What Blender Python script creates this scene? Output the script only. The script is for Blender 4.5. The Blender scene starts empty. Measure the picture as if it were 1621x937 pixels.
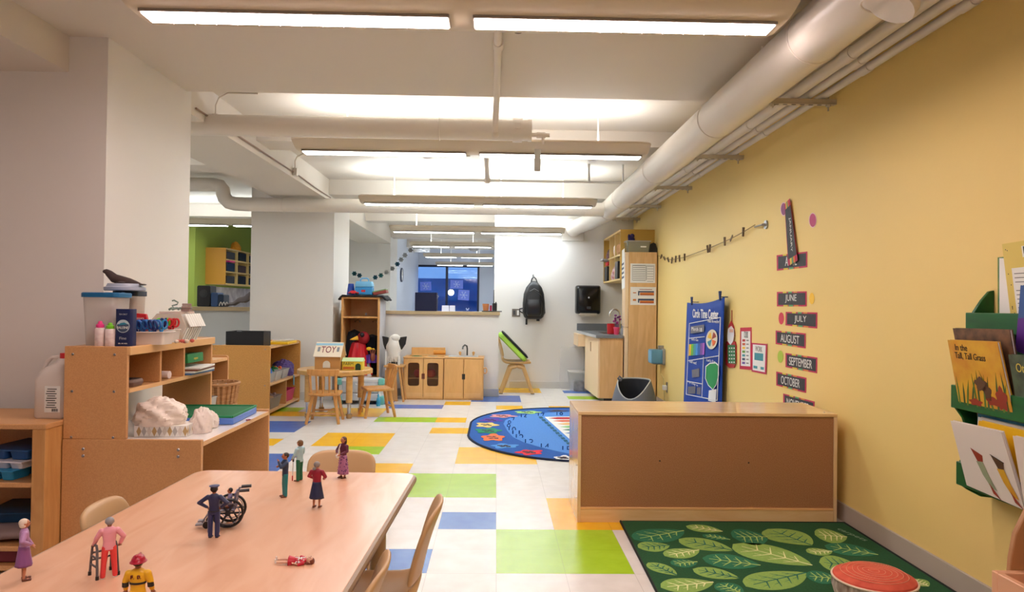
import bpy, bmesh, math, random
from mathutils import Vector, Matrix, noise
random.seed(7)
C = bpy.context.scene.collection
R = math.radians
# ---------------------------------------------------------------- camera model (1621 x 937 frame)
F = 1135.; ROLL = R(.70); PITCH = R(.715); YAW = R(1.26); H = 1.18
def ray(u, v):
    du = u-810.5; dv = v-468.5; c, s = math.cos(ROLL), math.sin(ROLL)
    x = du*c+dv*s; y = -du*s+dv*c
    X, Zu = x/F, -y/F
    cp, sp = math.cos(PITCH), math.sin(PITCH)
    Y2 = cp-Zu*sp; Z2 = sp+Zu*cp
    cy, sy = math.cos(YAW), math.sin(YAW)
    return (X*cy+Y2*sy, -X*sy+Y2*cy, Z2)
def PZ(u, v, z=0.): r = ray(u, v); t = (z-H)/r[2]; return Vector((r[0]*t, r[1]*t, z))
def PY(u, v, y): r = ray(u, v); t = y/r[1]; return Vector((r[0]*t, y, r[2]*t+H))
def PX(u, v, x): r = ray(u, v); t = x/r[0]; return Vector((x, r[1]*t, r[2]*t+H))
cam = bpy.data.objects.new('camera', bpy.data.cameras.new('camera')); C.objects.link(cam)
cy_, sy_, cp_, sp_ = math.cos(YAW), math.sin(YAW), math.cos(PITCH), math.sin(PITCH)
r0 = Vector((cy_, -sy_, 0)); u0 = Vector((-sp_*sy_, -sp_*cy_, cp_)); f0 = Vector((cp_*sy_, cp_*cy_, sp_))
cr, sr = math.cos(ROLL), math.sin(ROLL)
Rr = cr*r0+sr*u0; Uu = -sr*r0+cr*u0
M4 = Matrix((Rr, Uu, -f0)).transposed().to_4x4(); M4.translation = Vector((0, 0, H)); cam.matrix_world = M4
cam.data.sensor_width = 36; cam.data.lens = 36*F/1621; cam.data.clip_start = .02; cam.data.clip_end = 200
bpy.context.scene.camera = cam
# ---------------------------------------------------------------- materials
def lin(c):
    c = c/255.
    return c/12.92 if c <= .04045 else ((c+.055)/1.055)**2.4
def col(rgb): return (lin(rgb[0]), lin(rgb[1]), lin(rgb[2]), 1)
_m = {}
def mat(name, rgb, rough=.5, metal=0, kind=None, rgb2=None, scale=1., bump=0, alpha=1, trans=0, coat=0, spec=.5, stretch=(1,1,1), emit=0, axis=None):
    if name in _m: return _m[name]
    m = bpy.data.materials.new(name); m.use_nodes = True; nt = m.node_tree; N = nt.nodes; L = nt.links
    b = N['Principled BSDF']; b.inputs['Base Color'].default_value = col(rgb)
    b.inputs['Roughness'].default_value = rough; b.inputs['Metallic'].default_value = metal
    b.inputs['Specular IOR Level'].default_value = spec
    if coat: b.inputs['Coat Weight'].default_value = coat; b.inputs['Coat Roughness'].default_value = .12
    if alpha < 1: b.inputs['Alpha'].default_value = alpha
    if trans: b.inputs['Transmission Weight'].default_value = trans
    if emit: b.inputs['Emission Color'].default_value = col(rgb); b.inputs['Emission Strength'].default_value = emit
    if kind or bump:
        tc = N.new('ShaderNodeTexCoord'); mp = N.new('ShaderNodeMapping'); mp.inputs['Scale'].default_value = stretch
        L.new(tc.outputs['Object'], mp.inputs['Vector'])
        ns = N.new('ShaderNodeTexNoise'); ns.inputs['Scale'].default_value = scale; ns.inputs['Detail'].default_value = 4 if kind != 'speckle' else 2
        L.new(mp.outputs[0], ns.inputs['Vector'])
        if kind:
            rp = N.new('ShaderNodeValToRGB'); rp.color_ramp.elements[0].color = col(rgb); rp.color_ramp.elements[1].color = col(rgb2)
            if kind == 'wood': rp.color_ramp.elements[0].position = .35; rp.color_ramp.elements[1].position = .7; ns.inputs['Distortion'].default_value = 1.2
            if kind == 'speckle': rp.color_ramp.elements[0].position = .42; rp.color_ramp.elements[1].position = .58
            if kind == 'noise': rp.color_ramp.elements[0].position = .3; rp.color_ramp.elements[1].position = .7
            L.new(ns.outputs['Fac'], rp.inputs['Fac']); L.new(rp.outputs['Color'], b.inputs['Base Color'])
        if bump:
            bp = N.new('ShaderNodeBump'); bp.inputs['Strength'].default_value = bump; bp.inputs['Distance'].default_value = .004
            n2 = ns
            if kind == 'wood':
                n2 = N.new('ShaderNodeTexNoise'); n2.inputs['Scale'].default_value = 150; L.new(mp.outputs[0], n2.inputs['Vector'])
            L.new(n2.outputs['Fac'], bp.inputs['Height']); L.new(bp.outputs[0], b.inputs['Normal'])
    _m[name] = m; return m
def emat(name, rgb, s):
    if name in _m: return _m[name]
    m = bpy.data.materials.new(name); m.use_nodes = True; nt = m.node_tree; nt.nodes.clear()
    e = nt.nodes.new('ShaderNodeEmission'); e.inputs[0].default_value = (*rgb, 1); e.inputs[1].default_value = s
    o = nt.nodes.new('ShaderNodeOutputMaterial'); nt.links.new(e.outputs[0], o.inputs[0]); _m[name] = m; return m
def tile_mat(name, rgb, rgb2, rough=.27):
    m = mat(name, rgb, rough=rough, kind='noise', rgb2=rgb2, scale=9, stretch=(1, 1, 1), coat=.03, spec=.35)
    nt = m.node_tree; N = nt.nodes; L = nt.links
    b = N['Principled BSDF']; rp = [n for n in N if n.type == 'VALTORGB'][0]; ns = [n for n in N if n.type == 'TEX_NOISE'][0]; ns.inputs['Detail'].default_value = 9
    tc = [n for n in N if n.type == 'TEX_COORD'][0]
    sx = N.new('ShaderNodeSeparateXYZ'); L.new(tc.outputs['Object'], sx.inputs[0])
    outs = []
    for k, (o0, p) in enumerate(((.015, .3055), (3.165, .309))):
        a = N.new('ShaderNodeMath'); a.operation = 'SUBTRACT'; L.new(sx.outputs[k], a.inputs[0]); a.inputs[1].default_value = o0-20*p
        d = N.new('ShaderNodeMath'); d.operation = 'PINGPONG'; L.new(a.outputs[0], d.inputs[0]); d.inputs[1].default_value = p/2
        outs.append(d)
    mn = N.new('ShaderNodeMath'); mn.operation = 'MINIMUM'; L.new(outs[0].outputs[0], mn.inputs[0]); L.new(outs[1].outputs[0], mn.inputs[1])
    lt = N.new('ShaderNodeMath'); lt.operation = 'LESS_THAN'; L.new(mn.outputs[0], lt.inputs[0]); lt.inputs[1].default_value = .0012
    mx = N.new('ShaderNodeMix'); mx.data_type = 'RGBA'; L.new(lt.outputs[0], mx.inputs[0]); L.new(rp.outputs[0], mx.inputs[6]); mx.inputs[7].default_value = col([c*.86 for c in rgb])
    L.new(mx.outputs[2], b.inputs['Base Color']); return m
# ---------------------------------------------------------------- mesh helper
class MB:
    def __init__(s): s.v = []; s.f = []; s.mi = []; s.cur = 0; s.seg = []
    def m(s, k): s.cur = k; return s
    def add(s, vs, fs):
        o = len(s.v); s.v += [tuple(p) for p in vs]; s.seg.append((o, len(s.v), len(s.f), len(s.f)+len(fs)))
        for f in fs: s.f.append([o+i for i in f]); s.mi.append(s.cur)
        return s
    def box(s, x0, x1, y0, y1, z0, z1):
        x0, x1 = sorted((x0, x1)); y0, y1 = sorted((y0, y1)); z0, z1 = sorted((z0, z1))
        return s.add([(x0,y0,z0),(x1,y0,z0),(x1,y1,z0),(x0,y1,z0),(x0,y0,z1),(x1,y0,z1),(x1,y1,z1),(x0,y1,z1)],
                     [(0,3,2,1),(4,5,6,7),(0,1,5,4),(1,2,6,5),(2,3,7,6),(3,0,4,7)])
    def obox(s, c, hx, hy, hz, rz=0, rx=0, ry=0):
        M = Matrix.Rotation(rz,3,'Z') @ Matrix.Rotation(ry,3,'Y') @ Matrix.Rotation(rx,3,'X'); c = Vector(c)
        P = [c+M@Vector((a*hx,b*hy,d*hz)) for a,b,d in ((-1,-1,-1),(1,-1,-1),(1,1,-1),(-1,1,-1),(-1,-1,1),(1,-1,1),(1,1,1),(-1,1,1))]
        return s.add(P, [(0,3,2,1),(4,5,6,7),(0,1,5,4),(1,2,6,5),(2,3,7,6),(3,0,4,7)])
    def cyl(s, p0, p1, r0, r1=None, n=16, cap=True):
        p0 = Vector(p0); p1 = Vector(p1); r1 = r0 if r1 is None else r1
        d = (p1-p0).normalized(); a = d.orthogonal().normalized(); b = d.cross(a)
        vs = []
        for p, r in ((p0, r0), (p1, r1)):
            for i in range(n): t = 2*math.pi*i/n; vs.append(p+a*r*math.cos(t)+b*r*math.sin(t))
        fs = [(i, (i+1) % n, n+(i+1) % n, n+i) for i in range(n)]
        if cap: fs += [tuple(range(n-1, -1, -1)), tuple(range(n, 2*n))]
        return s.add(vs, fs)
    def tube(s, pts, r, n=10, closed=False):
        pts = [Vector(p) for p in pts]; k = len(pts); rs = r if isinstance(r, (list, tuple)) else [r]*k
        a = None; vs = []
        for i, p in enumerate(pts):
            if closed: d = (pts[(i+1) % k]-pts[i-1])
            else: d = pts[min(i+1, k-1)]-pts[max(i-1, 0)]
            d.normalize()
            a = d.orthogonal().normalized() if a is None else (a-d*a.dot(d)).normalized()
            b = d.cross(a)
            for j in range(n): t = 2*math.pi*j/n; vs.append(p+(a*math.cos(t)+b*math.sin(t))*rs[i])
        fs = []
        for i in range(k if closed else k-1):
            i2 = (i+1) % k
            for j in range(n): fs.append((i*n+j, i*n+(j+1) % n, i2*n+(j+1) % n, i2*n+j))
        if not closed: fs += [tuple(range(n-1, -1, -1)), tuple(range((k-1)*n, k*n))]
        return s.add(vs, fs)
    def ell(s, c, r, n=16, k=10, M=None):
        c = Vector(c); r = (r, r, r) if not isinstance(r, (tuple, list)) else r
        vs = [(0, 0, 1)]
        for i in range(1, k):
            t = math.pi*i/k
            for j in range(n): a = 2*math.pi*j/n; vs.append((math.sin(t)*math.cos(a), math.sin(t)*math.sin(a), math.cos(t)))
        vs.append((0, 0, -1))
        P = []
        for v in vs:
            q = Vector((v[0]*r[0], v[1]*r[1], v[2]*r[2]))
            if M: q = M@q
            P.append(c+q)
        fs = [(0, 1+j, 1+(j+1) % n) for j in range(n)]
        for i in range(k-2):
            for j in range(n): a = 1+i*n; fs.append((a+j, a+n+j, a+n+(j+1) % n, a+(j+1) % n))
        L = len(P)-1; a = 1+(k-2)*n
        fs += [(L, a+(j+1) % n, a+j) for j in range(n)]
        return s.add(P, fs)
    def lathe(s, prof, c=(0, 0, 0), n=24, sx=1, sy=1):      # prof [(r,z)...]
        vs = []
        for r, z in prof:
            for j in range(n): t = 2*math.pi*j/n; vs.append((c[0]+r*math.cos(t)*sx, c[1]+r*math.sin(t)*sy, c[2]+z))
        fs = [(i*n+j, i*n+(j+1) % n, (i+1)*n+(j+1) % n, (i+1)*n+j) for i in range(len(prof)-1) for j in range(n)]
        fs.append(tuple(range(n-1, -1, -1))); fs.append(tuple(range((len(prof)-1)*n, len(prof)*n)))
        return s.add(vs, fs)
    def prism(s, poly, axis, a, b):                         # poly 2D; axis 'x': (y,z), 'y': (x,z), 'z': (x,y)
        n = len(poly)
        def P(p, t): return {'x': (t, p[0], p[1]), 'y': (p[0], t, p[1]), 'z': (p[0], p[1], t)}[axis]
        vs = [P(p, a) for p in poly]+[P(p, b) for p in poly]
        return s.add(vs, [(i, (i+1) % n, n+(i+1) % n, n+i) for i in range(n)]+[tuple(range(n-1, -1, -1)), tuple(range(n, 2*n))])
    def slab(s, pts, nrm, t):                                # polygon of 3D points given thickness t along nrm
        nrm = Vector(nrm); pts = [Vector(p) for p in pts]; n = len(pts)
        vs = pts+[p+nrm*t for p in pts]
        return s.add(vs, [(i, (i+1) % n, n+(i+1) % n, n+i) for i in range(n)]+[tuple(range(n-1, -1, -1)), tuple(range(n, 2*n))])
    def frame(s, x0, x1, z0, z1, w, y0, y1, bot=None):       # rectangular frame in xz plane
        bw = w if bot is None else bot
        s.box(x0, x0+w, y0, y1, z0, z1); s.box(x1-w, x1, y0, y1, z0, z1); s.box(x0+w, x1-w, y0, y1, z1-w, z1)
        if bw: s.box(x0+w, x1-w, y0, y1, z0, z0+bw)
        return s
    def grid(s, fn, nu, nv, t=None, closeu=False):           # surface fn(u,v)->Vector, u,v in 0..1
        vs = [fn(i/nu, j/nv) for i in range(nu+1) for j in range(nv+1)]
        fs = [(i*(nv+1)+j, (i+1)*(nv+1)+j, (i+1)*(nv+1)+j+1, i*(nv+1)+j+1) for i in range(nu) for j in range(nv)]
        return s.add(vs, fs)
    def move(s, d): s.v = [tuple(Vector(p)+Vector(d)) for p in s.v]; return s
    def xf(s, M): s.v = [tuple(M@Vector(p)) for p in s.v]; return s
def mesh(name, mb, mats, smooth=35):
    me = bpy.data.meshes.new(name); me.from_pydata(mb.v, [], mb.f)
    for m_ in (mats if isinstance(mats, (list, tuple)) else [mats]): me.materials.append(m_)
    if len(me.polygons) == len(mb.mi): me.polygons.foreach_set('material_index', mb.mi)
    bm = bmesh.new(); bm.from_mesh(me); bmesh.ops.recalc_face_normals(bm, faces=bm.faces); bm.to_mesh(me); bm.free()
    if smooth:
        me.polygons.foreach_set('use_smooth', [True]*len(me.polygons)); me.set_sharp_from_angle(angle=R(smooth))
    me.update(); return me
SPLIT = {'rainbow_band', 'louver', 'pipe_collar', 'stretcher', 'seam_ring', 'bolt', 'screw_head', 'hanger_rod', 'suspension_rod', 'strut_slot', 'eye', 'up_lamp', 'growth_ring', 'rubber_tip', 'pipe_drop', 'door_groove', 'fringe', 'apron', 'leg_stripe', 'roof_window_print', 'retaining_strip', 'teal_block', 'folded_paper', 'divider_strip', 'front_bar', 'cross_shelf'}
def obj(name, mb, mats, parent=None, bev=0, smooth=35, loc=None, rz=0, solid=0, sub=0):
    if name in SPLIT and isinstance(mb, MB) and len(mb.seg) > 1:
        for a, b, c, d in mb.seg:
            q = MB(); q.v = mb.v[a:b]; q.f = [[i-a for i in f] for f in mb.f[c:d]]; q.mi = mb.mi[c:d]; q.seg = [(0, len(q.v), 0, len(q.f))]
            r = obj(name, q, mats, parent, bev, smooth, loc, rz, solid, sub)
        return r
    me = mesh(name, mb, mats, smooth) if isinstance(mb, MB) else mb
    o = bpy.data.objects.new(name, me); C.objects.link(o)
    if parent: o.parent = parent
    if loc is not None: o.location = loc
    if rz: o.rotation_euler = (0, 0, rz)
    if solid: md = o.modifiers.new('solid', 'SOLIDIFY'); md.thickness = solid; md.offset = 0
    if sub: md = o.modifiers.new('sub', 'SUBSURF'); md.levels = sub; md.render_levels = sub
    if bev:
        md = o.modifiers.new('bevel', 'BEVEL'); md.width = bev; md.segments = 2; md.limit_method = 'ANGLE'; md.angle_limit = R(40)
    return o
def thing(name, label, cat, loc=(0, 0, 0), rz=0, group=None):
    o = bpy.data.objects.new(name, None); C.objects.link(o); o.empty_display_size = .1
    o.location = loc; o.rotation_euler = (0, 0, rz); o['label'] = label; o['category'] = cat
    if group: o['group'] = group
    return o
def tag(o, label, cat, group=None):
    o['label'] = label; o['category'] = cat
    if group: o['group'] = group
    return o
def struct(name, mb, m, **k):
    o = obj(name, mb, m, **k); o['kind'] = 'structure'; return o
def dup(root, loc=None, rz=None, label=None, group=None):
    def cp(o, par):
        c = o.copy(); C.objects.link(c)
        if par: c.parent = par
        for ch in kids.get(o.name, []): cp(ch, c)
        return c
    kids = {}
    for o in C.objects:
        if o.parent: kids.setdefault(o.parent.name, []).append(o)
    r = cp(root, None)
    if loc is not None: r.location = loc
    if rz is not None: r.rotation_euler = (0, 0, rz)
    if label: r['label'] = label
    if group: r['group'] = group
    return r
def label(o, s): o['label'] = s; return o
WR = Matrix(((0, 0, -1), (-1, 0, 0), (0, 1, 0)))   # columns: text x -> -Y, text y -> +Z, normal -> -X   (right wall)
WF = Matrix(((1, 0, 0), (0, 0, -1), (0, 1, 0)))    # facing the camera: x -> +X, y -> +Z, normal -> -Y
WU = Matrix(((1, 0, 0), (0, 1, 0), (0, 0, 1)))     # lying flat
def text(body, w, h, m, parent, c, B=WF, ex=.0006, name='lettering', rot=0, bold=0):
    cu = bpy.data.curves.new('t', 'FONT'); cu.body = body; cu.align_x = 'CENTER'; cu.extrude = .02; cu.offset = bold
    t = bpy.data.objects.new('t', cu)
    me = bpy.data.meshes.new_from_object(t); bpy.data.objects.remove(t)
    vs = [v.co.copy() for v in me.vertices]
    xs = [v.x for v in vs]; ys = [v.y for v in vs]
    cx, cyy = (min(xs)+max(xs))/2, (min(ys)+max(ys))/2; W = max(xs)-min(xs) or 1; Hh = max(ys)-min(ys) or 1
    Rt = Matrix.Rotation(rot, 3, 'Z')
    for v, p in zip(me.vertices, vs):
        v.co = Vector(c)+B@(Rt@Vector(((p.x-cx)/W*w, (p.y-cyy)/Hh*h, p.z/.02*ex)))
    me.materials.append(m)
    return obj(name, me, None, parent)
def rrect(cx, cy, hw, hh, r, k=5):
    P = []
    for sx, sy, a0 in ((1, 1, 0), (-1, 1, 90), (-1, -1, 180), (1, -1, 270)):
        for i in range(k+1):
            a = R(a0+90*i/k); P.append((cx+sx*(hw-r)+r*math.cos(a), cy+sy*(hh-r)+r*math.sin(a)))
    return P
def cap(mb, a, b, ra, rb=None, n=12):                      # rounded cone between two points
    rb = ra if rb is None else rb
    mb.cyl(a, b, ra, rb, n); mb.ell(a, ra, n, 8); mb.ell(b, rb, n, 8); return mb
def remesh(name, mb, m, vox, smooth_it=2):
    me = mesh('tmp', mb, m, 0); o = bpy.data.objects.new('tmp', me); C.objects.link(o)
    md = o.modifiers.new('r', 'REMESH'); md.mode = 'VOXEL'; md.voxel_size = vox
    sm = o.modifiers.new('s', 'SMOOTH'); sm.iterations = smooth_it; sm.factor = .5
    dg = bpy.context.evaluated_depsgraph_get(); dg.update()
    me2 = bpy.data.meshes.new_from_object(o.evaluated_get(dg)); bpy.data.objects.remove(o); bpy.data.meshes.remove(me)
    me2.name = name; me2.materials.clear(); me2.materials.append(m)
    me2.polygons.foreach_set('use_smooth', [True]*len(me2.polygons)); return me2
# ---- shared colours
WHITE = mat('painted_white', (224, 220, 214), .55)
MAPLE = mat('maple_laminate', (214, 160, 98), .38, kind='wood', rgb2=(198, 140, 80), scale=3, stretch=(8, 8, 1.2))
MAPLEX = mat('maple_long_grain', (226, 178, 124), .35, kind='wood', rgb2=(212, 160, 104), scale=3, stretch=(1.2, 8, 8))
PLY = mat('birch_plywood', (212, 158, 104), .42, kind='speckle', rgb2=(204, 149, 96), scale=220, bump=.03)
EDGE = mat('maple_edge', (228, 178, 120), .35)
CHROME = mat('chrome', (205, 205, 205), .18, 1)
STEEL = mat('brushed_steel', (150, 150, 152), .3, .9)
BLACK = mat('black_plastic', (24, 24, 28), .4)
DKGREY = mat('dark_grey_plastic', (58, 58, 62), .5)
GREY = mat('grey_plastic', (140, 140, 145), .5)
PAPER = mat('white_paper', (236, 234, 230), .7)
INK = mat('black_ink', (30, 30, 34), .6)
def plain(n, rgb, rough=.45, **k): return mat(n, rgb, rough, **k)
RED = plain('red_plastic', (205, 30, 40)); BLUE = plain('blue_plastic', (40, 110, 190)); GREEN = plain('green_plastic', (20, 120, 60)); YEL = plain('yellow_plastic', (245, 195, 30))
PINK = plain('pink_plastic', (235, 60, 140)); LIME = plain('lime_plastic', (120, 200, 40)); TEAL = plain('teal_plastic', (60, 150, 165)); PURP = plain('purple_plastic', (110, 70, 160))
ORNG = plain('orange_plastic', (240, 110, 40)); CLEAR = mat('clear_plastic', (230, 232, 234), .12, alpha=.28); CLEAR2 = mat('frosted_plastic', (222, 216, 210), .3, alpha=.55)
EXPO = 1.78
# ================================================================ THE SETTING
XW = 1.95      # right wall
YB = 10.2      # back wall
# floor
T = [tile_mat('tile_white', (232, 228, 224), (222, 217, 212)), tile_mat('tile_yellow', (248, 192, 32), (242, 182, 24)),
     tile_mat('tile_lime', (172, 212, 44), (160, 200, 34)), tile_mat('tile_blue', (62, 106, 190), (74, 118, 198))]
cells = {}
def patch(c, i0, i1, j0, j1):
    for i in range(i0, i1+1):
        for j in range(j0, j1+1): cells[(i, j)] = c
for a in ((2,0,1,0,1),(1,1,2,2,3),(3,-1,-1,2,2),(3,-2,-2,0,0),(2,-2,-1,4,5),(1,-4,-3,6,6),(2,-4,-4,8,8),(1,-5,-4,9,10),(1,-8,-7,9,9),
          (3,-6,-6,6,7),(3,-9,-7,11,12),(2,-4,-3,13,13),(1,-2,-2,13,13),(1,-2,-1,11,11),(1,-1,0,7,8),(1,0,0,16,16),(3,-1,0,18,19),(1,0,1,21,22),
          (1,-2,-2,17,17),(3,-5,-5,17,18),(3,-4,-3,16,16),(1,-6,-5,14,15),(1,-8,-7,14,14),(2,-8,-8,15,15),(2,3,4,19,19),(1,2,4,16,16),(3,3,4,21,21),
          (2,-3,-3,-3,-2),(1,0,1,-5,-4),(3,4,5,-4,-4),(1,-9,-8,0,1),(2,-10,-9,4,4)):
    patch(*a)
fl = MB(); X0, PXt, Y0, PYt = .015, .3055, 3.165, .309
for i in range(-17, 7):
    for j in range(-18, 50):
        fl.m(cells.get((i, j), 0))
        x0 = X0+i*PXt; y0 = Y0+j*PYt; x1 = min(x0+PXt, XW+.1); 
        fl.add([(x0, y0, 0), (x1, y0, 0), (x1, y0+PYt, 0), (x0, y0+PYt, 0)], [(0, 1, 2, 3)])
struct('floor', fl, T, smooth=0)
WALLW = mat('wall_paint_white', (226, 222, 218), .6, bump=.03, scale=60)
WALLY = mat('wall_paint_yellow', (240, 210, 132), .55, bump=.12, scale=45)
WALLG = mat('wall_paint_green', (150, 168, 70), .6)
CEIL = mat('ceiling_paint', (216, 207, 196), .65, bump=.02, scale=40)
BASE = mat('vinyl_baseboard', (186, 172, 158), .5)
# ceilings
struct('ceiling', MB().box(-5.2, XW+.15, -2.45, 4.58, 2.51, 2.9).box(-5.2, XW+.15, 4.58, 18.6, 2.63, 2.9), CEIL)
struct('ceiling_beam', MB().box(-5, -2.175, -2.3, 3.66, 2.33, 2.51), CEIL)
struct('ceiling_beam', MB().box(-2.58, -1.98, 4.65, 8.75, 2.385, 2.63), CEIL)
struct('ceiling_beam', MB().box(-2.58, -1.98, 9.65, 13.4, 2.30, 2.63), CEIL)
for y0, y1, z in ((5.9, 6.25, 2.50), (8.45, 8.8, 2.45), (10.8, 11.1, 2.42), (13.4, 13.8, 2.42), (15.8, 16.2, 2.42)):
    struct('ceiling_beam', MB().box(-1.98, XW, y0, y1, z, 2.63), CEIL)
for y0, y1, z in ((7.0, 7.4, 2.5), (10.8, 11.1, 2.45)):
    struct('ceiling_beam', MB().box(-5, -2.58, y0, y1, z, 2.63), CEIL)
# walls
struct('wall_right', MB().box(XW, XW+.15, -2.3, YB+.15, 0, 2.63), WALLY)
struct('wall_back', MB().box(-.03, XW, YB, YB+.15, 0, 2.63), WALLW)
struct('wall_left', MB().box(-2.9, -1.98, 3.66, 4.65, 0, 2.63).box(-5, -2.9, 3.66, 3.86, 0, 2.63), WALLW)
struct('column', MB().box(-2.98, -1.98, 8.75, 9.65, 0, 2.63), WALLW)
struct('column', MB().box(-2.9, -1.98, 13.4, 14.3, 0, 2.63), WALLW)
struct('wall_left_side', MB().box(-5.15, -5, -2.3, 3.86, 0, 2.63).box(-5.15, -5, 3.86, 11.1, 0, 2.63), WALLW)
struct('wall_green', MB().box(-5.15, -4.63, 11.1, 15.6, 0, 2.63), WALLG)
struct('wall_green_end', MB().box(-4.63, -2.9, 15.0, 15.15, 0, 2.63), mat('wall_green_shade', (110, 130, 105), .6))  # far shadow put into a darker grey-green wall colour
struct('wall_rear', MB().box(-5, XW, -2.45, -2.3, 0, 2.6), WALLW)
struct('wall_far_side', MB().box(-2.12, -1.98, 14.3, 18.2, 0, 2.63), mat('wall_bluish_light', (206, 212, 226), .6))  # bluish light from the far window put into the wall colour
struct('wall_far_right', MB().box(-.03, .1, YB+.15, 18.2, 0, 2.63), WALLW)
YF = 18.2
wx0, wz1 = PY(655, 418, YF).x, PY(655, 419, YF).z; wx1 = PY(759, 420, YF).x; wz0 = .7
struct('wall_far', MB().box(-2.12, wx0, YF, YF+.2, 0, 2.63).box(wx1, .1, YF, YF+.2, 0, 2.63).box(wx0, wx1, YF, YF+.2, wz1, 2.63).box(wx0, wx1, YF, YF+.2, 0, wz0), mat('wall_bluish_light', (206, 212, 226), .6))  # same wall colour, bluish window light included
# half walls
hz = 1.075
struct('wall_half', MB().box(-1.98, .035, 9.24, 9.40, 0, hz-.03), WALLW)
struct('trim_1', MB().box(-1.98, .05, 9.2, 9.44, hz-.03, hz+.012), mat('cap_laminate', (188, 166, 128), .5), bev=.004)
struct('wall_half_left', MB().box(-3.86, -2.98, 9.24, 9.4, 0, 1.06), mat('wall_paint_grey', (205, 206, 205), .6))
struct('trim_2', MB().box(-3.95, -2.98, 9.18, 9.5, 1.06, 1.11).box(-3.95, -3.86, 9.2, 9.44, 0, 1.06), mat('cap_laminate', (188, 166, 128), .5), bev=.004)
# baseboards
struct('baseboard_right', MB().box(XW-.012, XW, -2.3, 8.6, 0, .10), BASE, bev=.003)
struct('baseboard_back', MB().box(.2, 1.95, YB-.012, YB, 0, .10), mat('baseboard_pale', (205, 202, 198), .5), bev=.003)
struct('baseboard_half', MB().box(-1.43, .047, 9.228, 9.24, 0, .10).box(.035, .047, 9.24, 9.40, 0, .1), mat('baseboard_grey', (176, 178, 184), .5), bev=.003)
struct('baseboard_column', MB().box(-2.99, -1.968, 8.738, 8.75, 0, .10).box(-1.98, -1.968, 8.75, 9.24, 0, .1), mat('baseboard_pale', (205, 202, 198), .5), bev=.003)
# far window
w = struct('window_1', MB().frame(wx0, wx1, wz0, wz1, .05, YF-.02, YF+.06).box((wx0+wx1)/2-.02, (wx0+wx1)/2+.04, YF-.02, YF+.06, wz0, wz1), mat('window_frame_dark', (28, 34, 60), .4))
gl = obj('window_glass', MB().box(wx0+.05, wx1-.05, YF+.02, YF+.028, wz0+.05, wz1-.05), mat('window_glass', (16, 34, 80), .03, alpha=.34, spec=1.), w)
SNOW = mat('window_paper_blue', (120, 140, 235), .6)
for (u, v, hw, hh, k) in ((674, 453, .14, .11, 0), (723, 450, .16, .11, 1), (734, 467, .14, .13, 2), (702, 492, .01, .01, 9)):
    if k == 9: continue
    c = PY(u, v, YF-.03)
    pp = tag(obj('snowflake_drawing', MB().obox(c, hw, .002, hh, ry=R(3*k-3)), SNOW), ['blue paper snowflake drawing taped at the left of the far window', 'blue paper snowflake drawing taped high right of the mullion of the far window', 'blue paper snowflake drawing taped lowest on the far window'][k], 'drawing')
    q = MB()
    for a in range(6):
        d = Vector((math.cos(R(60*a)), 0, math.sin(R(60*a))))
        q.cyl(c+Vector((0, -.006, 0)), c+Vector((0, -.006, 0))+d*hh*.75, .007, .007, 5)
        e = c+Vector((0, -.006, 0))+d*hh*.5
        q.cyl(e, e+Matrix.Rotation(R(45), 3, 'Y')@d*.035, .005, .005, 5)
    obj('snowflake', q, mat('pale_blue_ink', (190, 205, 250), .6), pp)
# outside the window
tag(obj('street_building', MB().box(-6, 5, 23, 23.3, -1, 2.0).box(-6, 5, 22.6, 23, 1.3, 1.42).box(-6, 5, 22.9, 23, .6, .66), mat('night_facade', (50, 90, 150), .7, kind='noise', rgb2=(110, 150, 200), scale=1.5)), 'dark blue street front seen through the far window', 'building')
tag(obj('street_lamp', MB().ell(PY(714, 463, 20.5), .085), emat('street_lamp_glow', (1, .95, .85), 6)), 'small round white street lamp glowing outside the far window', 'lamp')
tag(obj('street_wall', MB().box(-6, 5, 20.8, 21.0, -1, 1.0).box(-6, 5, 20.7, 20.8, .55, .62), mat('night_stone', (110, 150, 190), .8, kind='noise', rgb2=(40, 70, 110), scale=6)), 'low stone wall outside the far window', 'wall')
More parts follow.
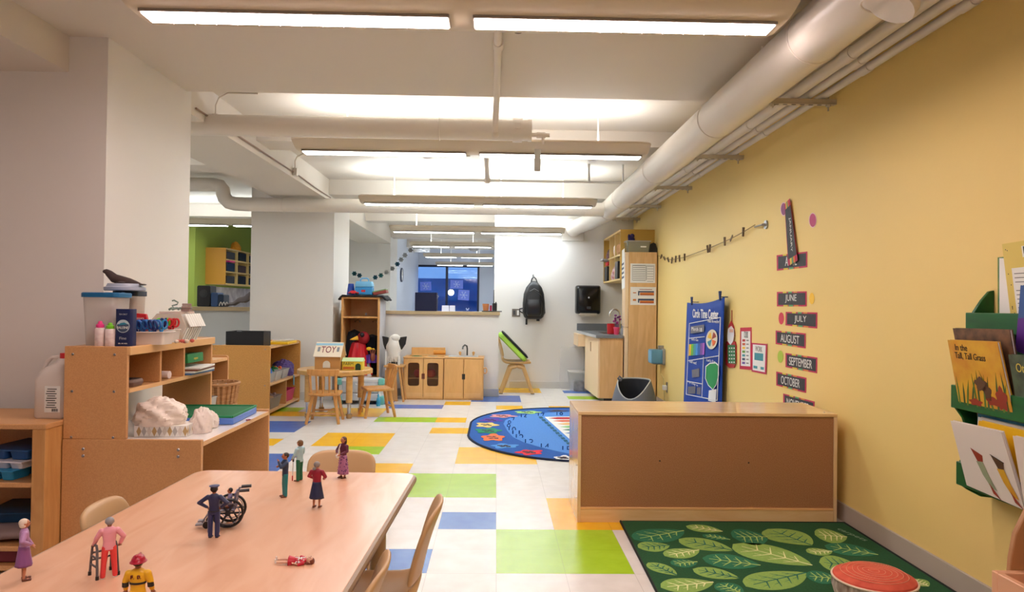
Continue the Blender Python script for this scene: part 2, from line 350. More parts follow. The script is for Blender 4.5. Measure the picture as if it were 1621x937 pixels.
# ================================================================ LIGHT FIXTURES
FIXB = mat('fixture_enamel', (206, 190, 166), .45)
def fixture(x0, x1, y, z, lab, ename, ecol, es, up, d=.25, rise=.06, louv=0, x_mid=None, tap=0):
    xc = (x0+x1)/2; t = thing('pendant_light', lab, 'light fixture', (xc, y, z), 0, 'suspended fluorescent fixtures')
    hw = (x1-x0)/2; sec = []
    def wing(q):                                # q in -1..1 across y
        a = abs(q); y_ = q*d; zz = 0 if a < .22 else rise*((a-.22)/.78)**1.4
        return y_, zz
    qs = [-1, -.85, -.7, -.55, -.4, -.24, .24, .4, .55, .7, .85, 1]
    b = MB(); rows = []
    nx = 10; xs = [-hw, -hw+.012, -hw+.04, -hw+.08, hw-.08, hw-.04, hw-.012, hw]
    for k, x in enumerate(xs):
        e = {0: .62, 1: .78, 2: .92, 3: 1, 4: 1, 5: .92, 6: .78, 7: .62}[k]
        e = e if tap else 1-(1-e)*.25
        rows.append([(x, wing(q*e)[0], wing(q*e)[1]) for q in qs])
    vs = [p for r_ in rows for p in r_]; m_ = len(qs)
    low = len(vs); vs += [(p[0], p[1], p[2]+.014+(.03 if 4 < (i % m_) < 7 else 0)) for i, p in enumerate(vs)]
    fs = []
    for k in range(len(xs)-1):
        for j in range(m_-1):
            a = k*m_+j; fs.append((a, a+1, a+m_+1, a+m_)); fs.append((low+a, low+a+m_, low+a+m_+1, low+a+1))
    for k in range(len(xs)-1):
        for j in (0, m_-1):
            a = k*m_+j; fs.append((a, a+m_, low+a+m_, low+a))
    for k in (0, len(xs)-1):
        for j in range(m_-1): a = k*m_+j; fs.append((a, a+1, low+a+1, low+a))
    b.add(vs, fs); obj('reflector', b, FIXB, t)
    gap = .055 if x_mid is None else x_mid
    em = emat(ename, ecol, es)
    for s0, s1 in ((-hw+.045, -gap), (gap, hw-.045)):
        tr = MB().box(s0-.008, s1+.008, -.06, .06, -.012, .0); obj('lamp_tray', tr, mat('fixture_lip', (150, 140, 130), .4), t, bev=.002)
        ln = obj('lamp_lens', MB().box(s0, s1, -.05, .05, -.0165, -.0125), em, t)
        if louv:
            n = 14; q = MB()
            for i in range(1, n): xx = s0+(s1-s0)*i/n; q.box(xx-.0012, xx+.0012, -.05, .05, -.0215, -.0167)
            obj('louver', q, mat('louver_grey', (225, 225, 232), .4), ln)
    if up:
        q = MB()
        for s0, s1 in ((-hw+.1, -gap), (gap, hw-.1)): q.box(s0, s1, -.045, .045, .046, .05)
        obj('up_lamp', q, emat(ename+'_up', ecol, up), t)
    zc = 2.51 if y < 4.5 else 2.63
    q = MB()
    for x in (-hw+.35, hw-.35): q.cyl((x, 0, .03), (x, 0, zc-z), .006, n=8)
    obj('suspension_rod', q, WHITE, t)
    return t
warm = (1, .82, .78); mid = (.98, .98, .98); cool = (.85, .95, 1)
LS = 1.0
def fx(ul, ur, vbar, y, z=None):
    a = PY(ul, vbar, y); c = PY(ur, vbar+(ur-ul)*.012, y); return a.x, c.x
x0, x1 = -1.47, 1.15
fixture(-1.47, 1.16, 2.915, 2.338, 'nearest long pendant light fixture, cut by the top edge of the photo', 'lamp_warm', warm, 13*LS, 0, louv=1, rise=.07, d=.30, tap=1)
rows = [(472, 1022, 240, 5.22, 'second hanging light fixture, just behind the capped round pipe', 'lamp_mid', mid, 10, 9),
        (572, 942, 322, 7.75, 'third hanging light fixture, just in front of the long round duct', 'lamp_cool', cool, 12, 17),
        (619, 893, 366, 9.95, 'fourth hanging light fixture, ending in front of the white back wall', 'lamp_cool2', cool, 13, 18)]
for ul, ur, vb, y, lab, en, ec, es, up in rows:
    a = PY(ul, vb, y); c = PY(ur, vb+(ur-ul)*.012, y)
    fixture(a.x, c.x, y, (a.z+c.z)/2, lab, en, ec, es*LS, up*LS, d=.20, rise=.05)
for ul, vb, y, lab in ((650, 389, 12.3, 'hanging light fixture over the far room, nearest the half wall'), (671, 406, 14.7, 'hanging light fixture in the far room, middle of three beyond the half wall'), (690, 419, 16.9, 'hanging light fixture nearest the far window')):
    a = PY(ul, vb, y); fixture(a.x, -.06, y, a.z, lab, 'lamp_far', cool, 8*LS, 8*LS, d=.18, rise=.05)
a = PY(250, 358, 10.3); fixture(-4.9, -2.7, 10.3, PY(350, 356, 10.3).z, 'light fixture hanging in the left bay in front of the green wall', 'lamp_far', cool, 7, 7, d=.18)
fixture(-4.9, -2.7, 6.2, 2.42, 'light fixture hanging in the left bay behind the near column', 'lamp_far', cool, 7, 7, d=.15, rise=.03)
# fixtures behind the camera (same row spacing)
fixture(-1.47, 1.16, .45, 2.338, 'light fixture above and behind the camera', 'lamp_warm', warm, 13*LS, 0, rise=.07, d=.30)
fixture(-4.6, -2.6, 1.9, 2.2, 'light fixture over the left corner beside the low beam', 'lamp_left', warm, 4, 0, rise=.05, d=.2)
# ================================================================ DUCTS AND PIPES
PIPE = mat('pipe_paint', (222, 212, 200), .42)
DUCT = mat('duct_paint', (224, 216, 206), .38)
def ring(c, d, r, t=.01): c = Vector(c); d = Vector(d).normalized(); return MB().cyl(c-d*t, c+d*t, r, n=32)
# big duct along the right wall
dx, dz, dr = 1.335, 2.335, .116
t = thing('air_duct', 'big white round air duct running along the yellow wall under the ceiling', 'duct', (dx, 4, dz))
obj('duct_run', MB().cyl((0, -5, 0), (0, 4.55, 0), dr, n=40), DUCT, t)
e = PY(908, 364, 10.2); e = Vector((e.x-dx, 6.2, e.z-dz))
pts = [(0, 4.55, 0), (-.01, 4.9, -.005), (-.05, 5.2, -.02), (-.11, 5.5, -.04), (e.x, 5.75, e.z), (e.x, 6.2, e.z)]
obj('duct_elbow', MB().tube(pts, [dr, dr*.98, dr*.93, dr*.9, dr*.88, dr*.88], n=32), DUCT, t)
obj('wall_flange', MB().box(e.x-.17, e.x+.15, 6.17, 6.2, e.z-.16, e.z+.16), WHITE, t, bev=.01)
q = MB()
for y in (-2.2, -1.0, .35, 2.0, 3.6, 4.55): q.tube([(math.cos(a)*(dr+.001), y, math.sin(a)*(dr+.001)) for a in [2*math.pi*i/32 for i in range(32)]], .004, n=6, closed=True)
obj('seam_ring', q, DUCT, t)
obj('access_cap', MB().cyl((-.02, -1.62, -.13), (.0, -1.62, -.1), .085, n=32).tube([(.088*math.cos(a)-.02, -1.62+.088*math.sin(a), -.118-.1*(.088*math.cos(a))) for a in [2*math.pi*i/32 for i in range(32)]], .004, n=6, closed=True), DUCT, t)
q = MB()
for y in (-.4, 2.2): q.cyl((0, y, dr), (0, y, .176 if y < .5 else .29), .006, n=8)
obj('hanger_rod', q, WHITE, t)
# cross duct (far)
cz = PY(700, 328, 8.2).z
t = thing('cross_duct', 'long round duct crossing the room behind the third light fixture', 'duct', (-1, 8.2, cz))
xl = PY(372, 325, 8.2).x+1
obj('duct_run', MB().cyl((xl+.1, 0, 0), (2.22, 0, 0), .079, n=32), DUCT, t)
obj('duct_elbow', MB().tube([(xl+.12, 0, 0), (xl, 0, .004), (xl-.07, 0, .02), (xl-.12, 0, .07), (xl-.135, 0, .12), (xl-.14, 0, .16), (xl-.17, 0, .20), (xl-.24, 0, .215), (xl-.9, 0, .215)], .079, n=24), DUCT, t)
q = MB()
for x in (xl+.55, 1.0, 2.0): q.tube([(x, math.cos(a)*.081, math.sin(a)*.081) for a in [2*math.pi*i/24 for i in range(24)]], .004, n=6, closed=True)
obj('seam_ring', q, DUCT, t)
# near capped pipe
y = 4.93; c0 = PY(302, 198, y); c1 = PY(838, 206, y); zc = (c0.z+c1.z)/2; rr = .072
t = thing('capped_pipe', 'thick white capped pipe crossing behind the near ceiling edge', 'pipe', (0, y, zc))
obj('pipe_run', MB().cyl((-2.95, 0, 0), (c1.x, 0, 0), rr, n=32), DUCT, t)
obj('coupling', MB().cyl((c1.x-.115, 0, 0), (c1.x-.05, 0, 0), rr+.01, n=32).box(c1.x-.105, c1.x-.06, -.09, -.06, -.01, .03).cyl((c1.x-.083, -.1, .0), (c1.x-.083, -.06, .0), .014, n=12), DUCT, t)
obj('end_cap', MB().cyl((c1.x-.01, 0, 0), (c1.x+.015, 0, 0), rr+.004, n=32), DUCT, t)
e1 = PY(866, 212, y)
obj('drain_stub', MB().cyl((c1.x+.01, 0, -.03), (c1.x+.14, 0, -.03), .014, n=16).cyl((c1.x+.05, 0, -.03), (c1.x+.11, 0, -.03), .021, n=16).cyl((c1.x+.095, 0, -.03), (c1.x+.095, 0, -.09), .009, n=10), PIPE, t)
q = MB()
q.tube([(PY(696, 200, y).x, math.cos(a)*.075, math.sin(a)*.075) for a in [2*math.pi*i/24 for i in range(24)]], .004, n=6, closed=True)
obj('seam_ring', q, DUCT, t)
a = PY(851, 236, y)
tg = tag(obj('pipe_tag', MB().box(a.x-.022, a.x+.022, y-.006, y+.006, a.z-.155, a.z), mat('tag_grey', (200, 202, 196), .5), bev=.004), 'pale rectangular tag hanging from the end of the capped pipe', 'tag')
# sprinkler pipe along the room
pr = .019
xs_ = .0; zs = 2.45
a = PY(782, 60, 3.1)
t = thing('sprinkler_pipe', 'slim pipe running away from the camera under the middle of the ceiling', 'pipe', (0, 0, 0))
zq = PY(782, 205, 4.8).z-.0
pth = [(.0, -2, 2.45), (-.005, 3.0, 2.45), (-.012, 4.3, 2.44), (-.018, 4.66, 2.40), (-.02, 4.83, PY(782, 214, 4.83).z+.02)]
obj('pipe_run', MB().tube(pth, pr, n=14), PIPE, t)
obj('pipe_coupling', MB().cyl((-.006, 3.45, 2.45), (-.006, 3.52, 2.449), pr+.007, n=14), PIPE, t)
obj('pipe_end_ball', MB().ell((-.02, 4.82, PY(782, 216, 4.83).z+.01), .026), PIPE, t)
c = PY(771, 268, 6.3); d_ = PY(771, 291, 6.3)
t = thing('sprinkler_pipe', 'short dark-shaded pipe stub below the second light fixture', 'pipe', (c.x, 6.4, 0))
obj('pipe_run', MB().cyl((0, -.9, 2.40), (0, .15, 2.33), .02, n=12), PIPE, t); obj('pipe_joint', MB().ell((0, .17, 2.32), .03).cyl((0, .17, 2.32), (0, .17, 2.63), .012, n=8), PIPE, t)
t = thing('sprinkler_pipe', 'thin white pipe crossing below the far ceiling toward the duct', 'pipe', (0, 7.3, 0))
a = PY(680, 284, 7.3); b_ = PY(992, 287, 7.3)
obj('pipe_run', MB().cyl((a.x, 0, a.z), (b_.x, 0, a.z), .011, n=10), WHITE, t)
obj('pipe_drop', MB().cyl((PY(932, 285, 7.3).x, 0, a.z), (PY(932, 285, 7.3).x, 0, 2.63), .014, n=10).cyl((PY(986, 285, 7.3).x, 0, a.z), (PY(986, 285, 7.3).x, 0, 2.63), .010, n=10), WHITE, t)
t = thing('drop_pipe', 'white vertical pipe drop in front of the far ceiling, left of the pair', 'pipe', (PY(771, 300, 8.0).x, 8.0, 2.2)); obj('pipe_run', MB().cyl((0, 0, .1), (0, 0, .43), .02, n=12), WHITE, t)
t = thing('drop_pipe', 'white vertical pipe drop in front of the far ceiling, right of the pair', 'pipe', (PY(793, 300, 8.0).x, 8.0, 2.2)); obj('pipe_run', MB().cyl((0, 0, .1), (0, 0, .43), .013, n=12), WHITE, t)
# sprinkler head
c = PY(819, 44, 3.45)
t = thing('fire_sprinkler', 'small bronze fire sprinkler head hanging beside the near ceiling pipe', 'sprinkler', (c.x, 3.3, 2.51))
BRZ = mat('bronze', (96, 74, 46), .4, .6)
obj('mount', MB().cyl((0, 0, -.012), (0, 0, 0), .026, n=16), PIPE, t); obj('frame_arms', MB().cyl((0, 0, -.012), (0, 0, -.035), .008, n=10).tube([(-.012, 0, -.03), (-.014, 0, -.05), (0, 0, -.066)], .003, n=6).tube([(.012, 0, -.03), (.014, 0, -.05), (0, 0, -.066)], .003, n=6), BRZ, t)
obj('deflector', MB().cyl((0, 0, -.07), (0, 0, -.066), .017, n=16), BRZ, t)
# smoke detectors
for (u, v, y, lab) in ((676, 287, 6.9, 'round white smoke detector under the far ceiling left of the stub pipe'), (937, 260, 6.9, 'round white smoke detector under the far ceiling beside the duct')):
    c = PY(u, v, y); t = thing('smoke_detector', lab, 'smoke detector', (c.x, y, 2.63)); obj('detector_body', MB().lathe([(.045, 0), (.05, -.02), (.05, -.035), (.035, -.05), (.01, -.055)], n=20), WHITE, t); obj('mounting_plate', MB().cyl((0, 0, -.008), (0, 0, 0), .062, n=20), WHITE, t)
# wall pipes on brackets
for (x, z, r, lab) in ((1.715, 2.425, .031, 'widest of the three white wall pipes, next to the big duct'), (1.802, 2.42, .023, 'middle of the three white pipes along the yellow wall'), (1.885, 2.415, .021, 'outermost white pipe, nearest the yellow wall')):
    t = thing('wall_pipe', lab, 'pipe', (x, 4, z)); obj('pipe_run', MB().cyl((0, -6, 0), (0, 6.2, 0), r, n=18), PIPE, t)
    q = MB()
    for k, yy in enumerate((-1.3, -.5, .9, 2.5, 4.2)): q.cyl((0, yy+x-1.8, 0), (0, yy+.09+x-1.8, 0), r+.004, n=18)
    obj('pipe_collar', q, PIPE, t)
BRK = mat('bracket_grey', (200, 188, 168), .45)
first = None
for y in (4.1, 1.6, 5.65, 7.15, 8.5, 9.75):
    labs = {4.1: 'metal strut bracket under the wall pipes, nearest fully visible one', 1.6: 'metal strut bracket under the wall pipes above the book rack', 5.65: 'metal strut bracket under the wall pipes, second from the near ceiling edge', 7.15: 'metal strut bracket under the wall pipes, third one back', 8.5: 'metal strut bracket under the wall pipes, above the tall cabinet', 9.75: 'metal strut bracket under the wall pipes at the back wall'}
    if first is None:
        t = first = thing('pipe_bracket', labs[y], 'bracket', (1.76, y, 2.36), 0, 'strut brackets carrying the wall pipes')
        q = MB().box(-.19, .19, -.02, .02, 0, .006).box(-.19, .19, -.02, -.016, 0, .03).box(-.19, .19, .016, .02, 0, .03)
        obj('strut_channel', q, BRK, t)
        q = MB()
        for i in range(7): q.box(-.165+i*.05, -.14+i*.05, -.006, .006, -.0008, .0)
        obj('strut_slot', q, INK, t)
        for x in (-.175, .15):
            obj('threaded_rod', MB().cyl((x, 0, -.035 if x > 0 else -.02), (x, 0, .15), .005, n=8), BRK, t); obj('washer', MB().cyl((x, 0, -.01), (x, 0, 0), .014, n=6), BRK, t)
    else: dup(first, (1.76, y, 2.36), 0, labs[y])
# conduits on the long beam
t = thing('conduit', 'thin conduit with two junction boxes along the side of the left ceiling beam', 'conduit', (-1.97, 5, 2.4))
obj('conduit_run', MB().tube([(0, -.3, .035), (0, 2.2, .035), (0, 2.75, .02), (0, 3.5, .02)], .007, n=8), mat('conduit_brown', (150, 125, 110), .5), t)
obj('conduit_bend', MB().tube([(.01, .0, .08), (.01, 0, .14), (.03, 0, .19), (.09, 0, .225), (.3, 0, .225)], .006, n=8), PIPE, t)
c = PX(467, 272, -1.96); yb = c.y-5
obj('conduit_bend', MB().tube([(.01, yb, .08), (.01, yb, .15), (.03, yb, .19), (.1, yb, .222), (1.7, yb, .222)], .007, n=8), PIPE, t)
for yy in (0.0, yb): obj('junction_box', MB().box(-.005, .035, yy-.03, yy+.03, .0, .075), PIPE, t, bev=.004)
# ================================================================ LEFT: DESK WITH HUTCH, LOW SHELF
def screw(mb, p, n, r=.006):
    p = Vector(p); n = Vector(n); mb.cyl(p, p+n*.003, r, r*.7, 12)
X1 = -1.28; XB = -1.88; YA = 3.17; YZ = 4.12; ZD = .56
ZH = PY(118, 548, YA).z
XH = PY(200, 600, YA).x
t = thing('writing_desk', 'birch plywood writing desk with a white top, behind the big table', 'desk', ((X1+XB)/2, (YA+YZ)/2, 0))
ox, oy = (X1+XB)/2, (YA+YZ)/2
def L(mb): return mb.move((-ox, -oy, 0))
obj('side_panel', L(MB().box(XB, X1, YA, YA+.022, 0, ZD+.012)), PLY, t, bev=.002)
obj('side_panel', L(MB().box(XB, X1, YZ-.022, YZ, 0, ZD+.012)), PLY, t, bev=.002)
obj('desktop', L(MB().box(XB, X1-.006, YA+.022, YZ-.022, ZD-.018, ZD)), mat('white_laminate', (238, 234, 232), .2), t)
obj('desktop_edge', L(MB().box(X1-.006, X1, YA+.022, YZ-.022, ZD-.018, ZD)), EDGE, t)
obj('back_panel', L(MB().box(XB, XB+.012, YA+.022, YZ-.022, .05, ZD-.018)), PLY, t)
q = MB()
for x in (XB+.09, X1-.10):
    for z in (ZD-.03, ZD-.06): screw(q, (x, YA, z), (0, -1, 0), .007)
obj('bolt', L(q), STEEL, t)
t = thing('desk_hutch', 'plywood cubby hutch standing on the white desk top', 'shelf', ((XB+XH)/2, oy, ZD))
ox = (XB+XH)/2; oz = ZD
def L(mb): return mb.move((-ox, -oy, -oz))
zm = .79; th = .02
YH = YZ
obj('end_panel', L(MB().box(XB, XH, YA+.004, YA+.024, ZD+.0125, ZH)), PLY, t, bev=.002)
obj('end_panel', L(MB().box(XB, XH, YH-.02, YH, ZD+.0125, ZH)), PLY, t, bev=.002)
obj('top_board', L(MB().box(XB+.0, XH-.004, YA+.024, YH-.02, ZH-.02, ZH-.002)), PLY, t)
obj('front_rail', L(MB().box(XH-.004, XH+.014, YA+.004, YH, ZH-.038, ZH)), EDGE, t, bev=.003)
obj('shelf_board', L(MB().box(XB, XH, YA+.024, YH-.02, zm-.016, zm)), PLY, t, bev=.002)
obj('shelf_edge', L(MB().box(XH-.003, XH+.003, YA+.024, YH-.02, zm-.017, zm+.001)), EDGE, t)
obj('back_panel', L(MB().box(XB, XB+.01, YA+.024, YH-.02, zm, ZH-.02)), PLY, t)
yd1 = PX(255, 570, XH).y; yd2 = PX(292, 570, XH).y
for yd in (yd1, yd2): obj('divider', L(MB().box(XB+.01, XH, yd-.009, yd+.009, zm, ZH-.02)), PLY, t, bev=.002)
q = MB()
for x in (XB+.035, XH-.055):
    for z in (ZH-.035, zm-.01, ZD+.02): screw(q, (x, YA+.004, z), (0, -1, 0), .006)
obj('bolt', L(q), STEEL, t)
# low open shelf at far left
ZL = PZ(88, 662, 0).z
sx1 = -1.885; sy0 = 3.06; sy1 = 3.5; sz = .655
t = thing('open_shelf', 'low open shelf at the left edge holding plastic trays', 'shelf', (-2.5, (sy0+sy1)/2, 0))
def L(mb): return mb.move((2.5, -(sy0+sy1)/2, 0))
obj('top_board', L(MB().box(-3.1, sx1+.004, sy0-.004, sy1, sz-.022, sz)), PLY, t, bev=.003)
obj('side_panel', L(MB().box(sx1-.055, sx1, sy0, sy1, 0, sz-.022)), MAPLE, t, bev=.002)
obj('side_panel', L(MB().box(-3.1, -3.07, sy0, sy1, 0, sz-.022)), MAPLE, t, bev=.002)
zs1 = PY(60, 765, sy0).z; zs2 = PY(60, 866, sy0).z
for z in (zs1, zs2, .06): obj('shelf_board', L(MB().box(-3.07, sx1-.055, sy0+.004, sy1-.01, z-.02, z)), PLY, t, bev=.002)
obj('back_panel', L(MB().box(-3.07, sx1-.055, sy1-.012, sy1, .04, sz-.022)), PLY, t)
# trays in it
def tray(name, lab, m, c, hw, hy, h, cols=3, rows_=1, rz=0, grp=None):
    t = thing(name, lab, 'tray', c, rz, grp)
    b = MB().box(-hw-.012, hw+.012, -hy-.012, hy+.012, h-.006, h)
    for i in range(cols):
        for j in range(rows_):
            w = hw/cols; d = hy/rows_; x = -hw+w*(2*i+1); y = -hy+d*(2*j+1)
            P = rrect(x, y, w*.9, d*.92, min(w, d)*.3); Q = rrect(x, y, w*.75, d*.8, min(w, d)*.3); n = len(P)
            b.add([(p[0], p[1], h-.004) for p in P]+[(p[0], p[1], 0) for p in Q], [(k, (k+1) % n, n+(k+1) % n, n+k) for k in range(n)]+[tuple(range(n, 2*n))])
    obj('tray_body', b, m, t, bev=.002)
    return t
TB = plain('bright_blue_tray', (40, 150, 205)); NB = plain('navy_tray', (25, 80, 140)); WT = plain('white_tray', (226, 222, 230))
cx = -2.10
tray('paint_tray', 'light blue compartment tray at the bottom of the stack on the left shelf', TB, (cx-.02, 3.22, zs1+.001), .1, .12, .045, 3, 2, R(-8), 'stacked trays')
tray('paint_tray', 'white compartment tray sandwiched between two blue trays', WT, (cx+.01, 3.23, zs1+.047), .1, .12, .035, 3, 2, R(-8), 'stacked trays')
tray('paint_tray', 'dark blue compartment tray on top of the stack on the left shelf', NB, (cx+.03, 3.24, zs1+.084), .1, .12, .045, 2, 2, R(-8), 'stacked trays')
tag(obj('folded_cloth', MB().grid(lambda u, v: Vector((cx-.25+u*.38, 3.1+v*.35, zs2+.03+.02*math.sin(u*3.1)*math.sin(v*3)+.006*math.sin(9*u+4*v))), 16, 10), mat('grey_cloth', (150, 130, 130), .9), solid=.03), 'folded grey cloth on the lower board of the left shelf', 'cloth')
tray('plastic_bin', 'dark teal shallow bin lying on the folded grey cloth', mat('dark_teal', (20, 70, 110), .5), (cx+.0, 3.28, zs2+.062), .11, .11, .05, 1, 1, R(5))
tag(obj('folded_mat', MB().box(cx-.25, cx+.14, 3.1, 3.45, .061, .115), mat('maroon_mat', (120, 50, 60), .8), bev=.008), 'dark red folded mat on the bottom board of the left shelf', 'mat')
# jug on the shelf
c = PY(95, 659, 3.22)
t = thing('plastic_jug', 'big translucent white jug with a handle standing on the left shelf', 'jug', (PY(90, 650, 3.26).x, 3.26, sz))
JUG = mat('milky_plastic', (226, 214, 206), .35, alpha=.86)
def rsec(hw, hd, r, z, dx=0): return [(p[0]+dx, p[1], z) for p in rrect(0, 0, hw, hd, r)]
def loftsecs(mb, secs):
    n = len(secs[0]); vs = [p for s in secs for p in s]
    fs = [(i*n+j, i*n+(j+1) % n, (i+1)*n+(j+1) % n, (i+1)*n+j) for i in range(len(secs)-1) for j in range(n)]
    fs += [tuple(range(n-1, -1, -1)), tuple(range((len(secs)-1)*n, len(secs)*n))]
    return mb.add(vs, fs)
obj('jug_body', loftsecs(MB(), [rsec(.062, .062, .02, 0), rsec(.068, .068, .025, .01), rsec(.068, .068, .025, .17), rsec(.06, .06, .03, .2), rsec(.045, .05, .03, .225, .01), rsec(.03, .03, .028, .245, .025), rsec(.024, .024, .022, .262, .03)]), JUG, t, bev=.002)
obj('jug_handle', MB().tube([(-.055, 0, .195), (-.06, 0, .215), (-.045, 0, .245), (-.025, 0, .265), (.01, 0, .268), (.03, 0, .262)], .009, n=10), JUG, t)
obj('red_cap', MB().cyl((.034, 0, .262), (.034, 0, .285), .022, n=20), RED, t)
lb = obj('jug_label', MB().box(-.012, .055, -.0705, -.0685, .03, .145), PAPER, t)
q = MB()
for i in range(9): q.box(-.006+.003*(i % 3), .04-.006*(i % 2), -.0715, -.0707, .05+i*.010, .0535+i*.010)
for i in range(7): q.box(.02+i*.004, .022+i*.004, -.0715, -.0707, .034, .046)
obj('label_print', q, INK, lb)
# ---------------------------------------------------------------- things on the hutch
def onH(u, v, x): return PX(u, v, x)
zt = ZH-.002
c = Vector((PY(165, 545, YA+.16).x, YA+.16, zt))
# clear bucket with blue lid
t = thing('storage_tub', 'tall clear tub with a blue lid, leftmost on the hutch', 'tub', (PY(166, 545, 3.32).x, 3.33, zt))
hb = PY(166, 463, 3.33).z-zt
obj('tub_body', loftsecs(MB(), [rsec(.066, .06, .02, 0), rsec(.078, .07, .022, hb-.02)]), CLEAR2, t)
obj('blue_lid', loftsecs(MB(), [rsec(.084, .076, .024, hb-.022), rsec(.084, .076, .024, hb-.004), rsec(.08, .072, .022, hb)]), mat('lid_blue', (20, 100, 150), .4), t, bev=.002)
obj('contents', loftsecs(MB(), [rsec(.06, .054, .02, .004), rsec(.064, .056, .02, .05)]), mat('tub_contents', (176, 130, 88), .8, kind='noise', rgb2=(120, 80, 60), scale=60), t)
q = MB()
q.obox((.01, .0, .12), .035, .03, .012, ry=R(-25)); q.obox((.02, .0, .16), .035, .03, .012, ry=R(-20)); q.obox((-.015, .0, .085), .03, .03, .015, ry=R(-30))
obj('folded_papers', q, mat('pinkish_paper', (214, 190, 198), .6), t)
q = MB().box(-.035, .02, -.05, .03, .055, .075); obj('magenta_strip', q, mat('magenta', (180, 50, 120), .5), t)
t = thing('storage_tub', 'clear tub with a dark lid and pale blue clip, behind the leftmost tub', 'tub', (PY(201, 545, 3.50).x, 3.52, zt))
obj('tub_body', loftsecs(MB(), [rsec(.05, .05, .018, 0), rsec(.055, .055, .02, hb-.01)]), CLEAR2, t)
obj('dark_lid', loftsecs(MB(), [rsec(.06, .06, .02, hb-.014), rsec(.06, .06, .02, hb+.01)]), mat('dark_navy', (18, 40, 66), .4), t, bev=.002)
obj('lid_clip', MB().ell((.0, -.064, hb-.012), (.022, .006, .016)), mat('pale_blue_plastic', (120, 170, 225), .4), t)
obj('contents', loftsecs(MB(), [rsec(.045, .045, .018, .003), rsec(.05, .05, .018, hb-.025)]), mat('pasta', (214, 172, 110), .8, kind='noise', rgb2=(160, 110, 60), scale=90), t)
lz = PY(195, 462, 3.45).z
t = thing('tub_lid', 'pale grey round lid lying on top of the two tubs', 'lid', (PY(196, 460, 3.44).x, 3.45, zt+hb+.0105))
obj('lid_body', MB().lathe([(.086, 0), (.09, .004), (.09, .016), (.086, .018), (.08, .02), (.074, .034), (.02, .034)], n=32), mat('lid_grey_blue', (168, 176, 196), .35), t)
t = thing('toy_whale', 'dark brown toy whale lying on the pale lid above the tubs', 'toy animal', (PY(196, 450, 3.44).x, 3.44, zt+hb+.047))
WH = mat('whale_skin', (66, 50, 48), .5)
pts = [(-.092, 0, .052), (-.085, 0, .055), (-.07, 0, .045), (-.045, 0, .022), (-.01, 0, .012), (.03, 0, .006), (.06, 0, .0), (.088, 0, -.006)]
obj('whale_body', remesh('whale_body', MB().tube(pts, [.006, .012, .017, .022, .022, .017, .010, .003], n=14).ell((-.082, 0, .054), (.018, .014, .011)).ell((.0, -.03, .002), (.02, .03, .004)).ell((.0, .03, .002), (.02, .03, .004)).ell((.09, 0, -.006), (.012, .03, .004)), WH, .0025), None, t)
# two squeeze bottles
def squeeze(lab, capm, x, y, h):
    t = thing('glue_bottle', lab, 'bottle', (x, y, zt), 0, 'white squeeze bottles'); b = MB().lathe([(.019, 0), (.0205, .003), (.0205, h*.68), (.018, h*.72), (.015, h*.74)], n=24)
    obj('bottle_body', b, mat('bottle_white', (232, 218, 214), .4, kind='noise', rgb2=(214, 190, 190), scale=60), t)
    obj('bottle_cap', MB().lathe([(.0155, h*.74), (.0165, h*.76), (.0165, h*.86), (.01, h*.89), (.008, h*.97), (.004, h)], n=20), capm, t)
squeeze('white squeeze bottle with a pink cap in front of the clear tub', PINK, PY(158, 546, YA+.045).x, YA+.045, .112)
squeeze('white squeeze bottle with a green cap beside the navy salt box', LIME, PY(173, 546, YA+.045).x, YA+.05, .105)
# salt box
xa = PY(181, 545, YA+.05).x; xb = PY(208, 545, YA+.05).x; hs = PY(190, 489, YA+.05).z-zt
NAVY = mat('navy_card', (18, 34, 84), .4)
t = thing('salt_box', 'navy blue sea salt box with an oval sea picture', 'box', ((xa+xb)/2, YA+.075, zt))
hw = (xb-xa)/2
obj('box_body', loftsecs(MB(), [rsec(hw, .026, .012, 0), rsec(hw, .026, .012, hs)]), NAVY, t, bev=.001)
c = Vector((0, -.0265, hs*.54))
q = MB().cyl(c, c+Vector((0, -.0006, 0)), .029, n=32); q.v = [(p[0]*1.0, p[1], (p[2]-c.z)*1.0+c.z) for p in q.v]
em_ = obj('oval_emblem', q, mat('pale_sea', (190, 205, 215), .5), t)
obj('emblem_sea', MB().slab([c+Vector((.026*math.cos(a), -.0008, .026*math.sin(a))) for a in [R(i) for i in range(-200, 21, 20)]], (0, -1, 0), .0006), mat('slate_sea', (60, 80, 110), .5), em_)
obj('emblem_whale', MB().slab([c+Vector((p[0], -.0016, p[1])) for p in ((-.022, .004), (-.01, .014), (.006, .017), (.02, .01), (.012, .008), (-.004, .006))], (0, -1, 0), .0006), mat('teal_ink', (40, 130, 160), .5), em_)
text('BALEINE', .05, .011, PAPER, em_, c+Vector((0, -.0022, -.006)))
text('Fine', .03, .012, mat('silver_ink', (170, 178, 190), .4), t, (0, -.0266, hs*.22))
text('SEL DE MER', .04, .005, PAPER, t, (0, -.0266, hs*.08))
text('SEA SALT', .035, .007, mat('silver_ink', (170, 178, 190), .4), t, (0, -.0266, hs*.86))
# red packet
t = thing('red_packet', 'red and white packet standing behind the salt box', 'packet', (PY(222, 530, YA+.3).x, YA+.32, zt))
obj('packet_body', MB().prism([(-.05, 0), (.055, 0), (.02, .14), (-.05, .145)], 'y', -.008, .008), RED, t, bev=.003)
obj('packet_window', MB().prism([(-.048, .02), (.03, .02), (.01, .085), (-.048, .085)], 'y', -.0095, -.0082), mat('clear_bag', (210, 190, 200), .3), t)
text('scissors', .05, .009, PAPER, t, (-.015, -.0088, .12))
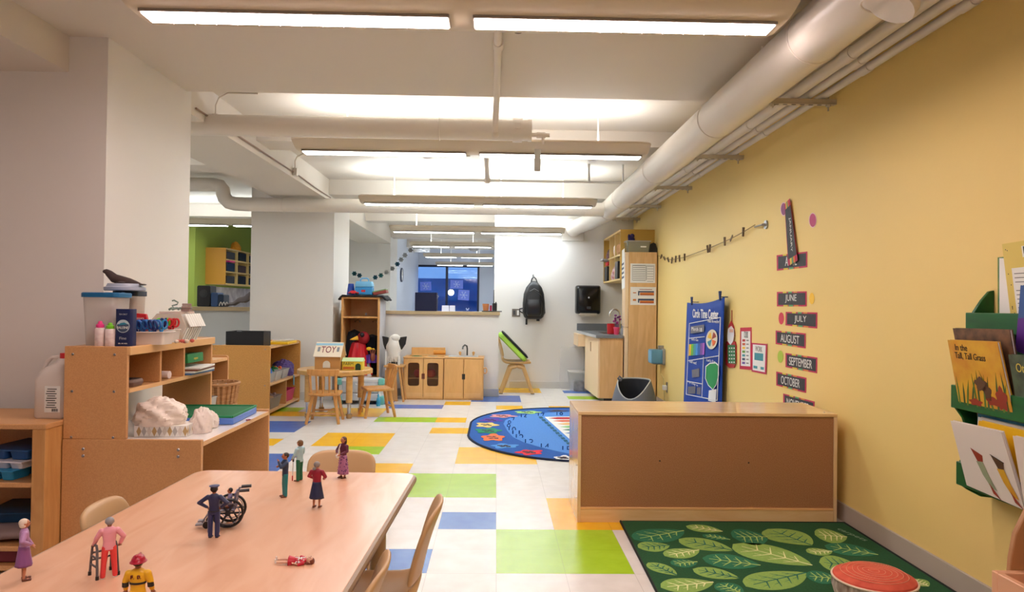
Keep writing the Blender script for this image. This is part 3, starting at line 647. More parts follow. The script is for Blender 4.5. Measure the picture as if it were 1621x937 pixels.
# bins of scissors
BIN = mat('bin_white', (220, 208, 200), .4)
def caddy(lab, x, y, hw, hd, h):
    t = thing('scissor_bin', lab, 'bin', (x, y, zt))
    o_ = rsec(hw*.88, hd*.88, .012, 0); a_ = rsec(hw, hd, .014, h); i_ = rsec(hw-.003, hd-.003, .012, h); b_ = rsec(hw*.86, hd*.86, .012, .004)
    n = len(o_); vs = o_+a_+i_+b_
    fs = [(k*n+j, k*n+(j+1) % n, (k+1)*n+(j+1) % n, (k+1)*n+j) for k in range(3) for j in range(n)]+[tuple(range(n)), tuple(range(3*n, 4*n))]
    obj('bin_body', MB().add(vs, fs), BIN, t)
    obj('bin_rim', MB().tube([(p[0]*1.03, p[1]*1.03, h) for p in rrect(0, 0, hw, hd, .014)], .003, n=6, closed=True), BIN, t)
    return t
cxb = PY(247, 540, 3.5).x
caddy('white plastic bin full of blue-handled scissors on the hutch', PY(240, 540, 3.42).x, 3.42, .085, .06, .058)
caddy('small white bin beside the scissor bin, holding green and red handles', PY(268, 540, 3.62).x-.005, 3.60, .05, .05, .062)
caddy('white bin half hidden behind the navy salt box', PY(221, 540, 3.55).x, 3.57, .05, .05, .055)
def scissors(lab, m, x, y, z, rz, tilt):
    t = thing('scissors', lab, 'scissors', (x, y, z), rz, 'scissors standing in the hutch bins'); t.scale = (1.5, 1.5, 1.35)
    for sg in (-1, 1):
        M = Matrix.Rotation(R(tilt), 3, 'X')
        q = MB().tube([M@Vector((sg*.011+.009*math.cos(a), 0, .03+.015*math.sin(a))) for a in [2*math.pi*i/16 for i in range(16)]], .0035, n=6, closed=True)
        q.tube([M@Vector((sg*.006, 0, .016)), M@Vector((-sg*.002, 0, -.01))], .003, n=6)
        obj('handle_loop', q, m, t)
    obj('blades', MB().add([M@Vector(p) for p in ((-.004, 0, -.01), (.004, 0, -.01), (0, 0, -.045), (0, .002, -.01))], [(0, 1, 2), (0, 3, 2), (1, 3, 2), (0, 1, 3)]), STEEL, t)
sx = PY(240, 540, 3.42).x
for k, (dxx, dyy, r_, tl, m_, nm) in enumerate(((-.062, .0, 20, 8, mat('navy_handle', (24, 50, 120), .4), 'navy'), (-.035, -.01, -10, 12, BLUE, 'blue'), (-.012, .015, 30, -8, mat('sky_handle', (40, 130, 190), .4), 'sky blue'), (.015, -.005, 0, 6, BLUE, 'blue'), (.04, .01, 60, 0, mat('sky_handle', (40, 130, 190), .4), 'sky blue'), (.03, -.03, -30, 15, mat('navy_handle', (24, 50, 120), .4), 'navy'), (-.05, .03, 70, -12, PURP, 'purple'))):
    pos = ['leftmost in the scissor bin', 'second from the left in the scissor bin', 'at the middle back of the scissor bin', 'at the middle front of the scissor bin', 'rightmost at the back of the scissor bin', 'leaning at the right front of the scissor bin', 'at the left back of the scissor bin'][k]
    scissors(f'{nm}-handled scissors {pos}', m_, sx+dxx, 3.42+dyy, zt+.052, R(r_), tl)
for k, (dxx, dyy, r_, tl, m_, nm) in enumerate(((-.02, 0, 30, 10, LIME, 'green'), (.01, .01, -20, -8, RED, 'red'), (.03, -.01, 50, 12, RED, 'red'), (-.005, -.02, 80, 0, mat('navy_handle', (24, 50, 120), .4), 'navy'))):
    scissors(f'{nm}-handled scissors ' + ['leftmost in the small bin', 'at the back of the small bin', 'rightmost in the small bin', 'lying low in the small bin'][k], m_, PY(268, 540, 3.62).x-.005+dxx, 3.60+dyy, zt+.056, R(r_), tl)
# hexagonal paper holder
cxh = PY(281, 530, 3.72).x; cyh = 3.74
t = thing('card_holder', 'clear hexagonal bin with rows of white cards at the end of the hutch', 'card holder', (cxh-.01, cyh, zt))
hx = [(-.085, 0), (.045, 0), (.085, .075), (.055, .14), (-.065, .14), (-.13, .065)]
obj('holder_shell', MB().prism(hx, 'y', -.09, .09), mat('holder_smoke', (216, 196, 180), .2, alpha=.5), t, bev=.002)
for k in range(7):
    x = -.005+k*.0; y = -.088+k*.027
    obj('card', MB().obox((.088, y+.012, .107), .0025, .011, .036, ry=R(-26)), PAPER, t)
    obj('card', MB().obox((.073, y+.012, .036), .0025, .0035, .036, ry=R(24)), PAPER, t)
obj('card', MB().box(-.055, .05, -.085, .085, .1405, .15), mat('pink_card', (226, 206, 198), .6), t)
tag(obj('toy_snake', MB().tube([(cxh-.045+.11*i/24, cyh-.02+.01*math.sin(i*.9), zt+.160+.008*abs(math.sin(i*.6))+(0 if i > 6 else 0)) for i in range(25)]+[(cxh+.05-.0*i, cyh-.02, zt+.165) for i in range(1)], .006, n=8).tube([(cxh-.02, cyh-.02, zt+.168), (cxh-.03, cyh-.02, zt+.18), (cxh-.005, cyh-.02, zt+.187), (cxh+.0, cyh-.02, zt+.197), (cxh-.02, cyh-.02, zt+.208), (cxh-.03, cyh-.02, zt+.205)], .004, n=8), mat('grey_green', (130, 150, 140), .5)), 'coiled grey-green toy snake on top of the card holder', 'toy')
for k in range(3): tag(obj('small_block', MB().obox((cxh+.045, cyh-.02, zt+.158+k*.014), .022, .02, .0065, rz=R(k*12)), mat('taupe_block', (150, 125, 118), .6), bev=.002), ['bottom', 'middle', 'top'][k]+' of three taupe blocks stacked on the card holder', 'block', 'taupe blocks on the card holder')
t = thing('bead_pile', 'small heap of red and cream shells beside the card holder', 'shell', (PY(290, 535, 3.50).x, 3.5, zt)); t['kind'] = 'stuff'
for k in range(9):
    a = k*2.4; r_ = .008+.004*k
    obj('shell', MB().ell((r_*math.cos(a), r_*math.sin(a), .009+.002*(k % 3)), (.011, .009, .009), 8, 6), [mat('coral', (200, 90, 80), .5), mat('cream', (230, 210, 190), .5)][k % 2], t)
# ---------------------------------------------------------------- inside the hutch
zc = zm+.001
a = PX(215, 605, XH)
t = thing('dark_pouch', 'flat dark pouch lying in the nearest hutch cubby', 'pouch', (XH-.10, 3.30, zc))
obj('pouch_body', loftsecs(MB(), [rsec(.085, .055, .02, 0), rsec(.09, .06, .02, .02), rsec(.085, .055, .02, .032)]), mat('taupe_leather', (110, 84, 74), .6), t, bev=.002)
obj('pouch_opening', MB().box(-.06, .08, -.05, .04, .0325, .034), BLACK, t)
yb = PX(262, 590, XH).y
tag(obj('white_board', MB().box(XH-.2, XH-.01, yd1+.012, yd1+.02, zc, zc+.085), PAPER), 'thin white board standing beside the first divider of the hutch', 'board')
c = PX(268, 602, XH-.02)
tag(obj('chalk_tube', MB().cyl((XH-.13, c.y, zc+.02), (XH-.015, c.y-.01, zc+.02), .019, n=24), mat('rose_white', (228, 210, 208), .5)), 'pale round tube lying in the middle hutch cubby', 'tube')
t = thing('green_box', 'green box lying in the far hutch cubby', 'box', (XH-.10, (yd2+YH)/2-.02, zc+.045))
obj('box_body', MB().obox((0, 0, .033), .09, .10, .024, ry=R(-4)), mat('green_box', (30, 130, 66), .5), t, bev=.003)
text('crayons', .05, .014, mat('gold_ink', (220, 200, 90), .5), t, (.0912, 0, .033), Matrix(((0, 0, 1), (1, 0, 0), (0, 1, 0))))
for k in range(4): tag(obj('picture_book', MB().obox((XH-.075+.004*k, (yd2+YH)/2-.01+.005*k, zc+.005+.0095*k), .105, .135, .004, rz=R(3*(k-1))), [mat('blue_spine', (70, 110, 160), .5), PAPER, mat('brown_cover', (130, 80, 60), .5), PAPER][k], bev=.001), ['thin blue book at the bottom of the pile under the green box', 'white book second from the bottom in the far hutch cubby', 'brown book third from the bottom in the far hutch cubby', 'white book directly beneath the green box'][k], 'book', 'books in the far hutch cubby')
# ---------------------------------------------------------------- on the white desktop
zd = ZD+.001
c = PZ(245, 680, ZD)
t = thing('tissue_box', 'flat tissue box with a grey and gold diamond pattern under the plastic bags', 'box', (-1.52, 3.36, zd), R(4))
obj('box_body', MB().box(-.115, .115, -.065, .065, 0, .052), PAPER, t, bev=.001)
q = MB().m(0); k = 0
for i in range(10):
    x = -.105+i*.0225
    q.m(k % 3); k += 1
    q.slab([(x, -.0652, .026), (x+.011, -.0652, .049), (x+.022, -.0652, .026), (x+.011, -.0652, .003)], (0, -1, 0), .0005)
for i in range(6):
    y = -.06+i*.0215; q.m(i % 3)
    q.slab([(.1152, y, .026), (.1152, y+.01, .049), (.1152, y+.02, .026), (.1152, y+.01, .003)], (1, 0, 0), .0005)
obj('diamond_print', q, [mat('gold_print', (190, 160, 110), .5), mat('grey_print', (180, 178, 176), .5), mat('light_print', (215, 208, 200), .5)], t)
def bag(name, lab, c, r, m, seed, cat):
    rnd = random.Random(seed); b = MB().ell((0, 0, 0), 1, 64, 40)
    ph = [(rnd.uniform(0, 6.3), rnd.uniform(2, 6), rnd.uniform(2, 6), rnd.uniform(2, 6)) for _ in range(9)]
    vs = []
    for x, y, z in b.v:
        d = 1+sum(.03*math.sin(p+a*x+b_*y+c_*z) for p, a, b_, c_ in ph)+.05*abs(math.sin(5*x+4*z+3*y+seed))+.045*abs(math.sin(9*x-7*z+4*y))+.035*abs(math.sin(13*z+8*y-6*x+seed))
        pn = Vector((x, y, z)); d += .16*(.35-abs(noise.noise(pn*2.2+Vector((seed, 0, 0)))))+.10*(.35-abs(noise.noise(pn*5+Vector((0, seed, 0)))))
        zz = max(z*d, -.55)
        vs.append((x*d*r[0], y*d*r[1], zz*r[2]))
    b.v = vs; b.move((0, 0, .55*r[2]))
    return tag(obj(name, b, m, loc=c), lab, cat)
BAG = mat('bag_plastic', (238, 224, 212), .35, bump=.3, scale=30)
bag('plastic_bag', 'crumpled cream plastic bag heaped on the tissue box', (-1.54, 3.35, zd+.048), (.105, .075, .075), BAG, 3, 'bag')
bag('plastic_bag', 'smaller crumpled white bag at the right of the tissue box', (-1.385, 3.43, zd), (.045, .05, .07), mat('bag_white', (236, 222, 214), .35, bump=.3, scale=30), 8, 'bag')
bag('yarn_ball', 'fluffy white ball beside the plastic bags', (-1.40, 3.56, zd), (.04, .04, .048), mat('fluff', (232, 220, 212), .95, bump=.6, scale=200), 5, 'ball')
tag(obj('red_block', MB().box(-.02, .02, -.015, .015, 0, .015), RED, loc=(-1.40, 3.455, zd+.001), bev=.002), 'small red block beside the white fluffy ball', 'block')
t = thing('letter_tray', 'shallow green-lined tray with a blue rim on the white desk', 'tray', (-1.52, 3.83, zd), R(2))
obj('blue_shell', MB().box(-.20, .20, -.20, .20, 0, .034), mat('cornflower', (88, 130, 215), .4), t, bev=.006)
obj('green_lining', MB().box(-.19, .19, -.19, .19, .0345, .040), mat('felt_green', (16, 110, 62), .7), t, bev=.002)
obj('green_rim', MB().frame(-.2, .2, -.2, .2, .008, .034, .046).xf(Matrix(((1,0,0),(0,0,1),(0,1,0)))), mat('rim_green', (30, 135, 85), .5), t, bev=.002)
tag(obj('red_button', MB().cyl((0, 0, 0), (0, 0, .004), .012, n=20), mat('dark_red', (150, 40, 60), .5), loc=PZ(393, 665, ZD+.001)), 'small dark red button lying on the white desk top', 'button')
# ================================================================ BASKET SHELF and SHELF UNIT further back
XS = PZ(434, 660, 0).x; a = PZ(434, 660, 0); b = PZ(476, 640, 0)
ys0, ys1 = a.y, b.y
xl = PY(335, 600, ys0).x-.55; zt2 = PY(427, 547, ys0).z
xr = PY(427, 600, ys0).x
t = thing('storage_shelf', 'open maple storage shelf with toy bins, beside the white column', 'shelf', ((xl+xr)/2, (ys0+ys1)/2, 0))
ox, oy = (xl+xr)/2, (ys0+ys1)/2
ys1 = max(ys1, ys0+1.15)
def L(mb): return mb.move((-ox, -oy, 0))
xlp = xr-.62
MPL = mat('maple_panel', (216, 158, 84), .4, kind='speckle', rgb2=(204, 146, 74), scale=120)
obj('end_panel', L(MB().prism([(p[0], p[1]) for p in rrect((xlp+xr)/2, zt2/2, (xr-xlp)/2, zt2/2, .025)], 'y', ys0, ys0+.02)), MPL, t, bev=.002)
obj('end_panel', L(MB().prism([(p[0], p[1]) for p in rrect((xlp+xr)/2, zt2/2, (xr-xlp)/2, zt2/2, .025)], 'y', ys1-.02, ys1)), MPL, t, bev=.002)
obj('top_board', L(MB().box(xlp+.01, xr-.01, ys0+.02, ys1-.02, zt2-.035, zt2-.015)), MAPLEX, t, bev=.002)
obj('shelf_board', L(MB().box(xlp+.01, xr-.005, ys0+.02, ys1-.02, .31, .33)), MAPLEX, t, bev=.002)
obj('bottom_board', L(MB().box(xlp+.01, xr-.005, ys0+.02, ys1-.02, .03, .05)), MAPLEX, t, bev=.002)
ym = (ys0+ys1)/2+.05
obj('divider', L(MB().box(xlp+.25, xr-.01, ym-.008, ym+.008, .05, .31)), PLY, t)
obj('back_panel', L(MB().box(xlp+.22, xlp+.235, ys0+.02, ys1-.02, .03, zt2-.03)), PLY, t)
q = MB()
for (x, z) in ((xr-.05, zt2-.04), (xlp+.05, zt2-.04), (xr-.05, .32)): screw(q, (x, ys0, z), (0, -1, 0), .006)
obj('bolt', L(q), STEEL, t)
# what is on it
c = PY(394, 545, ys0+.15)
t = thing('file_box', 'black open file box with a carry slot on the storage shelf', 'box', (PY(393, 540, ys0+.16).x, ys0+.17, zt2-.014))
bh = PY(393, 523, ys0+.05).z-zt2+.014; bw = (PY(423, 540, ys0+.05).x-PY(363, 540, ys0+.05).x)/2
obj('box_front', MB().prism([(-bw, 0), (bw, 0), (bw, bh-.012), (-.02, bh-.012), (-.03, bh), (-bw*.45, bh), (-bw*.55, bh-.012), (-bw, bh-.012)], 'y', -.12, -.113), BLACK, t, bev=.001)
obj('box_sides', MB().box(-bw, -bw+.006, -.113, .113, 0, bh-.012).box(bw-.006, bw, -.113, .113, 0, bh-.012).box(-bw, bw, .107, .113, 0, bh-.012).box(-bw, bw, -.113, .113, 0, .006), BLACK, t)
obj('slot_rim', MB().box(-bw*.42, -bw*.0-.03, -.1215, -.1205, bh-.012, bh-.004), GREY, t)
c = PY(443, 540, ys0+.55)
t = thing('yellow_tray', 'yellow tray with a clear lid on the storage shelf', 'tray', (c.x, ys0+.62, zt2-.014))
obj('tray_body', MB().box(-.11, .12, -.18, .18, 0, .028), YEL, t, bev=.006); obj('clear_lid', MB().box(-.06, .11, -.15, .15, .029, .05), CLEAR, t, bev=.01)
def bin_(name, lab, m, c, hw, hd, h, cat='bin', grp=None, rim=True, fill=None):
    t = thing(name, lab, cat, c, 0, grp); o_ = rsec(hw*.86, hd*.86, .012, 0); a_ = rsec(hw, hd, .014, h); i_ = rsec(hw-.004, hd-.004, .012, h); b_ = rsec(hw*.84, hd*.84, .012, .005)
    n = len(o_); vs = o_+a_+i_+b_
    fs = [(k*n+j, k*n+(j+1) % n, (k+1)*n+(j+1) % n, (k+1)*n+j) for k in range(3) for j in range(n)]+[tuple(range(n)), tuple(range(3*n, 4*n))]
    obj('bin_body', MB().add(vs, fs), m, t)
    if rim: obj('bin_rim', MB().tube([(p[0]*1.02, p[1]*1.02, h) for p in rrect(0, 0, hw, hd, .014)], .004, n=6, closed=True), m, t)
    return t
def clutter(prefix, cat, c, hw, hd, z, n, cols, seed, where, r=.03):
    rnd = random.Random(seed)
    for k in range(n):
        x = c[0]+rnd.uniform(-hw, hw); y = c[1]+rnd.uniform(-hd, hd); cn, cm = cols[k % len(cols)]
        ty = k % 3
        if ty == 0: q = MB().ell((0, 0, 0), (r, r*.8, r*.7), 12, 8)
        elif ty == 1: q = MB().obox((0, 0, 0), r*.9, r*.6, r*.5, rz=rnd.uniform(0, 3), ry=rnd.uniform(-.4, .4))
        else: q = MB().tube([(r*math.cos(a), r*.5*math.sin(a), r*.5*math.sin(2*a)) for a in [2*math.pi*i/12 for i in range(12)]], r*.28, n=8, closed=True)
        shp = ['rounded', 'block-shaped', 'looped'][ty]
        tag(obj('toy_piece', q, cm, loc=(x, y, z+rnd.uniform(0, r*.8)), bev=.002 if ty == 1 else 0), f'{cn} {shp} toy piece {where}', cat, prefix)
CB = mat('clear_bin', (208, 206, 206), .2, alpha=.6)
xbn = xr-.17
tgs = [('orange', ORNG), ('blue', BLUE), ('red', RED), ('green', GREEN)]
for k, y in enumerate((ys0+.2, ys0+.45, ys0+.70)):
    bin_('toy_bin', ['nearest clear bin on the middle board of the storage shelf', 'middle clear bin with orange toys on the storage shelf', 'third clear bin on the middle board of the storage shelf'][k], CB, (xbn, y, .331), .14, .11, .10)
    clutter('toys in the storage shelf bins', 'toy', (xbn, y), .09, .07, .42, 5, [tgs[(k+1) % 4], tgs[k], tgs[(k+2) % 4]], 10+k, ['in the nearest clear bin', 'in the middle clear bin', 'in the third clear bin'][k], .035)
t = bag('purple_bag', 'dark purple toy bag at the far end of the middle board', (xbn+.02, ys0+.97, .331), (.11, .12, .11), mat('purple_cloth', (84, 66, 130), .7), 4, 'bag')
tag(obj('price_card', MB().obox((xr+.008, ys0+.85, .29), .004, .045, .055, rz=R(20)), mat('card_blue', (120, 190, 230), .6)), 'pale blue card hanging from the edge of the storage shelf', 'card')
bin_('toy_bin', 'grey bin of blocks on the bottom board of the storage shelf', mat('bin_grey', (150, 140, 130), .5), (xbn, ys0+.32, .051), .15, .18, .12)
clutter('toys in the bottom bins', 'toy', (xbn, ys0+.32), .1, .12, .16, 6, [('tan', mat('tan_block', (200, 160, 120), .6)), ('white', PAPER), ('taupe', mat('taupe_block', (150, 125, 118), .6))], 30, 'in the grey bottom bin', .035)
bin_('toy_bin', 'pink bin at the far end of the bottom board', mat('raspberry', (190, 40, 90), .5), (xbn, ys0+.88, .051), .14, .17, .13)
# basket stand
yk0 = 4.55; xk = PY(362, 600, yk0+.57).x; zk = PY(362, 562, yk0+.57).z
t = thing('basket_stand', 'small open maple shelf between the desk and the storage shelf', 'shelf', (xk-.2, yk0+.3, 0))
ox, oy = xk-.2, yk0+.3
def L(mb): return mb.move((-ox, -oy, 0))
ye = PX(362, 600, xk).y
obj('side_panel', L(MB().prism(rrect(xk-.2, zk/2, .2, zk/2, .02), 'y', yk0+.55, yk0+.57)), PLY, t, bev=.002)
obj('side_panel', L(MB().prism(rrect(xk-.2, zk/2, .2, zk/2, .02), 'y', yk0, yk0+.02)), PLY, t, bev=.002)
obj('top_board', L(MB().box(xk-.39, xk-.003, yk0+.02, yk0+.55, zk-.035, zk-.015)), MAPLEX, t)
obj('shelf_board', L(MB().box(xk-.39, xk-.003, yk0+.02, yk0+.55, .44, .46)), MAPLEX, t)
obj('back_panel', L(MB().box(xk-.4, xk-.39, yk0+.02, yk0+.55, .0, zk-.035)), PLY, t)
c = PY(351, 640, yk0+.36)
t = thing('wicker_basket', 'light woven basket on the small shelf behind the desk', 'basket', (c.x-.01, yk0+.36, .461))
WK = mat('wicker', (206, 160, 112), .7, kind='wood', rgb2=(170, 118, 72), scale=8, stretch=(1, 1, 14), bump=.6)
q = MB(); n = 20
for k in range(n):
    a = 2*math.pi*k/n; q.cyl((.085*math.cos(a), .12*math.sin(a), 0), (.11*math.cos(a), .15*math.sin(a), .17), .013, n=6)
obj('basket_staves', q, WK, t)
obj('basket_wall', MB().lathe([(.083, .0), (.105, .165), (.1, .165), (.08, .01)], n=28, sy=1.38), WK, t)
q = MB()
for z, s in ((.165, 1.04), (.02, .86)): q.tube([(.11*s*math.cos(a), .15*s*math.sin(a), z) for a in [2*math.pi*i/28 for i in range(28)]], .010, n=8, closed=True)
obj('basket_rim', q, WK, t)
clutter('toys in the basket', 'toy', (c.x-.01, yk0+.36), .05, .08, .58, 4, [('white', PAPER), ('grey', GREY)], 3, 'in the wicker basket', .03)
bin_('toy_bin', 'clear bin standing before the wicker basket', CB, (c.x-.03, yk0+.12, .461), .07, .06, .10)
# ================================================================ ROUND TABLE with chairs
pa, pb = PZ(508, 664), PZ(565, 661)
tc = Vector(((PZ(508, 664).x+PZ(565, 661).x)/2+.0, (pa.y+PZ(548, 652.6).y)/2+.05, 0))
ty = 7.62; tx = PY(531, 580, ty).x; 
ztb = PY(531, 583, ty).z; rt = (PY(589.5, 580, ty).x-PY(472.5, 580, ty).x)/2
TW = mat('table_wood', (222, 176, 108), .35, kind='wood', rgb2=(206, 156, 88), scale=3, stretch=(1.5, 8, 8))
t = thing('round_table', 'small round maple table with a toy house on it', 'table', (tx, ty, 0))
obj('tabletop', MB().lathe([(rt-.02, ztb-.05), (rt, ztb-.045), (rt, ztb-.006), (rt-.008, ztb)], n=48), TW, t)
for k in range(4):
    a = R(40+90*k); x, y = .42*rt/.4*.75*math.cos(a)*1.0, .42*rt/.4*.75*math.sin(a)
    lg = obj('leg', MB().cyl((x, y, .16), (x, y, ztb-.05), .033, n=18), TW, t)
    obj('leg_sleeve', MB().cyl((x, y, .045), (x, y, .16), .020, n=16), CHROME, lg); obj('leg_glide', MB().cyl((x, y, 0), (x, y, .045), .027, .03, n=16), mat('glide_tan', (176, 140, 90), .5), lg)
# toy house
hh = PY(520, 543, ty-.1).z-ztb
c = PY(521, 585, ty-.02)
t = thing('toy_house', 'wooden toy store house with a red sign on the round table', 'toy house', (PY(524, 583, ty-.05).x, ty-.08, ztb))
hw = (PY(543, 560, ty-.1).x-PY(503, 560, ty-.1).x)/2
wall_h = hh*.55
q = MB().prism([(-.13, 0), (.10, 0), (.10, wall_h), (-.015, hh), (-.13, wall_h)], 'x', -hw, hw)
obj('house_body', q, mat('mdf_tan', (196, 144, 84), .6), t)
obj('gable_print', MB().prism([(-.12, .0), (.09, .0), (.09, wall_h), (-.015, hh-.02), (-.12, wall_h)], 'x', -hw-.002, -hw), mat('gable_cream', (226, 196, 170), .6), t)
q = MB().slab([(-hw-.01, -.155, wall_h-.015), (hw+.01, -.155, wall_h-.015), (hw+.01, -.013, hh+.005), (-hw-.01, -.013, hh+.005)], (0, -.72, .69), .006)
rf = obj('roof_panel', q, mat('roof_cream', (238, 220, 196), .55), t)
obj('roof_panel', MB().slab([(-hw-.01, .115, wall_h-.015), (hw+.01, .115, wall_h-.015), (hw+.01, -.017, hh+.005), (-hw-.01, -.017, hh+.005)], (0, .72, .69), .006), mat('roof_cream', (238, 220, 196), .55), t)
rd = Vector((0, .142, hh+.02-wall_h)).normalized(); B2 = Matrix((Vector((1, 0, 0)), rd, Vector((1, 0, 0)).cross(rd))).transposed()
mid_ = Vector((0, -.084, (hh+wall_h)/2-.005))+B2@Vector((0, 0, .0075))
text('TOY', .15, .085, mat('maroon_ink', (130, 30, 50), .5), rf, mid_+B2@Vector((.0, -.002, 0)), B2)
obj('roof_band', MB().slab([mid_+B2@Vector(p) for p in ((-hw-.008, .055, -.001), (hw+.008, .055, -.001), (hw+.008, .085, -.001), (-hw-.008, .085, -.001))], B2@Vector((0, 0, 1)), .001), mat('sky_print', (150, 195, 215), .6), rf)
obj('roof_window_print', MB().slab([mid_+B2@Vector(p) for p in ((-hw+.02, -.03, 0), (-hw+.045, -.03, 0), (-hw+.045, .03, 0), (-hw+.02, .03, 0))], B2@Vector((0, 0, 1)), .001).slab([mid_+B2@Vector(p) for p in ((hw-.045, -.03, 0), (hw-.02, -.03, 0), (hw-.02, .03, 0), (hw-.045, .03, 0))], B2@Vector((0, 0, 1)), .001), GREY, rf)
P = [(.022*math.cos(a), .05+.03*math.sin(a)) for a in [math.pi*i/10 for i in range(11)]]+[(-.022, .02), (.022, .02)]
obj('arched_window', MB().prism([(p[0]*1.7-.01, p[1]*1.2) for p in P], 'y', -.1325, -.1305), mat('pale_window', (226, 222, 212), .5), t)
obj('gable_window', MB().box(-hw-.003, -hw-.0015, -.06, .03, .06, .12).box(-hw-.003, -hw-.0015, -.05, .02, .16, .2), mat('brick_red', (160, 60, 60), .6), t)
c = PY(563, 588, ty-.1)
t = thing('toy_garage', 'small yellow and green toy farm shed beside the toy house', 'toy house', (c.x-.02, ty-.12, ztb))
gw = .105; gh = .09
obj('shed_body', MB().box(-gw, gw, -.06, .06, 0, gh), mat('shed_yellow', (226, 200, 60), .5), t, bev=.002)
obj('shed_roof', MB().prism([(-.07, gh), (.07, gh), (0, gh+.035)], 'x', -gw-.004, gw+.004), mat('shed_roof', (190, 215, 160), .5), t)
P = [(.028*math.cos(a)+.06, .045+.024*math.sin(a)) for a in [math.pi*i/10 for i in range(11)]]+[(.032, 0), (.088, 0)]
obj('door_arch', MB().prism(P, 'y', -.062, -.0605), mat('dark_green', (20, 60, 40), .5), t)
text('FARM', .10, .03, mat('dark_green', (20, 60, 40), .5), t, (-.04, -.0608, .065))
obj('print_row', MB().box(-.095, .02, -.0615, -.0605, .008, .035), mat('orange_print', (200, 110, 40), .5), t)
# wooden chairs
CW = mat('chair_wood', (216, 158, 92), .35, kind='wood', rgb2=(196, 136, 72), scale=4, stretch=(8, 8, 1.2))
def wood_chair(lab, c, rz):
    t = thing('wooden_chair', lab, 'chair', c, rz, 'small wooden spindle chairs at the round table'); sz = .30; w = .155
    obj('seat', MB().prism(rrect(0, 0, w, .15, .05), 'z', sz-.028, sz), CW, t, bev=.008)
    for sx in (-1, 1):
        for sy in (-1, 1): obj('leg', MB().cyl((sx*(w-.0), sy*.155, 0), (sx*(w-.05), sy*.10, sz-.02), .015, .019, n=12), CW, t)
    obj('stretcher', MB().cyl((-.13, -.137, .1), (.13, -.137, .1), .009, n=8).cyl((-.13, .137, .1), (.13, .137, .1), .009, n=8), CW, t)
    top = .535
    q = MB(); n = 8
    P0 = [(-w+2*w*i/n, .145+.035*math.sin(math.pi*i/n)) for i in range(n+1)]; P1 = [(x, y+.022) for x, y in reversed(P0)]
    q.prism(P0+P1, 'z', top-.055, top); obj('top_rail', q, CW, t, bev=.006)
    for i in range(5):
        x = -.125+.0625*i; obj('spindle', MB().cyl((x*.95, .125, sz-.01), (x, .158+.033*math.cos(x*8)*.8, top-.045), .010 if 0 < i < 4 else .014, n=10), CW, t)
    return t
p0, p1 = PZ(484, 671), PZ(530, 672.5)
wood_chair('wooden spindle chair at the near side of the round table, its back to the camera', ((p0.x+p1.x)/2+.01, p0.y+.13, 0), math.pi+R(4))
p2 = PZ(574.6, 661); p3 = PZ(613, 660)
w2 = wood_chair('wooden spindle chair at the right of the round table, seen side on', ((p2.x+p3.x)/2, p2.y+.14, 0), R(-68))
# ================================================================ COSTUME LOCKER
ly0, ly1 = 8.72, 9.18
lx0, lx1 = PY(540, 500, ly0).x, PY(601, 500, ly0).x; lz = PY(570, 470, ly0).z
lx0 = max(lx0, -1.965)
t = thing('costume_locker', 'tall maple locker filled with dress-up clothes beside the white column', 'locker', ((lx0+lx1)/2, ly0, 0))
ox = (lx0+lx1)/2; hw = (lx1-lx0)/2; zsf = PY(570, 501, ly0).z; zb = PY(570, 597, ly0).z; ld = ly1-ly0
obj('side_panel', MB().box(-hw, -hw+.025, 0, ld, 0, lz), MAPLE, t, bev=.003); obj('side_panel', MB().box(hw-.025, hw, 0, ld, 0, lz), MAPLE, t, bev=.003)
obj('side_face', MB().box(hw, hw+.004, .02, ld-.02, .05, lz-.02), mat('locker_side_grey', (196, 196, 205), .5), t)
obj('top_board', MB().box(-hw+.025, hw-.025, 0, ld, lz-.025, lz), MAPLE, t, bev=.003)
for z in (zsf, zb, .06): obj('shelf_board', MB().box(-hw+.025, hw-.025, 0, ld-.01, z-.02, z), MAPLE, t, bev=.002)
obj('back_panel', MB().box(-hw, hw, ld-.012, ld, .02, lz), PLY, t)
for sx in (-.11, .11):
    for dxx in (-.02, .02): obj('coat_hook', MB().tube([(sx, ld-.012, zsf-.05), (sx+dxx, ld-.05, zsf-.06), (sx+dxx*1.4, ld-.06, zsf-.08), (sx+dxx*1.8, ld-.06, zsf-.06)], .005, n=8), CHROME, t)
obj('hook_plate', MB().box(-.02, .0, ld-.03, ld-.012, zsf+.01, zsf+.04), STEEL, t)
# locker-top things
zt3 = lz+.001
tag(obj('black_cloth', MB().grid(lambda u, v: Vector((lx0-.03+u*(lx1-lx0+.1), ly0-.02+v*(ld+.03), zt3+.012-(.05*max(0, abs(u-.5)*2-.86)/.14 if abs(u-.5) > .43 else 0)+.004*math.sin(20*u+9*v))), 24, 10), mat('black_cloth', (26, 26, 32), .9), solid=.02), 'black cloth draped over the top of the costume locker', 'cloth')
zt3 += .026
c = PY(573, 466, ly0+.2)
t = thing('tool_case', 'light blue plastic carry case with a handle on the locker', 'case', (PY(577, 460, ly0+.15).x, ly0+.15, zt3))
cw = .105; 
obj('case_base', MB().box(-cw, cw, -.08, .08, 0, .095), mat('case_blue', (50, 140, 200), .4), t, bev=.008)
obj('case_lid', loftsecs(MB(), [rsec(cw, .08, .01, .097), rsec(cw, .08, .01, .125), rsec(cw-.012, .065, .01, .165)]), mat('case_pale', (110, 175, 215), .4), t, bev=.004)
obj('case_handle', MB().tube([(-.05, 0, .16), (-.05, 0, .19), (-.03, 0, .205), (.03, 0, .205), (.05, 0, .19), (.05, 0, .16)], .009, n=10), mat('case_pale', (110, 175, 215), .4), t)
obj('case_badge', MB().box(-.025, .025, -.0815, -.0802, .035, .06), RED, t)
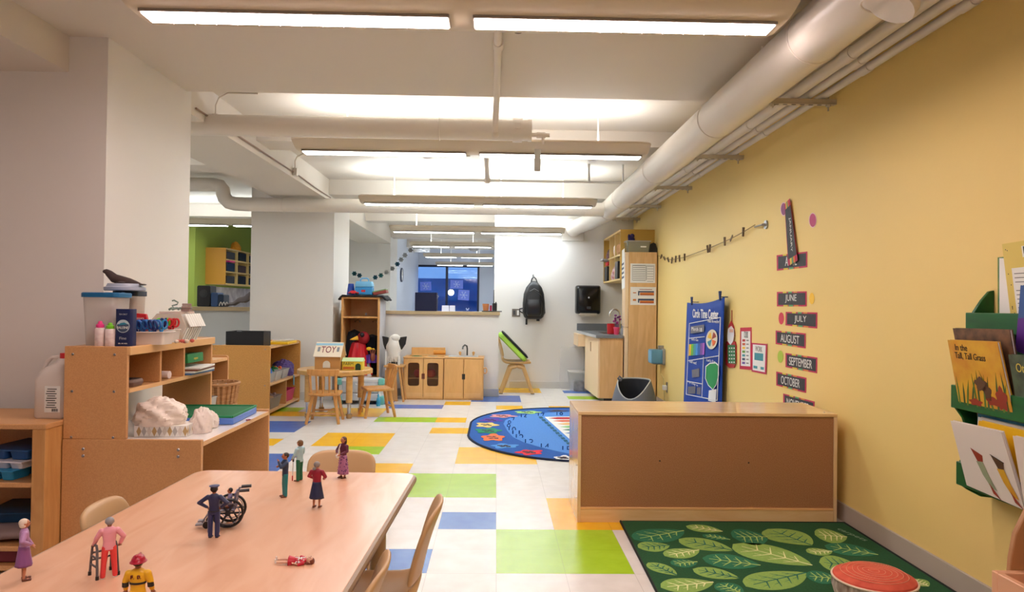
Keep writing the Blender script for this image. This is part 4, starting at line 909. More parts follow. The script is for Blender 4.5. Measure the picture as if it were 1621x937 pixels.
t = thing('blue_cup', 'blue cone-shaped cup at the left on top of the locker', 'cup', (PY(556, 465, ly0+.2).x, ly0+.18, zt3)); obj('cup_body', MB().lathe([(.052, 0), (.05, .005), (.034, .135), (.03, .137)], n=24), mat('royal_blue', (28, 70, 170), .4), t)
t = thing('red_toy_car', 'small red toy car on the locker beside the blue cup', 'toy car', (PY(560, 466, ly0+.05).x, ly0+.045, zt3)); obj('car_body', MB().prism([(-.06, .012), (.06, .012), (.06, .03), (.03, .034), (.018, .05), (-.03, .05), (-.045, .034), (-.06, .03)], 'y', -.028, .028), RED, t, bev=.004)
for x in (-.035, .035): obj('wheel', MB().cyl((x, -.03, .013), (x, .03, .013), .013, n=14), BLACK, t)
t = thing('board_game', 'flat red and green box lying slanted at the right end of the locker top', 'box', (PY(604, 464, ly0+.2).x-.01, ly0+.2, zt3+.032)); obj('box_body', MB().obox((0, 0, .0), .08, .1, .018, ry=R(-12)), mat('box_rust', (150, 60, 50), .6), t, bev=.002); obj('box_lid', MB().obox((-.004, 0, .022), .08, .1, .006, ry=R(-12)), mat('box_green', (110, 150, 90), .6), t)
# costumes
def hang(name, lab, m, c, w, d, h, seed, cat='costume', top=.5, folds=9):
    def f(u, v):
        a = 2*math.pi*u; s = 1+.10*math.sin(folds*a+seed)+.05*math.sin(5*a+3*v+seed*2)
        r = (top+(1-top)*v**.7)*s
        if v == 0: r = .02
        return Vector((w*r*math.cos(a), d*r*math.sin(a), h*(1-v)))
    o = obj(name, MB().grid(f, 48, 14), m, loc=c); return tag(o, lab, cat)
lxm = (lx0+lx1)/2; zl = zb
hang('dark_costume', 'black furry costume at the left in the locker', mat('black_fur', (22, 24, 34), .95, bump=.5, scale=90), (lx0+.12, ly0+.22, zb+.12), .115, .12, .45, 1)
t = hang('red_costume', 'shiny red costume with a yellow beak hanging in the locker', mat('red_satin', (196, 20, 36), .28), (lxm-.04, ly0+.13, zb+.02), .16, .12, .42, 2, top=.35)
obj('costume_hood', MB().ell((.06, -.01, .45), (.075, .08, .08)), mat('red_fleece', (150, 16, 26), .8), t)
obj('beak', MB().cyl((.0, -.06, .45), (-.09, -.09, .43), .03, .004, 12), mat('beak_yellow', (236, 180, 50), .5), t)
obj('eye', MB().ell((.055, -.085, .49), .03), BLACK, t)
obj('white_lace', MB().tube([(-.12, -.1, .07), (-.06, -.13, .045), (.0, -.13, .06)], .006, n=6), PAPER, t)
hang('purple_scarf', 'purple cloth bundle in the locker under the black costume', mat('purple_fleece', (96, 50, 150), .8), (lx1-.12, ly0+.14, zb+.17), .10, .1, .10, 4, 'clothing')
hang('dark_costume', 'black costume hanging at the right in the locker', mat('black_fur', (22, 24, 34), .95), (lx1-.14, ly0+.30, zb+.01), .125, .1, .50, 7, top=.7)
hang('white_cloth', 'white cloth hanging from the locker shelf between the costumes', mat('white_satin', (225, 225, 230), .5), (lxm+.06, ly0+.10, zb+.0), .06, .06, .17, 5, 'cloth')
tag(obj('yellow_bow', MB().ell((0, 0, 0), (.035, .02, .022)).ell((.05, 0, -.004), (.02, .015, .012)), YEL, loc=(lxm+.10, ly0+.06, zb+.34)), 'yellow bow pinned on the dark costume in the locker', 'bow')
tag(obj('patterned_glove', MB().ell((0, 0, 0), (.03, .02, .05)).tube([(-.02, 0, .04), (-.03, 0, .09)], .008).tube([(0, 0, .04), (0, 0, .1)], .008).tube([(.02, 0, .04), (.03, 0, .09)], .008), mat('rust_knit', (150, 80, 60), .8), loc=(lx1-.085, ly0+.05, zb+.24)), 'rust brown glove with fingers hanging in the locker', 'glove')
# bins in front of the locker
c = PZ(570, 644)
by = 8.38
for k, (ul, ur, lab, y) in enumerate(((534, 604, 'white and teal toy dresser standing before the costume locker', by),)):
    xa, xb = PY(536, 620, y).x, PY(603, 620, y).x; zt_ = PY(570, 600, y).z
    t = thing('toy_dresser', lab, 'dresser', ((xa+xb)/2, y+.12, 0)); hw = (xb-xa)/2
    DW = mat('dresser_white', (222, 224, 228), .4); TL = mat('dresser_teal', (110, 190, 185), .45)
    obj('dresser_frame', MB().box(-hw, -hw+.03, -.12, .12, 0, zt_).box(hw-.03, hw, -.12, .12, 0, zt_).box(-hw, hw, -.12, .12, zt_-.03, zt_).box(-hw, hw, .1, .12, 0, zt_), DW, t, bev=.004)
    for i, (za, zb_) in enumerate(((.06, .17), (.18, .36))):
        dr = obj('drawer', MB().box(-hw+.035, hw-.035, -.115, .09, za*zt_/.39, zb_*zt_/.39), mat('drawer_clear', (214, 216, 224), .3, kind='noise', rgb2=(180, 190, 205), scale=8), t, bev=.006)
        obj('handle', MB().tube([(-.05, -.115, (za+.06)), (-.04, -.135, za+.055), (.04, -.135, za+.055), (.05, -.115, za+.06)], .005, n=6), DW, dr)
    for sx in (-1, 1): obj('corner_cap', MB().box(sx*hw-.035, sx*hw+.035, -.125, -.05, 0, .10).box(sx*hw-.035, sx*hw+.035, -.125, -.05, zt_-.07, zt_+.004), TL, t, bev=.008)
tag(obj('spray_bottle', MB().lathe([(.022, 0), (.024, .06), (.018, .09), (.01, .1), (.012, .125), (.004, .14)], n=16), mat('aqua', (60, 160, 200), .4), loc=(PZ(602, 640).x, 8.28, 0)), 'small blue bottle on the floor beside the toy dresser', 'bottle')
# wooden stand with puppet
sy = 8.75; xa = PY(613, 600, sy).x; xb = PY(637, 600, sy).x; zst = PY(625, 577, sy).z
t = thing('wooden_stool', 'small wooden stool with slanting legs beside the toy stove', 'stool', ((xa+xb)/2, sy, 0)); hw = (xb-xa)/2
obj('seat', MB().prism(rrect(0, 0, hw+.03, .13, .03), 'z', zst-.025, zst), MAPLE, t, bev=.005)
obj('side_board', MB().prism([(-hw-.02, .0), (hw*.5, 0), (hw*.2, zst-.025), (-hw-.02, zst-.025)], 'y', -.06, -.04), MAPLE, t, bev=.002)
for sy_ in (-.1, .1): obj('leg', MB().cyl((hw-.03, sy_, zst-.02), (hw+.03, sy_*1.1, 0), .014, n=10), MAPLE, t)
obj('leg', MB().cyl((-hw+.02, .08, zst-.02), (-hw, .09, 0), .014, n=10), MAPLE, t)
t = thing('animal_puppet', 'shaggy white puppet with black ears resting on the wooden stool', 'puppet', ((xa+xb)/2-.02, sy, zst))
FUR = mat('white_fur', (226, 220, 212), .95, bump=.8, scale=150)
b = MB().ell((0, 0, .19), (.085, .08, .17), 28, 20).ell((.02, -.01, .32), (.055, .06, .05), 20, 12)
rnd = random.Random(5); b.v = [(x*(1+.1*math.sin(40*z+9*x)), y*(1+.1*math.sin(33*z)), z) for x, y, z in b.v]
obj('puppet_body', b, FUR, t)
q = MB()
for k in range(26):
    a = 2*math.pi*k/26; q.cyl((.075*math.cos(a), .07*math.sin(a), .10), (.085*math.cos(a+.1), .08*math.sin(a+.1), .02+.02*(k % 3)), .008, .003, 6)
obj('fringe', q, FUR, t)
for sx in (-1, 1): obj('ear', MB().prism([(sx*.06, .33), (sx*.15+.01, .345), (sx*.135+.01, .25), (sx*.10, .18), (sx*.065, .2)], 'y', -.02, .02), BLACK, t, bev=.008)
obj('base_nub', MB().cyl((0, 0, 0), (0, 0, .03), .05, n=16), BLACK, t)
for sx in (-1, 1): obj('strap', MB().box(sx*.08-.006, sx*.08+.006, -.085, -.08, -.06, .16), PAPER, t)
# ================================================================ TOY STOVE AND SINK
ky = 8.87; zk = PY(670, 565, ky).z
for nm, ul, ur in (('stove', 638.5, 701.5), ('sink', 702.5, 765)):
    xa, xb = PY(ul, 600, ky).x, PY(ur, 600, ky).x; hw = (xb-xa)/2; hz_ = zk
    t = thing('toy_'+nm, {'stove': 'wooden play stove cabinet with two windowed doors', 'sink': 'wooden play sink cabinet with a chrome gooseneck tap'}[nm], 'play kitchen', ((xa+xb)/2, ky, 0), 0)
    d = .34
    KW = mat('kitchen_maple', (226, 176, 112), .4, kind='wood', rgb2=(216, 164, 100), scale=3, stretch=(6, 6, 1.2))
    obj('cabinet_body', MB().box(-hw, -hw+.016, 0, d, 0, hz_-.016).box(hw-.016, hw, 0, d, 0, hz_-.016).box(-hw+.016, hw-.016, d-.01, d, 0, hz_-.016).box(-hw+.016, hw-.016, 0.004, d-.01, .02, .036).box(-hw+.016, hw-.016, .03, d-.01, .25, .262), KW, t, bev=.001)
    obj('worktop', MB().box(-hw-.006, hw+.006, -.012, d+.004, hz_-.016, hz_), KW, t, bev=.004)
    obj('plinth', MB().box(-hw+.016, hw-.016, .0, .012, .0, .02), KW, t)
    for s in (-1, 1):
        x0_, x1_ = (-hw+.012, -.003) if s < 0 else (.003, hw-.012)
        if nm == 'stove':
            P = rrect(0, 0, 1, 1, .2); cxm = (x0_+x1_)/2; wz0, wz1 = .17, hz_-.07; ww = (x1_-x0_)/2-.045
            dr = MB().box(x0_, cxm-ww, -.016, 0, .02, hz_-.02).box(cxm+ww, x1_, -.016, 0, .02, hz_-.02).box(cxm-ww, cxm+ww, -.016, 0, .02, wz0).box(cxm-ww, cxm+ww, -.016, 0, wz1, hz_-.02)
            for sx_ in (-1, 1):
                for (zc_, sz_) in ((wz0, 1), (wz1, -1)):
                    cc = (cxm+sx_*ww, zc_); arc = [(cc[0]-sx_*.03+sx_*.03*math.cos(R(a)), cc[1]+sz_*.03-sz_*.03*math.sin(R(a))) for a in range(0, 91, 15)]
                    dr.prism([cc]+arc, 'y', -.016, 0)
            do = obj('door', dr, KW, t)
            obj('door_window', MB().box(cxm-ww, cxm+ww, -.010, -.006, wz0, wz1), mat('smoked_acrylic', (90, 60, 50), .1, alpha=.25), do)
        else:
            do = obj('door', MB().box(x0_, x1_, -.016, 0, .02, hz_-.02), KW, t, bev=.003)
        hmat = mat('handle_brown', (110, 50, 30), .5) if nm == 'stove' else BLACK
        obj('handle', MB().prism(rrect(s*.010, hz_*.55, .009, .035, .008), 'y', -.018, -.0155), hmat, do, bev=.001)
        q = MB()
        for z in (.05, .065, .08): q.box(x0_+.02, x1_-.02, -.018, -.0155, z, z+.003)
        obj('door_groove', q, mat('groove_pale', (238, 206, 156), .5), do)
    if nm == 'stove':
        obj('back_rail', MB().box(-hw+.06, hw, d-.03, d-.01, hz_, hz_+.10).box(-hw+.06, hw, d-.2, d-.03, hz_, hz_+.015), KW, t, bev=.005)
        P = rrect(0, 0, .09, .05, .03)
        for x, m_ in ((.10, mat('burner_grey', (190, 180, 160), .5)), (-.1, mat('burner_green', (60, 120, 70), .5))):
            obj('burner', MB().cyl((x, .14, hz_), (x, .14, hz_+.004), .065, n=24).cyl((x, .14, hz_+.004), (x, .14, hz_+.008), .035, n=24), m_, t)
        tag(obj('toy_bread', MB().tube([(xa+.35, ky+.22, hz_+.045), (xa+.50, ky+.22, hz_+.045)], .028, n=12), mat('bread_crust', (220, 150, 60), .6)), 'toy bread loaf lying on the play stove', 'toy food')
        for (x, z, m_, lab) in ((-.07, .3, RED, 'round red toy fruit in the left part of the play stove'), (.085, .33, mat('tomato', (214, 60, 40), .4), 'round orange-red toy pot in the right part of the play stove')):
            tag(obj('toy_pot', MB().lathe([(.03, -.05), (.055, -.03), (.06, 0), (.05, .04), (.02, .055)], n=20), m_, loc=((xa+xb)/2+x, ky+.12, .262+.051)), lab, 'toy')
    else:
        b = MB().box(-hw+.05, hw-.07, .05, .07, hz_, hz_+.006).box(-hw+.05, hw-.07, .25, .27, hz_, hz_+.006).box(-hw+.05, -hw+.07, .07, .25, hz_, hz_+.006).box(hw-.09, hw-.07, .07, .25, hz_, hz_+.006).box(-hw+.07, hw-.09, .07, .25, hz_, hz_+.002)
        obj('basin', b, mat('basin_steel', (205, 210, 214), .3, .4), t)
        tp = obj('tap', MB().tube([(.03, .28, hz_), (.03, .28, hz_+.09), (.025, .27, hz_+.125), (.0, .24, hz_+.14), (-.02, .2, hz_+.12), (-.025, .19, hz_+.09)], .010, n=10), mat('tap_dark', (90, 90, 92), .25, .9), t)
        for x in (-.06, .11): obj('tap_knob', MB().cyl((x, .28, hz_), (x, .28, hz_+.03), .012, n=12).ell((x, .28, hz_+.038), .018), mat('knob_wood', (214, 160, 90), .5), tp)
        obj('towel_ring', MB().tube([(hw+.02+.022*math.cos(a), .05, .36+.035*math.sin(a)) for a in [2*math.pi*i/16 for i in range(16)]], .008, n=8, closed=True), KW, t)
# ================================================================ HALF WALL TOP
zc = hz+.013
c = PY(674, 495, 9.3)
t = thing('storage_cube', 'dark navy fabric storage cube on the half wall', 'storage cube', (PY(675, 490, 9.32).x, 9.32, zc))
hw = (PY(692, 480, 9.28).x-PY(658, 480, 9.28).x)/2; hh = PY(675, 463, 9.28).z-zc
obj('cube_body', loftsecs(MB(), [rsec(hw, .1, .01, 0), rsec(hw, .1, .01, hh)]), mat('navy_fabric', (16, 22, 58), .8), t, bev=.004); obj('cube_handle', MB().tube([(hw, -.03, hh*.85), (hw+.02, -.03, hh*.8), (hw, -.03, hh*.7)], .005, n=6), GREY, t)
tag(obj('tent_card', MB().prism([(-.03, 0), (.03, 0), (0, .075)], 'x', -.045, .045), mat('card_white', (226, 230, 250), .5), loc=(PY(705, 492, 9.3).x, 9.3, zc)), 'folded white card left of the other on the half wall', 'card')
tag(obj('tent_card', MB().prism([(-.03, 0), (.03, 0), (0, .075)], 'x', -.035, .035), mat('card_white', (226, 230, 250), .5), loc=(PY(716, 492, 9.3).x, 9.3, zc)), 'folded white card right of the other on the half wall', 'card')
c = PY(742, 493, 9.3)
tag(obj('paper_butterfly', MB().slab([(0, 0, 0), (.03, 0, .05), (.045, 0, .02), (.02, 0, -.01), (.03, 0, -.03), (0, 0, -.015), (-.03, 0, -.03), (-.02, 0, -.01), (-.045, 0, .02), (-.03, 0, .05)], (0, 1, 0), .003).xf(Matrix.Identity(3)), mat('card_white', (226, 230, 250), .5), loc=(PY(740, 491, YF-.03).x, YF-.03, PY(740, 490, YF-.03).z)), 'white butterfly cut-out on the far window', 'decoration')
t = thing('radio_charger', 'black charging shelf at the right end of the half wall', 'shelf', (PY(781, 494, 9.3).x-.02, 9.3, zc)); obj('base_plate', MB().box(-.13, .13, -.07, .07, 0, .012), BLACK, t, bev=.003)
t = thing('walkie_talkie', 'black two-way radio with antenna at the end of the half wall', 'radio', (PY(783, 490, 9.28).x, 9.28, zc+.013)); obj('radio_body', MB().box(-.03, .03, -.018, .018, 0, .10), BLACK, t, bev=.006); obj('antenna', MB().cyl((-.012, 0, .10), (-.012, 0, .27), .006, .004, 10), BLACK, t); obj('knob', MB().cyl((.015, 0, .1), (.015, 0, .115), .008, n=10), DKGREY, t)
tag(obj('pink_marker', MB().cyl((0, 0, 0), (0, 0, .07), .014, n=14), mat('hot_pink', (200, 30, 80), .5), loc=(PY(777, 490, 9.3).x, 9.29, zc+.013)), 'pink marker standing beside the two-way radio', 'marker')
tag(obj('orange_cup', MB().lathe([(.035, 0), (.045, .09), (.04, .09), (.032, .004)], n=20), mat('tan_orange', (206, 130, 80), .5), loc=(PY(769, 490, 9.3).x, 9.31, zc+.013)), 'tan orange cup left of the two-way radio', 'cup')
# ================================================================ GREEN CUSHION CHAIR
def molded_chair(lab, c, rz, m, sh, w, bh, grp=None, s=1.):
    """seat height sh, width w, back height bh; faces -Y locally"""
    t = thing('molded_chair', lab, 'chair', c, rz, grp)
    prof = [(-.9, .0), (-.8, .006), (-.5, .0), (-.1, -.008), (.3, -.010), (.62, .0), (.82, .03), (.95, .10)]
    d = w*1.0
    P = [(y*d*.5, sh+z*w*.9) for y, z in prof]
    y0_, z0_ = P[-1]; n = 7
    for i in range(1, n+1): f_ = i/n; P.append((y0_+.10*w*f_+.14*w*f_*f_, z0_+(bh-(z0_))*f_))
    K = len(P); nv = 12
    def hwid(k):
        f_ = k/(K-1)
        if f_ < .08: return .86
        if f_ < .55: return 1.0
        if f_ < .66: return .86
        if f_ > .94: return .86
        return .98
    vs = []
    for k, (y, z) in enumerate(P):
        for j in range(nv+1):
            q_ = -1+2*j/nv; x = q_*w/2*hwid(k)
            if k < 8: zz = z+(.018*abs(q_)**4*w/.3); yy = y
            else: zz = z-(.06*w*abs(q_)**5 if k == K-1 else (.02*w*abs(q_)**6 if k == K-2 else 0)); yy = y-.045*w*q_*q_*1.6
            vs.append((x, yy, zz))
    fs = [(k*(nv+1)+j, k*(nv+1)+j+1, (k+1)*(nv+1)+j+1, (k+1)*(nv+1)+j) for k in range(K-1) for j in range(nv)]
    ns = 8
    b1 = MB().add(vs[:(ns+1)*(nv+1)], [f for f in fs if max(f) < (ns+1)*(nv+1)]); off = ns*(nv+1)
    b2 = MB().add(vs[off:], [tuple(i-off for i in f) for f in fs if min(f) >= off])
    obj('seat', b1, m, t, solid=.016*s, sub=1, smooth=80); obj('backrest', b2, m, t, solid=.016*s, sub=1, smooth=80)
    lw = .02*s
    for sx in (-1, 1):
        for sy in (-1, 1):
            x0_ = sx*w*.40; x1_ = sx*w*.50; y0_ = sy*d*.12; y1_ = sy*d*.50
            q = MB().tube([(x0_, y0_*.2, sh-.028*s), (x0_+sx*.004, y0_, sh-.03*s), ((x0_*.8+x1_*.2), y0_*.75+y1_*.25, sh*.84), (x1_, y1_, .006)], [lw*.8, lw, lw, lw*.8], n=8)
            lg = obj('leg', q, m, t); obj('foot', MB().cyl((x1_, y1_, 0), (x1_, y1_, .012), lw*.9, n=10), mat('foot_grey', (120, 110, 95), .6), lg)
    obj('seat_brace', MB().box(-w*.38, w*.38, -.05*w, .05*w, sh-.04*s, sh-.014*s), m, t, bev=.004)
    return t
TANW = mat('molded_tan_wood', (206, 164, 104), .4)
pb0 = PZ(787, 624); pb1 = PZ(845, 624)
gy = 9.72
molded_chair('tan molded chair holding a green cushion, beside the half wall', ((PY(789, 600, gy).x+PY(846, 600, gy).x)/2, gy, 0), R(90), TANW, .40, .42, .80, s=1.4)
cxg = (PY(789, 600, gy).x+PY(846, 600, gy).x)/2
t = thing('seat_cushion', 'lime green round-edged cushion with black back leaning on the tan chair', 'cushion', (cxg+.0, gy, .405))
a = PY(790, 527, gy); b = PY(832, 570, gy)
dv = Vector((b.x-a.x, 0, b.z-a.z)); Lc = dv.length; ang = math.atan2(-dv.z, dv.x); mid_ = (a+b)/2
M = Matrix.Rotation(ang, 3, 'Y')
def cush(th, off, sc=1):
    P = rrect(0, 0, Lc/2*sc, .21*sc, .08); b_ = MB(); secs = []
    for z, s in ((-th/2, .88), (-th/3, .97), (0, 1), (th/3, .97), (th/2, .88)): secs.append([(p[0]*s, p[1]*s, z+off) for p in P])
    loftsecs(b_, secs); b_.xf(M); return b_.move((mid_.x-cxg, 0, mid_.z-.405))
obj('cushion_body', cush(.07, .0), mat('lime_fabric', (170, 215, 80), .7), t); obj('cushion_back', cush(.03, .045, .97), mat('black_fabric', (20, 20, 22), .8), t)
# ================================================================ BACKPACK, SWITCH, TOWEL DISPENSER
yb_ = YB
cb = PY(845, 478, yb_-.1)
t = thing('backpack', 'black backpack hanging from a hook on the white wall', 'backpack', (cb.x, yb_, cb.z))
BP = mat('black_nylon', (18, 18, 22), .42)
s_ = 10.1/1135
def bp(u, v, y=-.1): return ((u-845)*s_, y, (478-v)*s_)
# outline body as revolved-ish loft
secs = []
for v, hw_, dd in ((505, 11, .05), (502, 15, .09), (495, 17.5, .12), (480, 17.5, .125), (465, 16, .11), (455, 12.5, .09), (448, 7, .06), (445, 3, .03)):
    z = (478-v)*s_; w_ = hw_*s_; secs.append([(p[0], p[1]-.085, z) for p in rrect(0, 0, w_, dd/1.1, min(w_, dd/1.1)*.75)])
obj('pack_body', loftsecs(MB(), secs), BP, t, smooth=60)
secs = []
for v, hw_, dd in ((500, 10, .02), (496, 12, .045), (482, 12, .05), (474, 10, .03)):
    z = (478-v)*s_; w_ = hw_*s_; secs.append([(p[0], p[1]-.19, z) for p in rrect(0, 0, w_, dd, min(w_, dd)*.75)])
obj('front_pocket', loftsecs(MB(), secs), mat('black_nylon_gloss', (22, 22, 28), .3), t, smooth=60)
obj('zipper', MB().tube([bp(832, 486, -.205), bp(833, 468, -.205), bp(845, 459, -.19), bp(857, 468, -.205), bp(858, 486, -.205)], .004, n=6), mat('zip_grey', (60, 60, 64), .3, .5), t)
obj('top_loop', MB().tube([bp(840, 449, -.07), bp(842, 441, -.06), bp(845, 438, -.04), bp(848, 441, -.06), bp(851, 449, -.07)], .009, n=8), BP, t)
obj('strap', MB().tube([bp(829, 488, -.05), bp(823, 489, -.04), bp(823, 493, -.03), bp(833, 498, -.03)], .009, n=8), BP, t)
obj('strap', MB().tube([bp(862, 484, -.05), bp(863, 495, -.03), bp(858, 503, -.03), bp(851, 506, -.03)], .010, n=8), BP, t)
obj('strap', MB().tube([bp(836, 499, -.06), bp(834, 506, -.04), bp(834, 514, -.03)], .014, n=6), BP, t)
obj('buckle', MB().box(.04, .085, -.10, -.08, -.27, -.235), mat('buckle_black', (40, 40, 44), .3), t, bev=.004)
obj('reflective_trim', MB().tube([bp(838, 461, -.19), bp(845, 457, -.18), bp(852, 461, -.19)], .003, n=6), GREY, t)
hk = PY(844, 440, yb_)
t = thing('wall_hook', 'small metal hook holding the black backpack', 'hook', (hk.x, yb_, hk.z)); obj('hook_arm', MB().tube([(0, 0, .02), (0, -.03, .0), (0, -.06, -.0), (0, -.065, .03)], .006, n=8), STEEL, t); obj('hook_plate', MB().box(-.012, .012, -.005, 0, 0, .05), STEEL, t, bev=.002)
a = PY(817, 495, yb_)
t = thing('light_switch', 'steel double switch plate beside the backpack', 'switch', (a.x, yb_, a.z)); obj('plate', MB().box(-.058, .058, -.006, 0, -.055, .055), mat('plate_steel', (120, 112, 104), .4, .5), t, bev=.002)
obj('toggle', MB().box(-.04, -.014, -.011, -.006, -.03, .03), DKGREY, t, bev=.002); obj('receptacle', MB().box(.012, .042, -.009, -.006, -.035, .035), PAPER, t, bev=.002)
a = PY(910, 452, yb_); b = PY(948, 497, yb_)
t = thing('towel_dispenser', 'black paper towel dispenser on the white wall above the sink', 'towel dispenser', ((a.x+b.x)/2, yb_, (a.z+b.z)/2)); hw = (b.x-a.x)/2; hh = (a.z-b.z)/2
P = [(p[0], p[1]) for p in rrect(0, 0, hw, hh, .03)]
secs = [[(p[0]*s, y, p[1]*s) for p in P] for y, s in ((0, .94), (-.03, 1), (-.15, 1), (-.2, .9), (-.215, .8))]
obj('dispenser_cover', loftsecs(MB(), secs), mat('dispenser_black', (14, 14, 16), .22), t, smooth=40)
obj('key_dot', MB().cyl((0, -.217, .03), (0, -.213, .03), .012, n=12), mat('dot_grey', (190, 195, 200), .3), t)
obj('sensor_label', MB().box(-.028, .028, -.218, -.214, -.13, -.095), DKGREY, t)
obj('paper_sheet', MB().box(-.11, .11, -.17, -.165, -hh-.035, -hh+.02).box(-.12, .12, -.2, -.02, -hh-.012, -hh+.01), mat('towel_cream', (206, 196, 180), .7), t)
# ================================================================ SINK COUNTER
FW = mat('plywood_veneer', (226, 184, 130), .4, kind='wood', rgb2=(212, 166, 110), scale=2.2, stretch=(7, 7, 1))
FL = mat('cabinet_light_maple', (236, 206, 166), .4)
CT = mat('counter_grey', (118, 122, 128), .35, bump=.02)
cyn = 8.62; zc = .83
xn = PY(947, 560, cyn).x; xf_ = PY(926, 560, 9.66).x-.035
t = thing('sink_cabinet', 'maple sink base cabinet with a slotted pull, in the back right corner', 'cabinet', ((xn+XW)/2, 9.4, 0))
def L2(mb): return mb.move((-(xn+XW)/2, -9.4, 0))
xt = PY(985, 560, cyn).x+.02
obj('cabinet_side', L2(MB().box(xn+.02, 1.535, cyn, cyn+.02, .07, zc-.035)), FW, t)
obj('bottom_board', L2(MB().prism([(xn+.02, cyn+.02), (1.535, cyn+.02), (1.535, 8.81), (XW-.05, 8.81), (XW-.05, YB-.02), (xf_+.056, 9.66)], 'z', .07, .09)), FW, t); obj('back_board', L2(MB().box(XW-.06, XW-.04, 8.81, YB-.02, .09, zc-.036)), FW, t); obj('far_panel', L2(MB().box(xf_+.06, XW-.06, 9.64, 9.66, .09, zc-.036)), FW, t)
dr = obj('door', L2(MB().prism([(xn, cyn), (xn+.02, cyn), (xf_+.055, 9.66), (xf_+.035, 9.66)], 'z', .07, zc-.035)), FL, t, bev=.002)
yh = 9.2; xh = xn+(xf_+.035-xn)*(yh-cyn)/(9.66-cyn)
obj('pull_slot', L2(MB().prism([(y_-0, z_) for y_, z_ in rrect(yh-.02, .66, .035, .06, .015)], 'x', xh-.004, xh+.0005)), mat('slot_tan', (176, 130, 84), .5), dr)
obj('apron', L2(MB().box(xf_-.06, xf_+.2, 9.66, YB-.001, zc-.20, zc-.035)), FL, t, bev=.002)
obj('toe_kick', L2(MB().box(xn+.08, XW-.08, cyn+.06, 9.6, 0, .07)), DKGREY, t)
t = thing('countertop', 'grey laminate countertop with backsplash over the sink cabinet', 'countertop', ((xn+XW)/2, 9.4, zc))
def L3(mb): return mb.move((-(xn+XW)/2, -9.4, -zc))
xc0 = PY(913, 522, YB).x; ycb = YB-.001
sb = (xn+.12, xn+.38, 9.05, 9.6)
top = MB()
def cq(xa_, xb_, ya_, yb__): return xa_
fx_ = lambda y: (xn-.03)+(xc0-(xn-.03))*(y-cyn)/(YB-cyn)
top.prism([(fx_(cyn-.02), cyn-.02), (1.535, cyn-.02), (1.535, 8.99), (sb[0], 8.99), (fx_(9.0), 8.99)], 'z', zc-.035, zc)
top.prism([(fx_(8.99), 8.99), (sb[0], 8.99), (sb[0], 9.6), (fx_(9.6), 9.6)], 'z', zc-.035, zc)
top.prism([(fx_(9.6), 9.6), (XW-.005, 9.6), (XW-.005, ycb), (fx_(ycb), ycb)], 'z', zc-.035, zc)
top.prism([(sb[1], 8.99), (1.535, 8.99), (1.535, 8.99), (XW-.005, 8.99), (XW-.005, 9.6), (sb[1], 9.6)], 'z', zc-.035, zc)
obj('counter_slab', L3(top), CT, t, bev=.003)
obj('counter_edge', L3(MB().prism([(fx_(cyn-.02)-.006, cyn-.02), (fx_(cyn-.02), cyn-.02), (fx_(ycb), ycb), (fx_(ycb)-.006, ycb)], 'z', zc-.035, zc-.001)), mat('counter_edge_light', (176, 180, 184), .3), t)
obj('backsplash', L3(MB().box(xc0, XW-.005, YB-.022, YB-.001, zc, zc+.10)), CT, t, bev=.002)
obj('sink_basin', L3(MB().box(sb[0], sb[1], 8.99, 9.6, zc-.14, zc-.13).box(sb[0]-.015, sb[0]+.003, 8.99, 9.6, zc-.14, zc+.004).box(sb[1]-.003, sb[1]+.015, 8.99, 9.6, zc-.14, zc+.004).box(sb[0], sb[1], 8.985, 9.0, zc-.14, zc+.004).box(sb[0], sb[1], 9.59, 9.605, zc-.14, zc+.004)), STEEL, t)
fc = PY(978, 500, 9.3)
t = thing('sink_faucet', 'chrome gooseneck faucet at the back right sink', 'faucet', (PY(981, 520, 9.3).x, 9.3, zc+.001))
tz = PY(970, 489, 9.3).z-zc
obj('spout', MB().tube([(0, 0, 0), (0, 0, tz*.72), (-.01, 0, tz*.88), (-.05, 0, tz*.98), (-.09, 0, tz*.98), (-.13, 0, tz*.85), (-.135, 0, tz*.70)], .011, n=12), CHROME, t)
obj('base_flange', MB().cyl((0, 0, 0), (0, 0, .02), .026, n=16), CHROME, t); obj('lever', MB().cyl((0, 0, .04), (.05, 0, .07), .008, n=8), CHROME, t)
tag(obj('red_pitcher', MB().lathe([(.04, 0), (.047, .004), (.05, .13), (.047, .13), (.038, .006)], n=20), mat('deep_red', (190, 24, 34), .35), loc=(PY(966, 528, 9.0).x-.0, 8.95, zc+.002)), 'red plastic cup standing by the back right sink', 'cup')
t = thing('flower_pot', 'pink pot with purple flowers beside the sink faucet', 'flower pot', (PY(976, 530, 8.8).x, 8.8, zc+.001))
obj('pot', MB().lathe([(.028, 0), (.036, .075), (.04, .078), (.04, .09), (.03, .09)], n=18), mat('pot_pink', (225, 70, 110), .45), t)
for k in range(9):
    a_ = k*2.4; r_ = .012*math.sqrt(k)+.005; h_ = .14+.012*((k*5) % 9); x_, y__ = r_*math.cos(a_)*1.2, r_*math.sin(a_)
    obj('flower', MB().ell((x_, y__, h_), (.018, .018, .014), 10, 6).cyl((x_*.4, y__*.4, .08), (x_, y__, h_), .002, n=5), [mat('violet_petal', (150, 50, 120), .6), mat('plum_petal', (110, 40, 110), .6)][k % 2], t)
for k, (u, lab, m_) in enumerate(((984, 'small grey bottle beside the flower pot on the counter', GREY),)):
    tag(obj('soap_bottle', MB().lathe([(.022, 0), (.024, .07), (.01, .085), (.01, .11), (.004, .112)], n=14), m_, loc=(PY(u, 530, 8.78).x, 8.73, zc+.001)), lab, 'bottle')
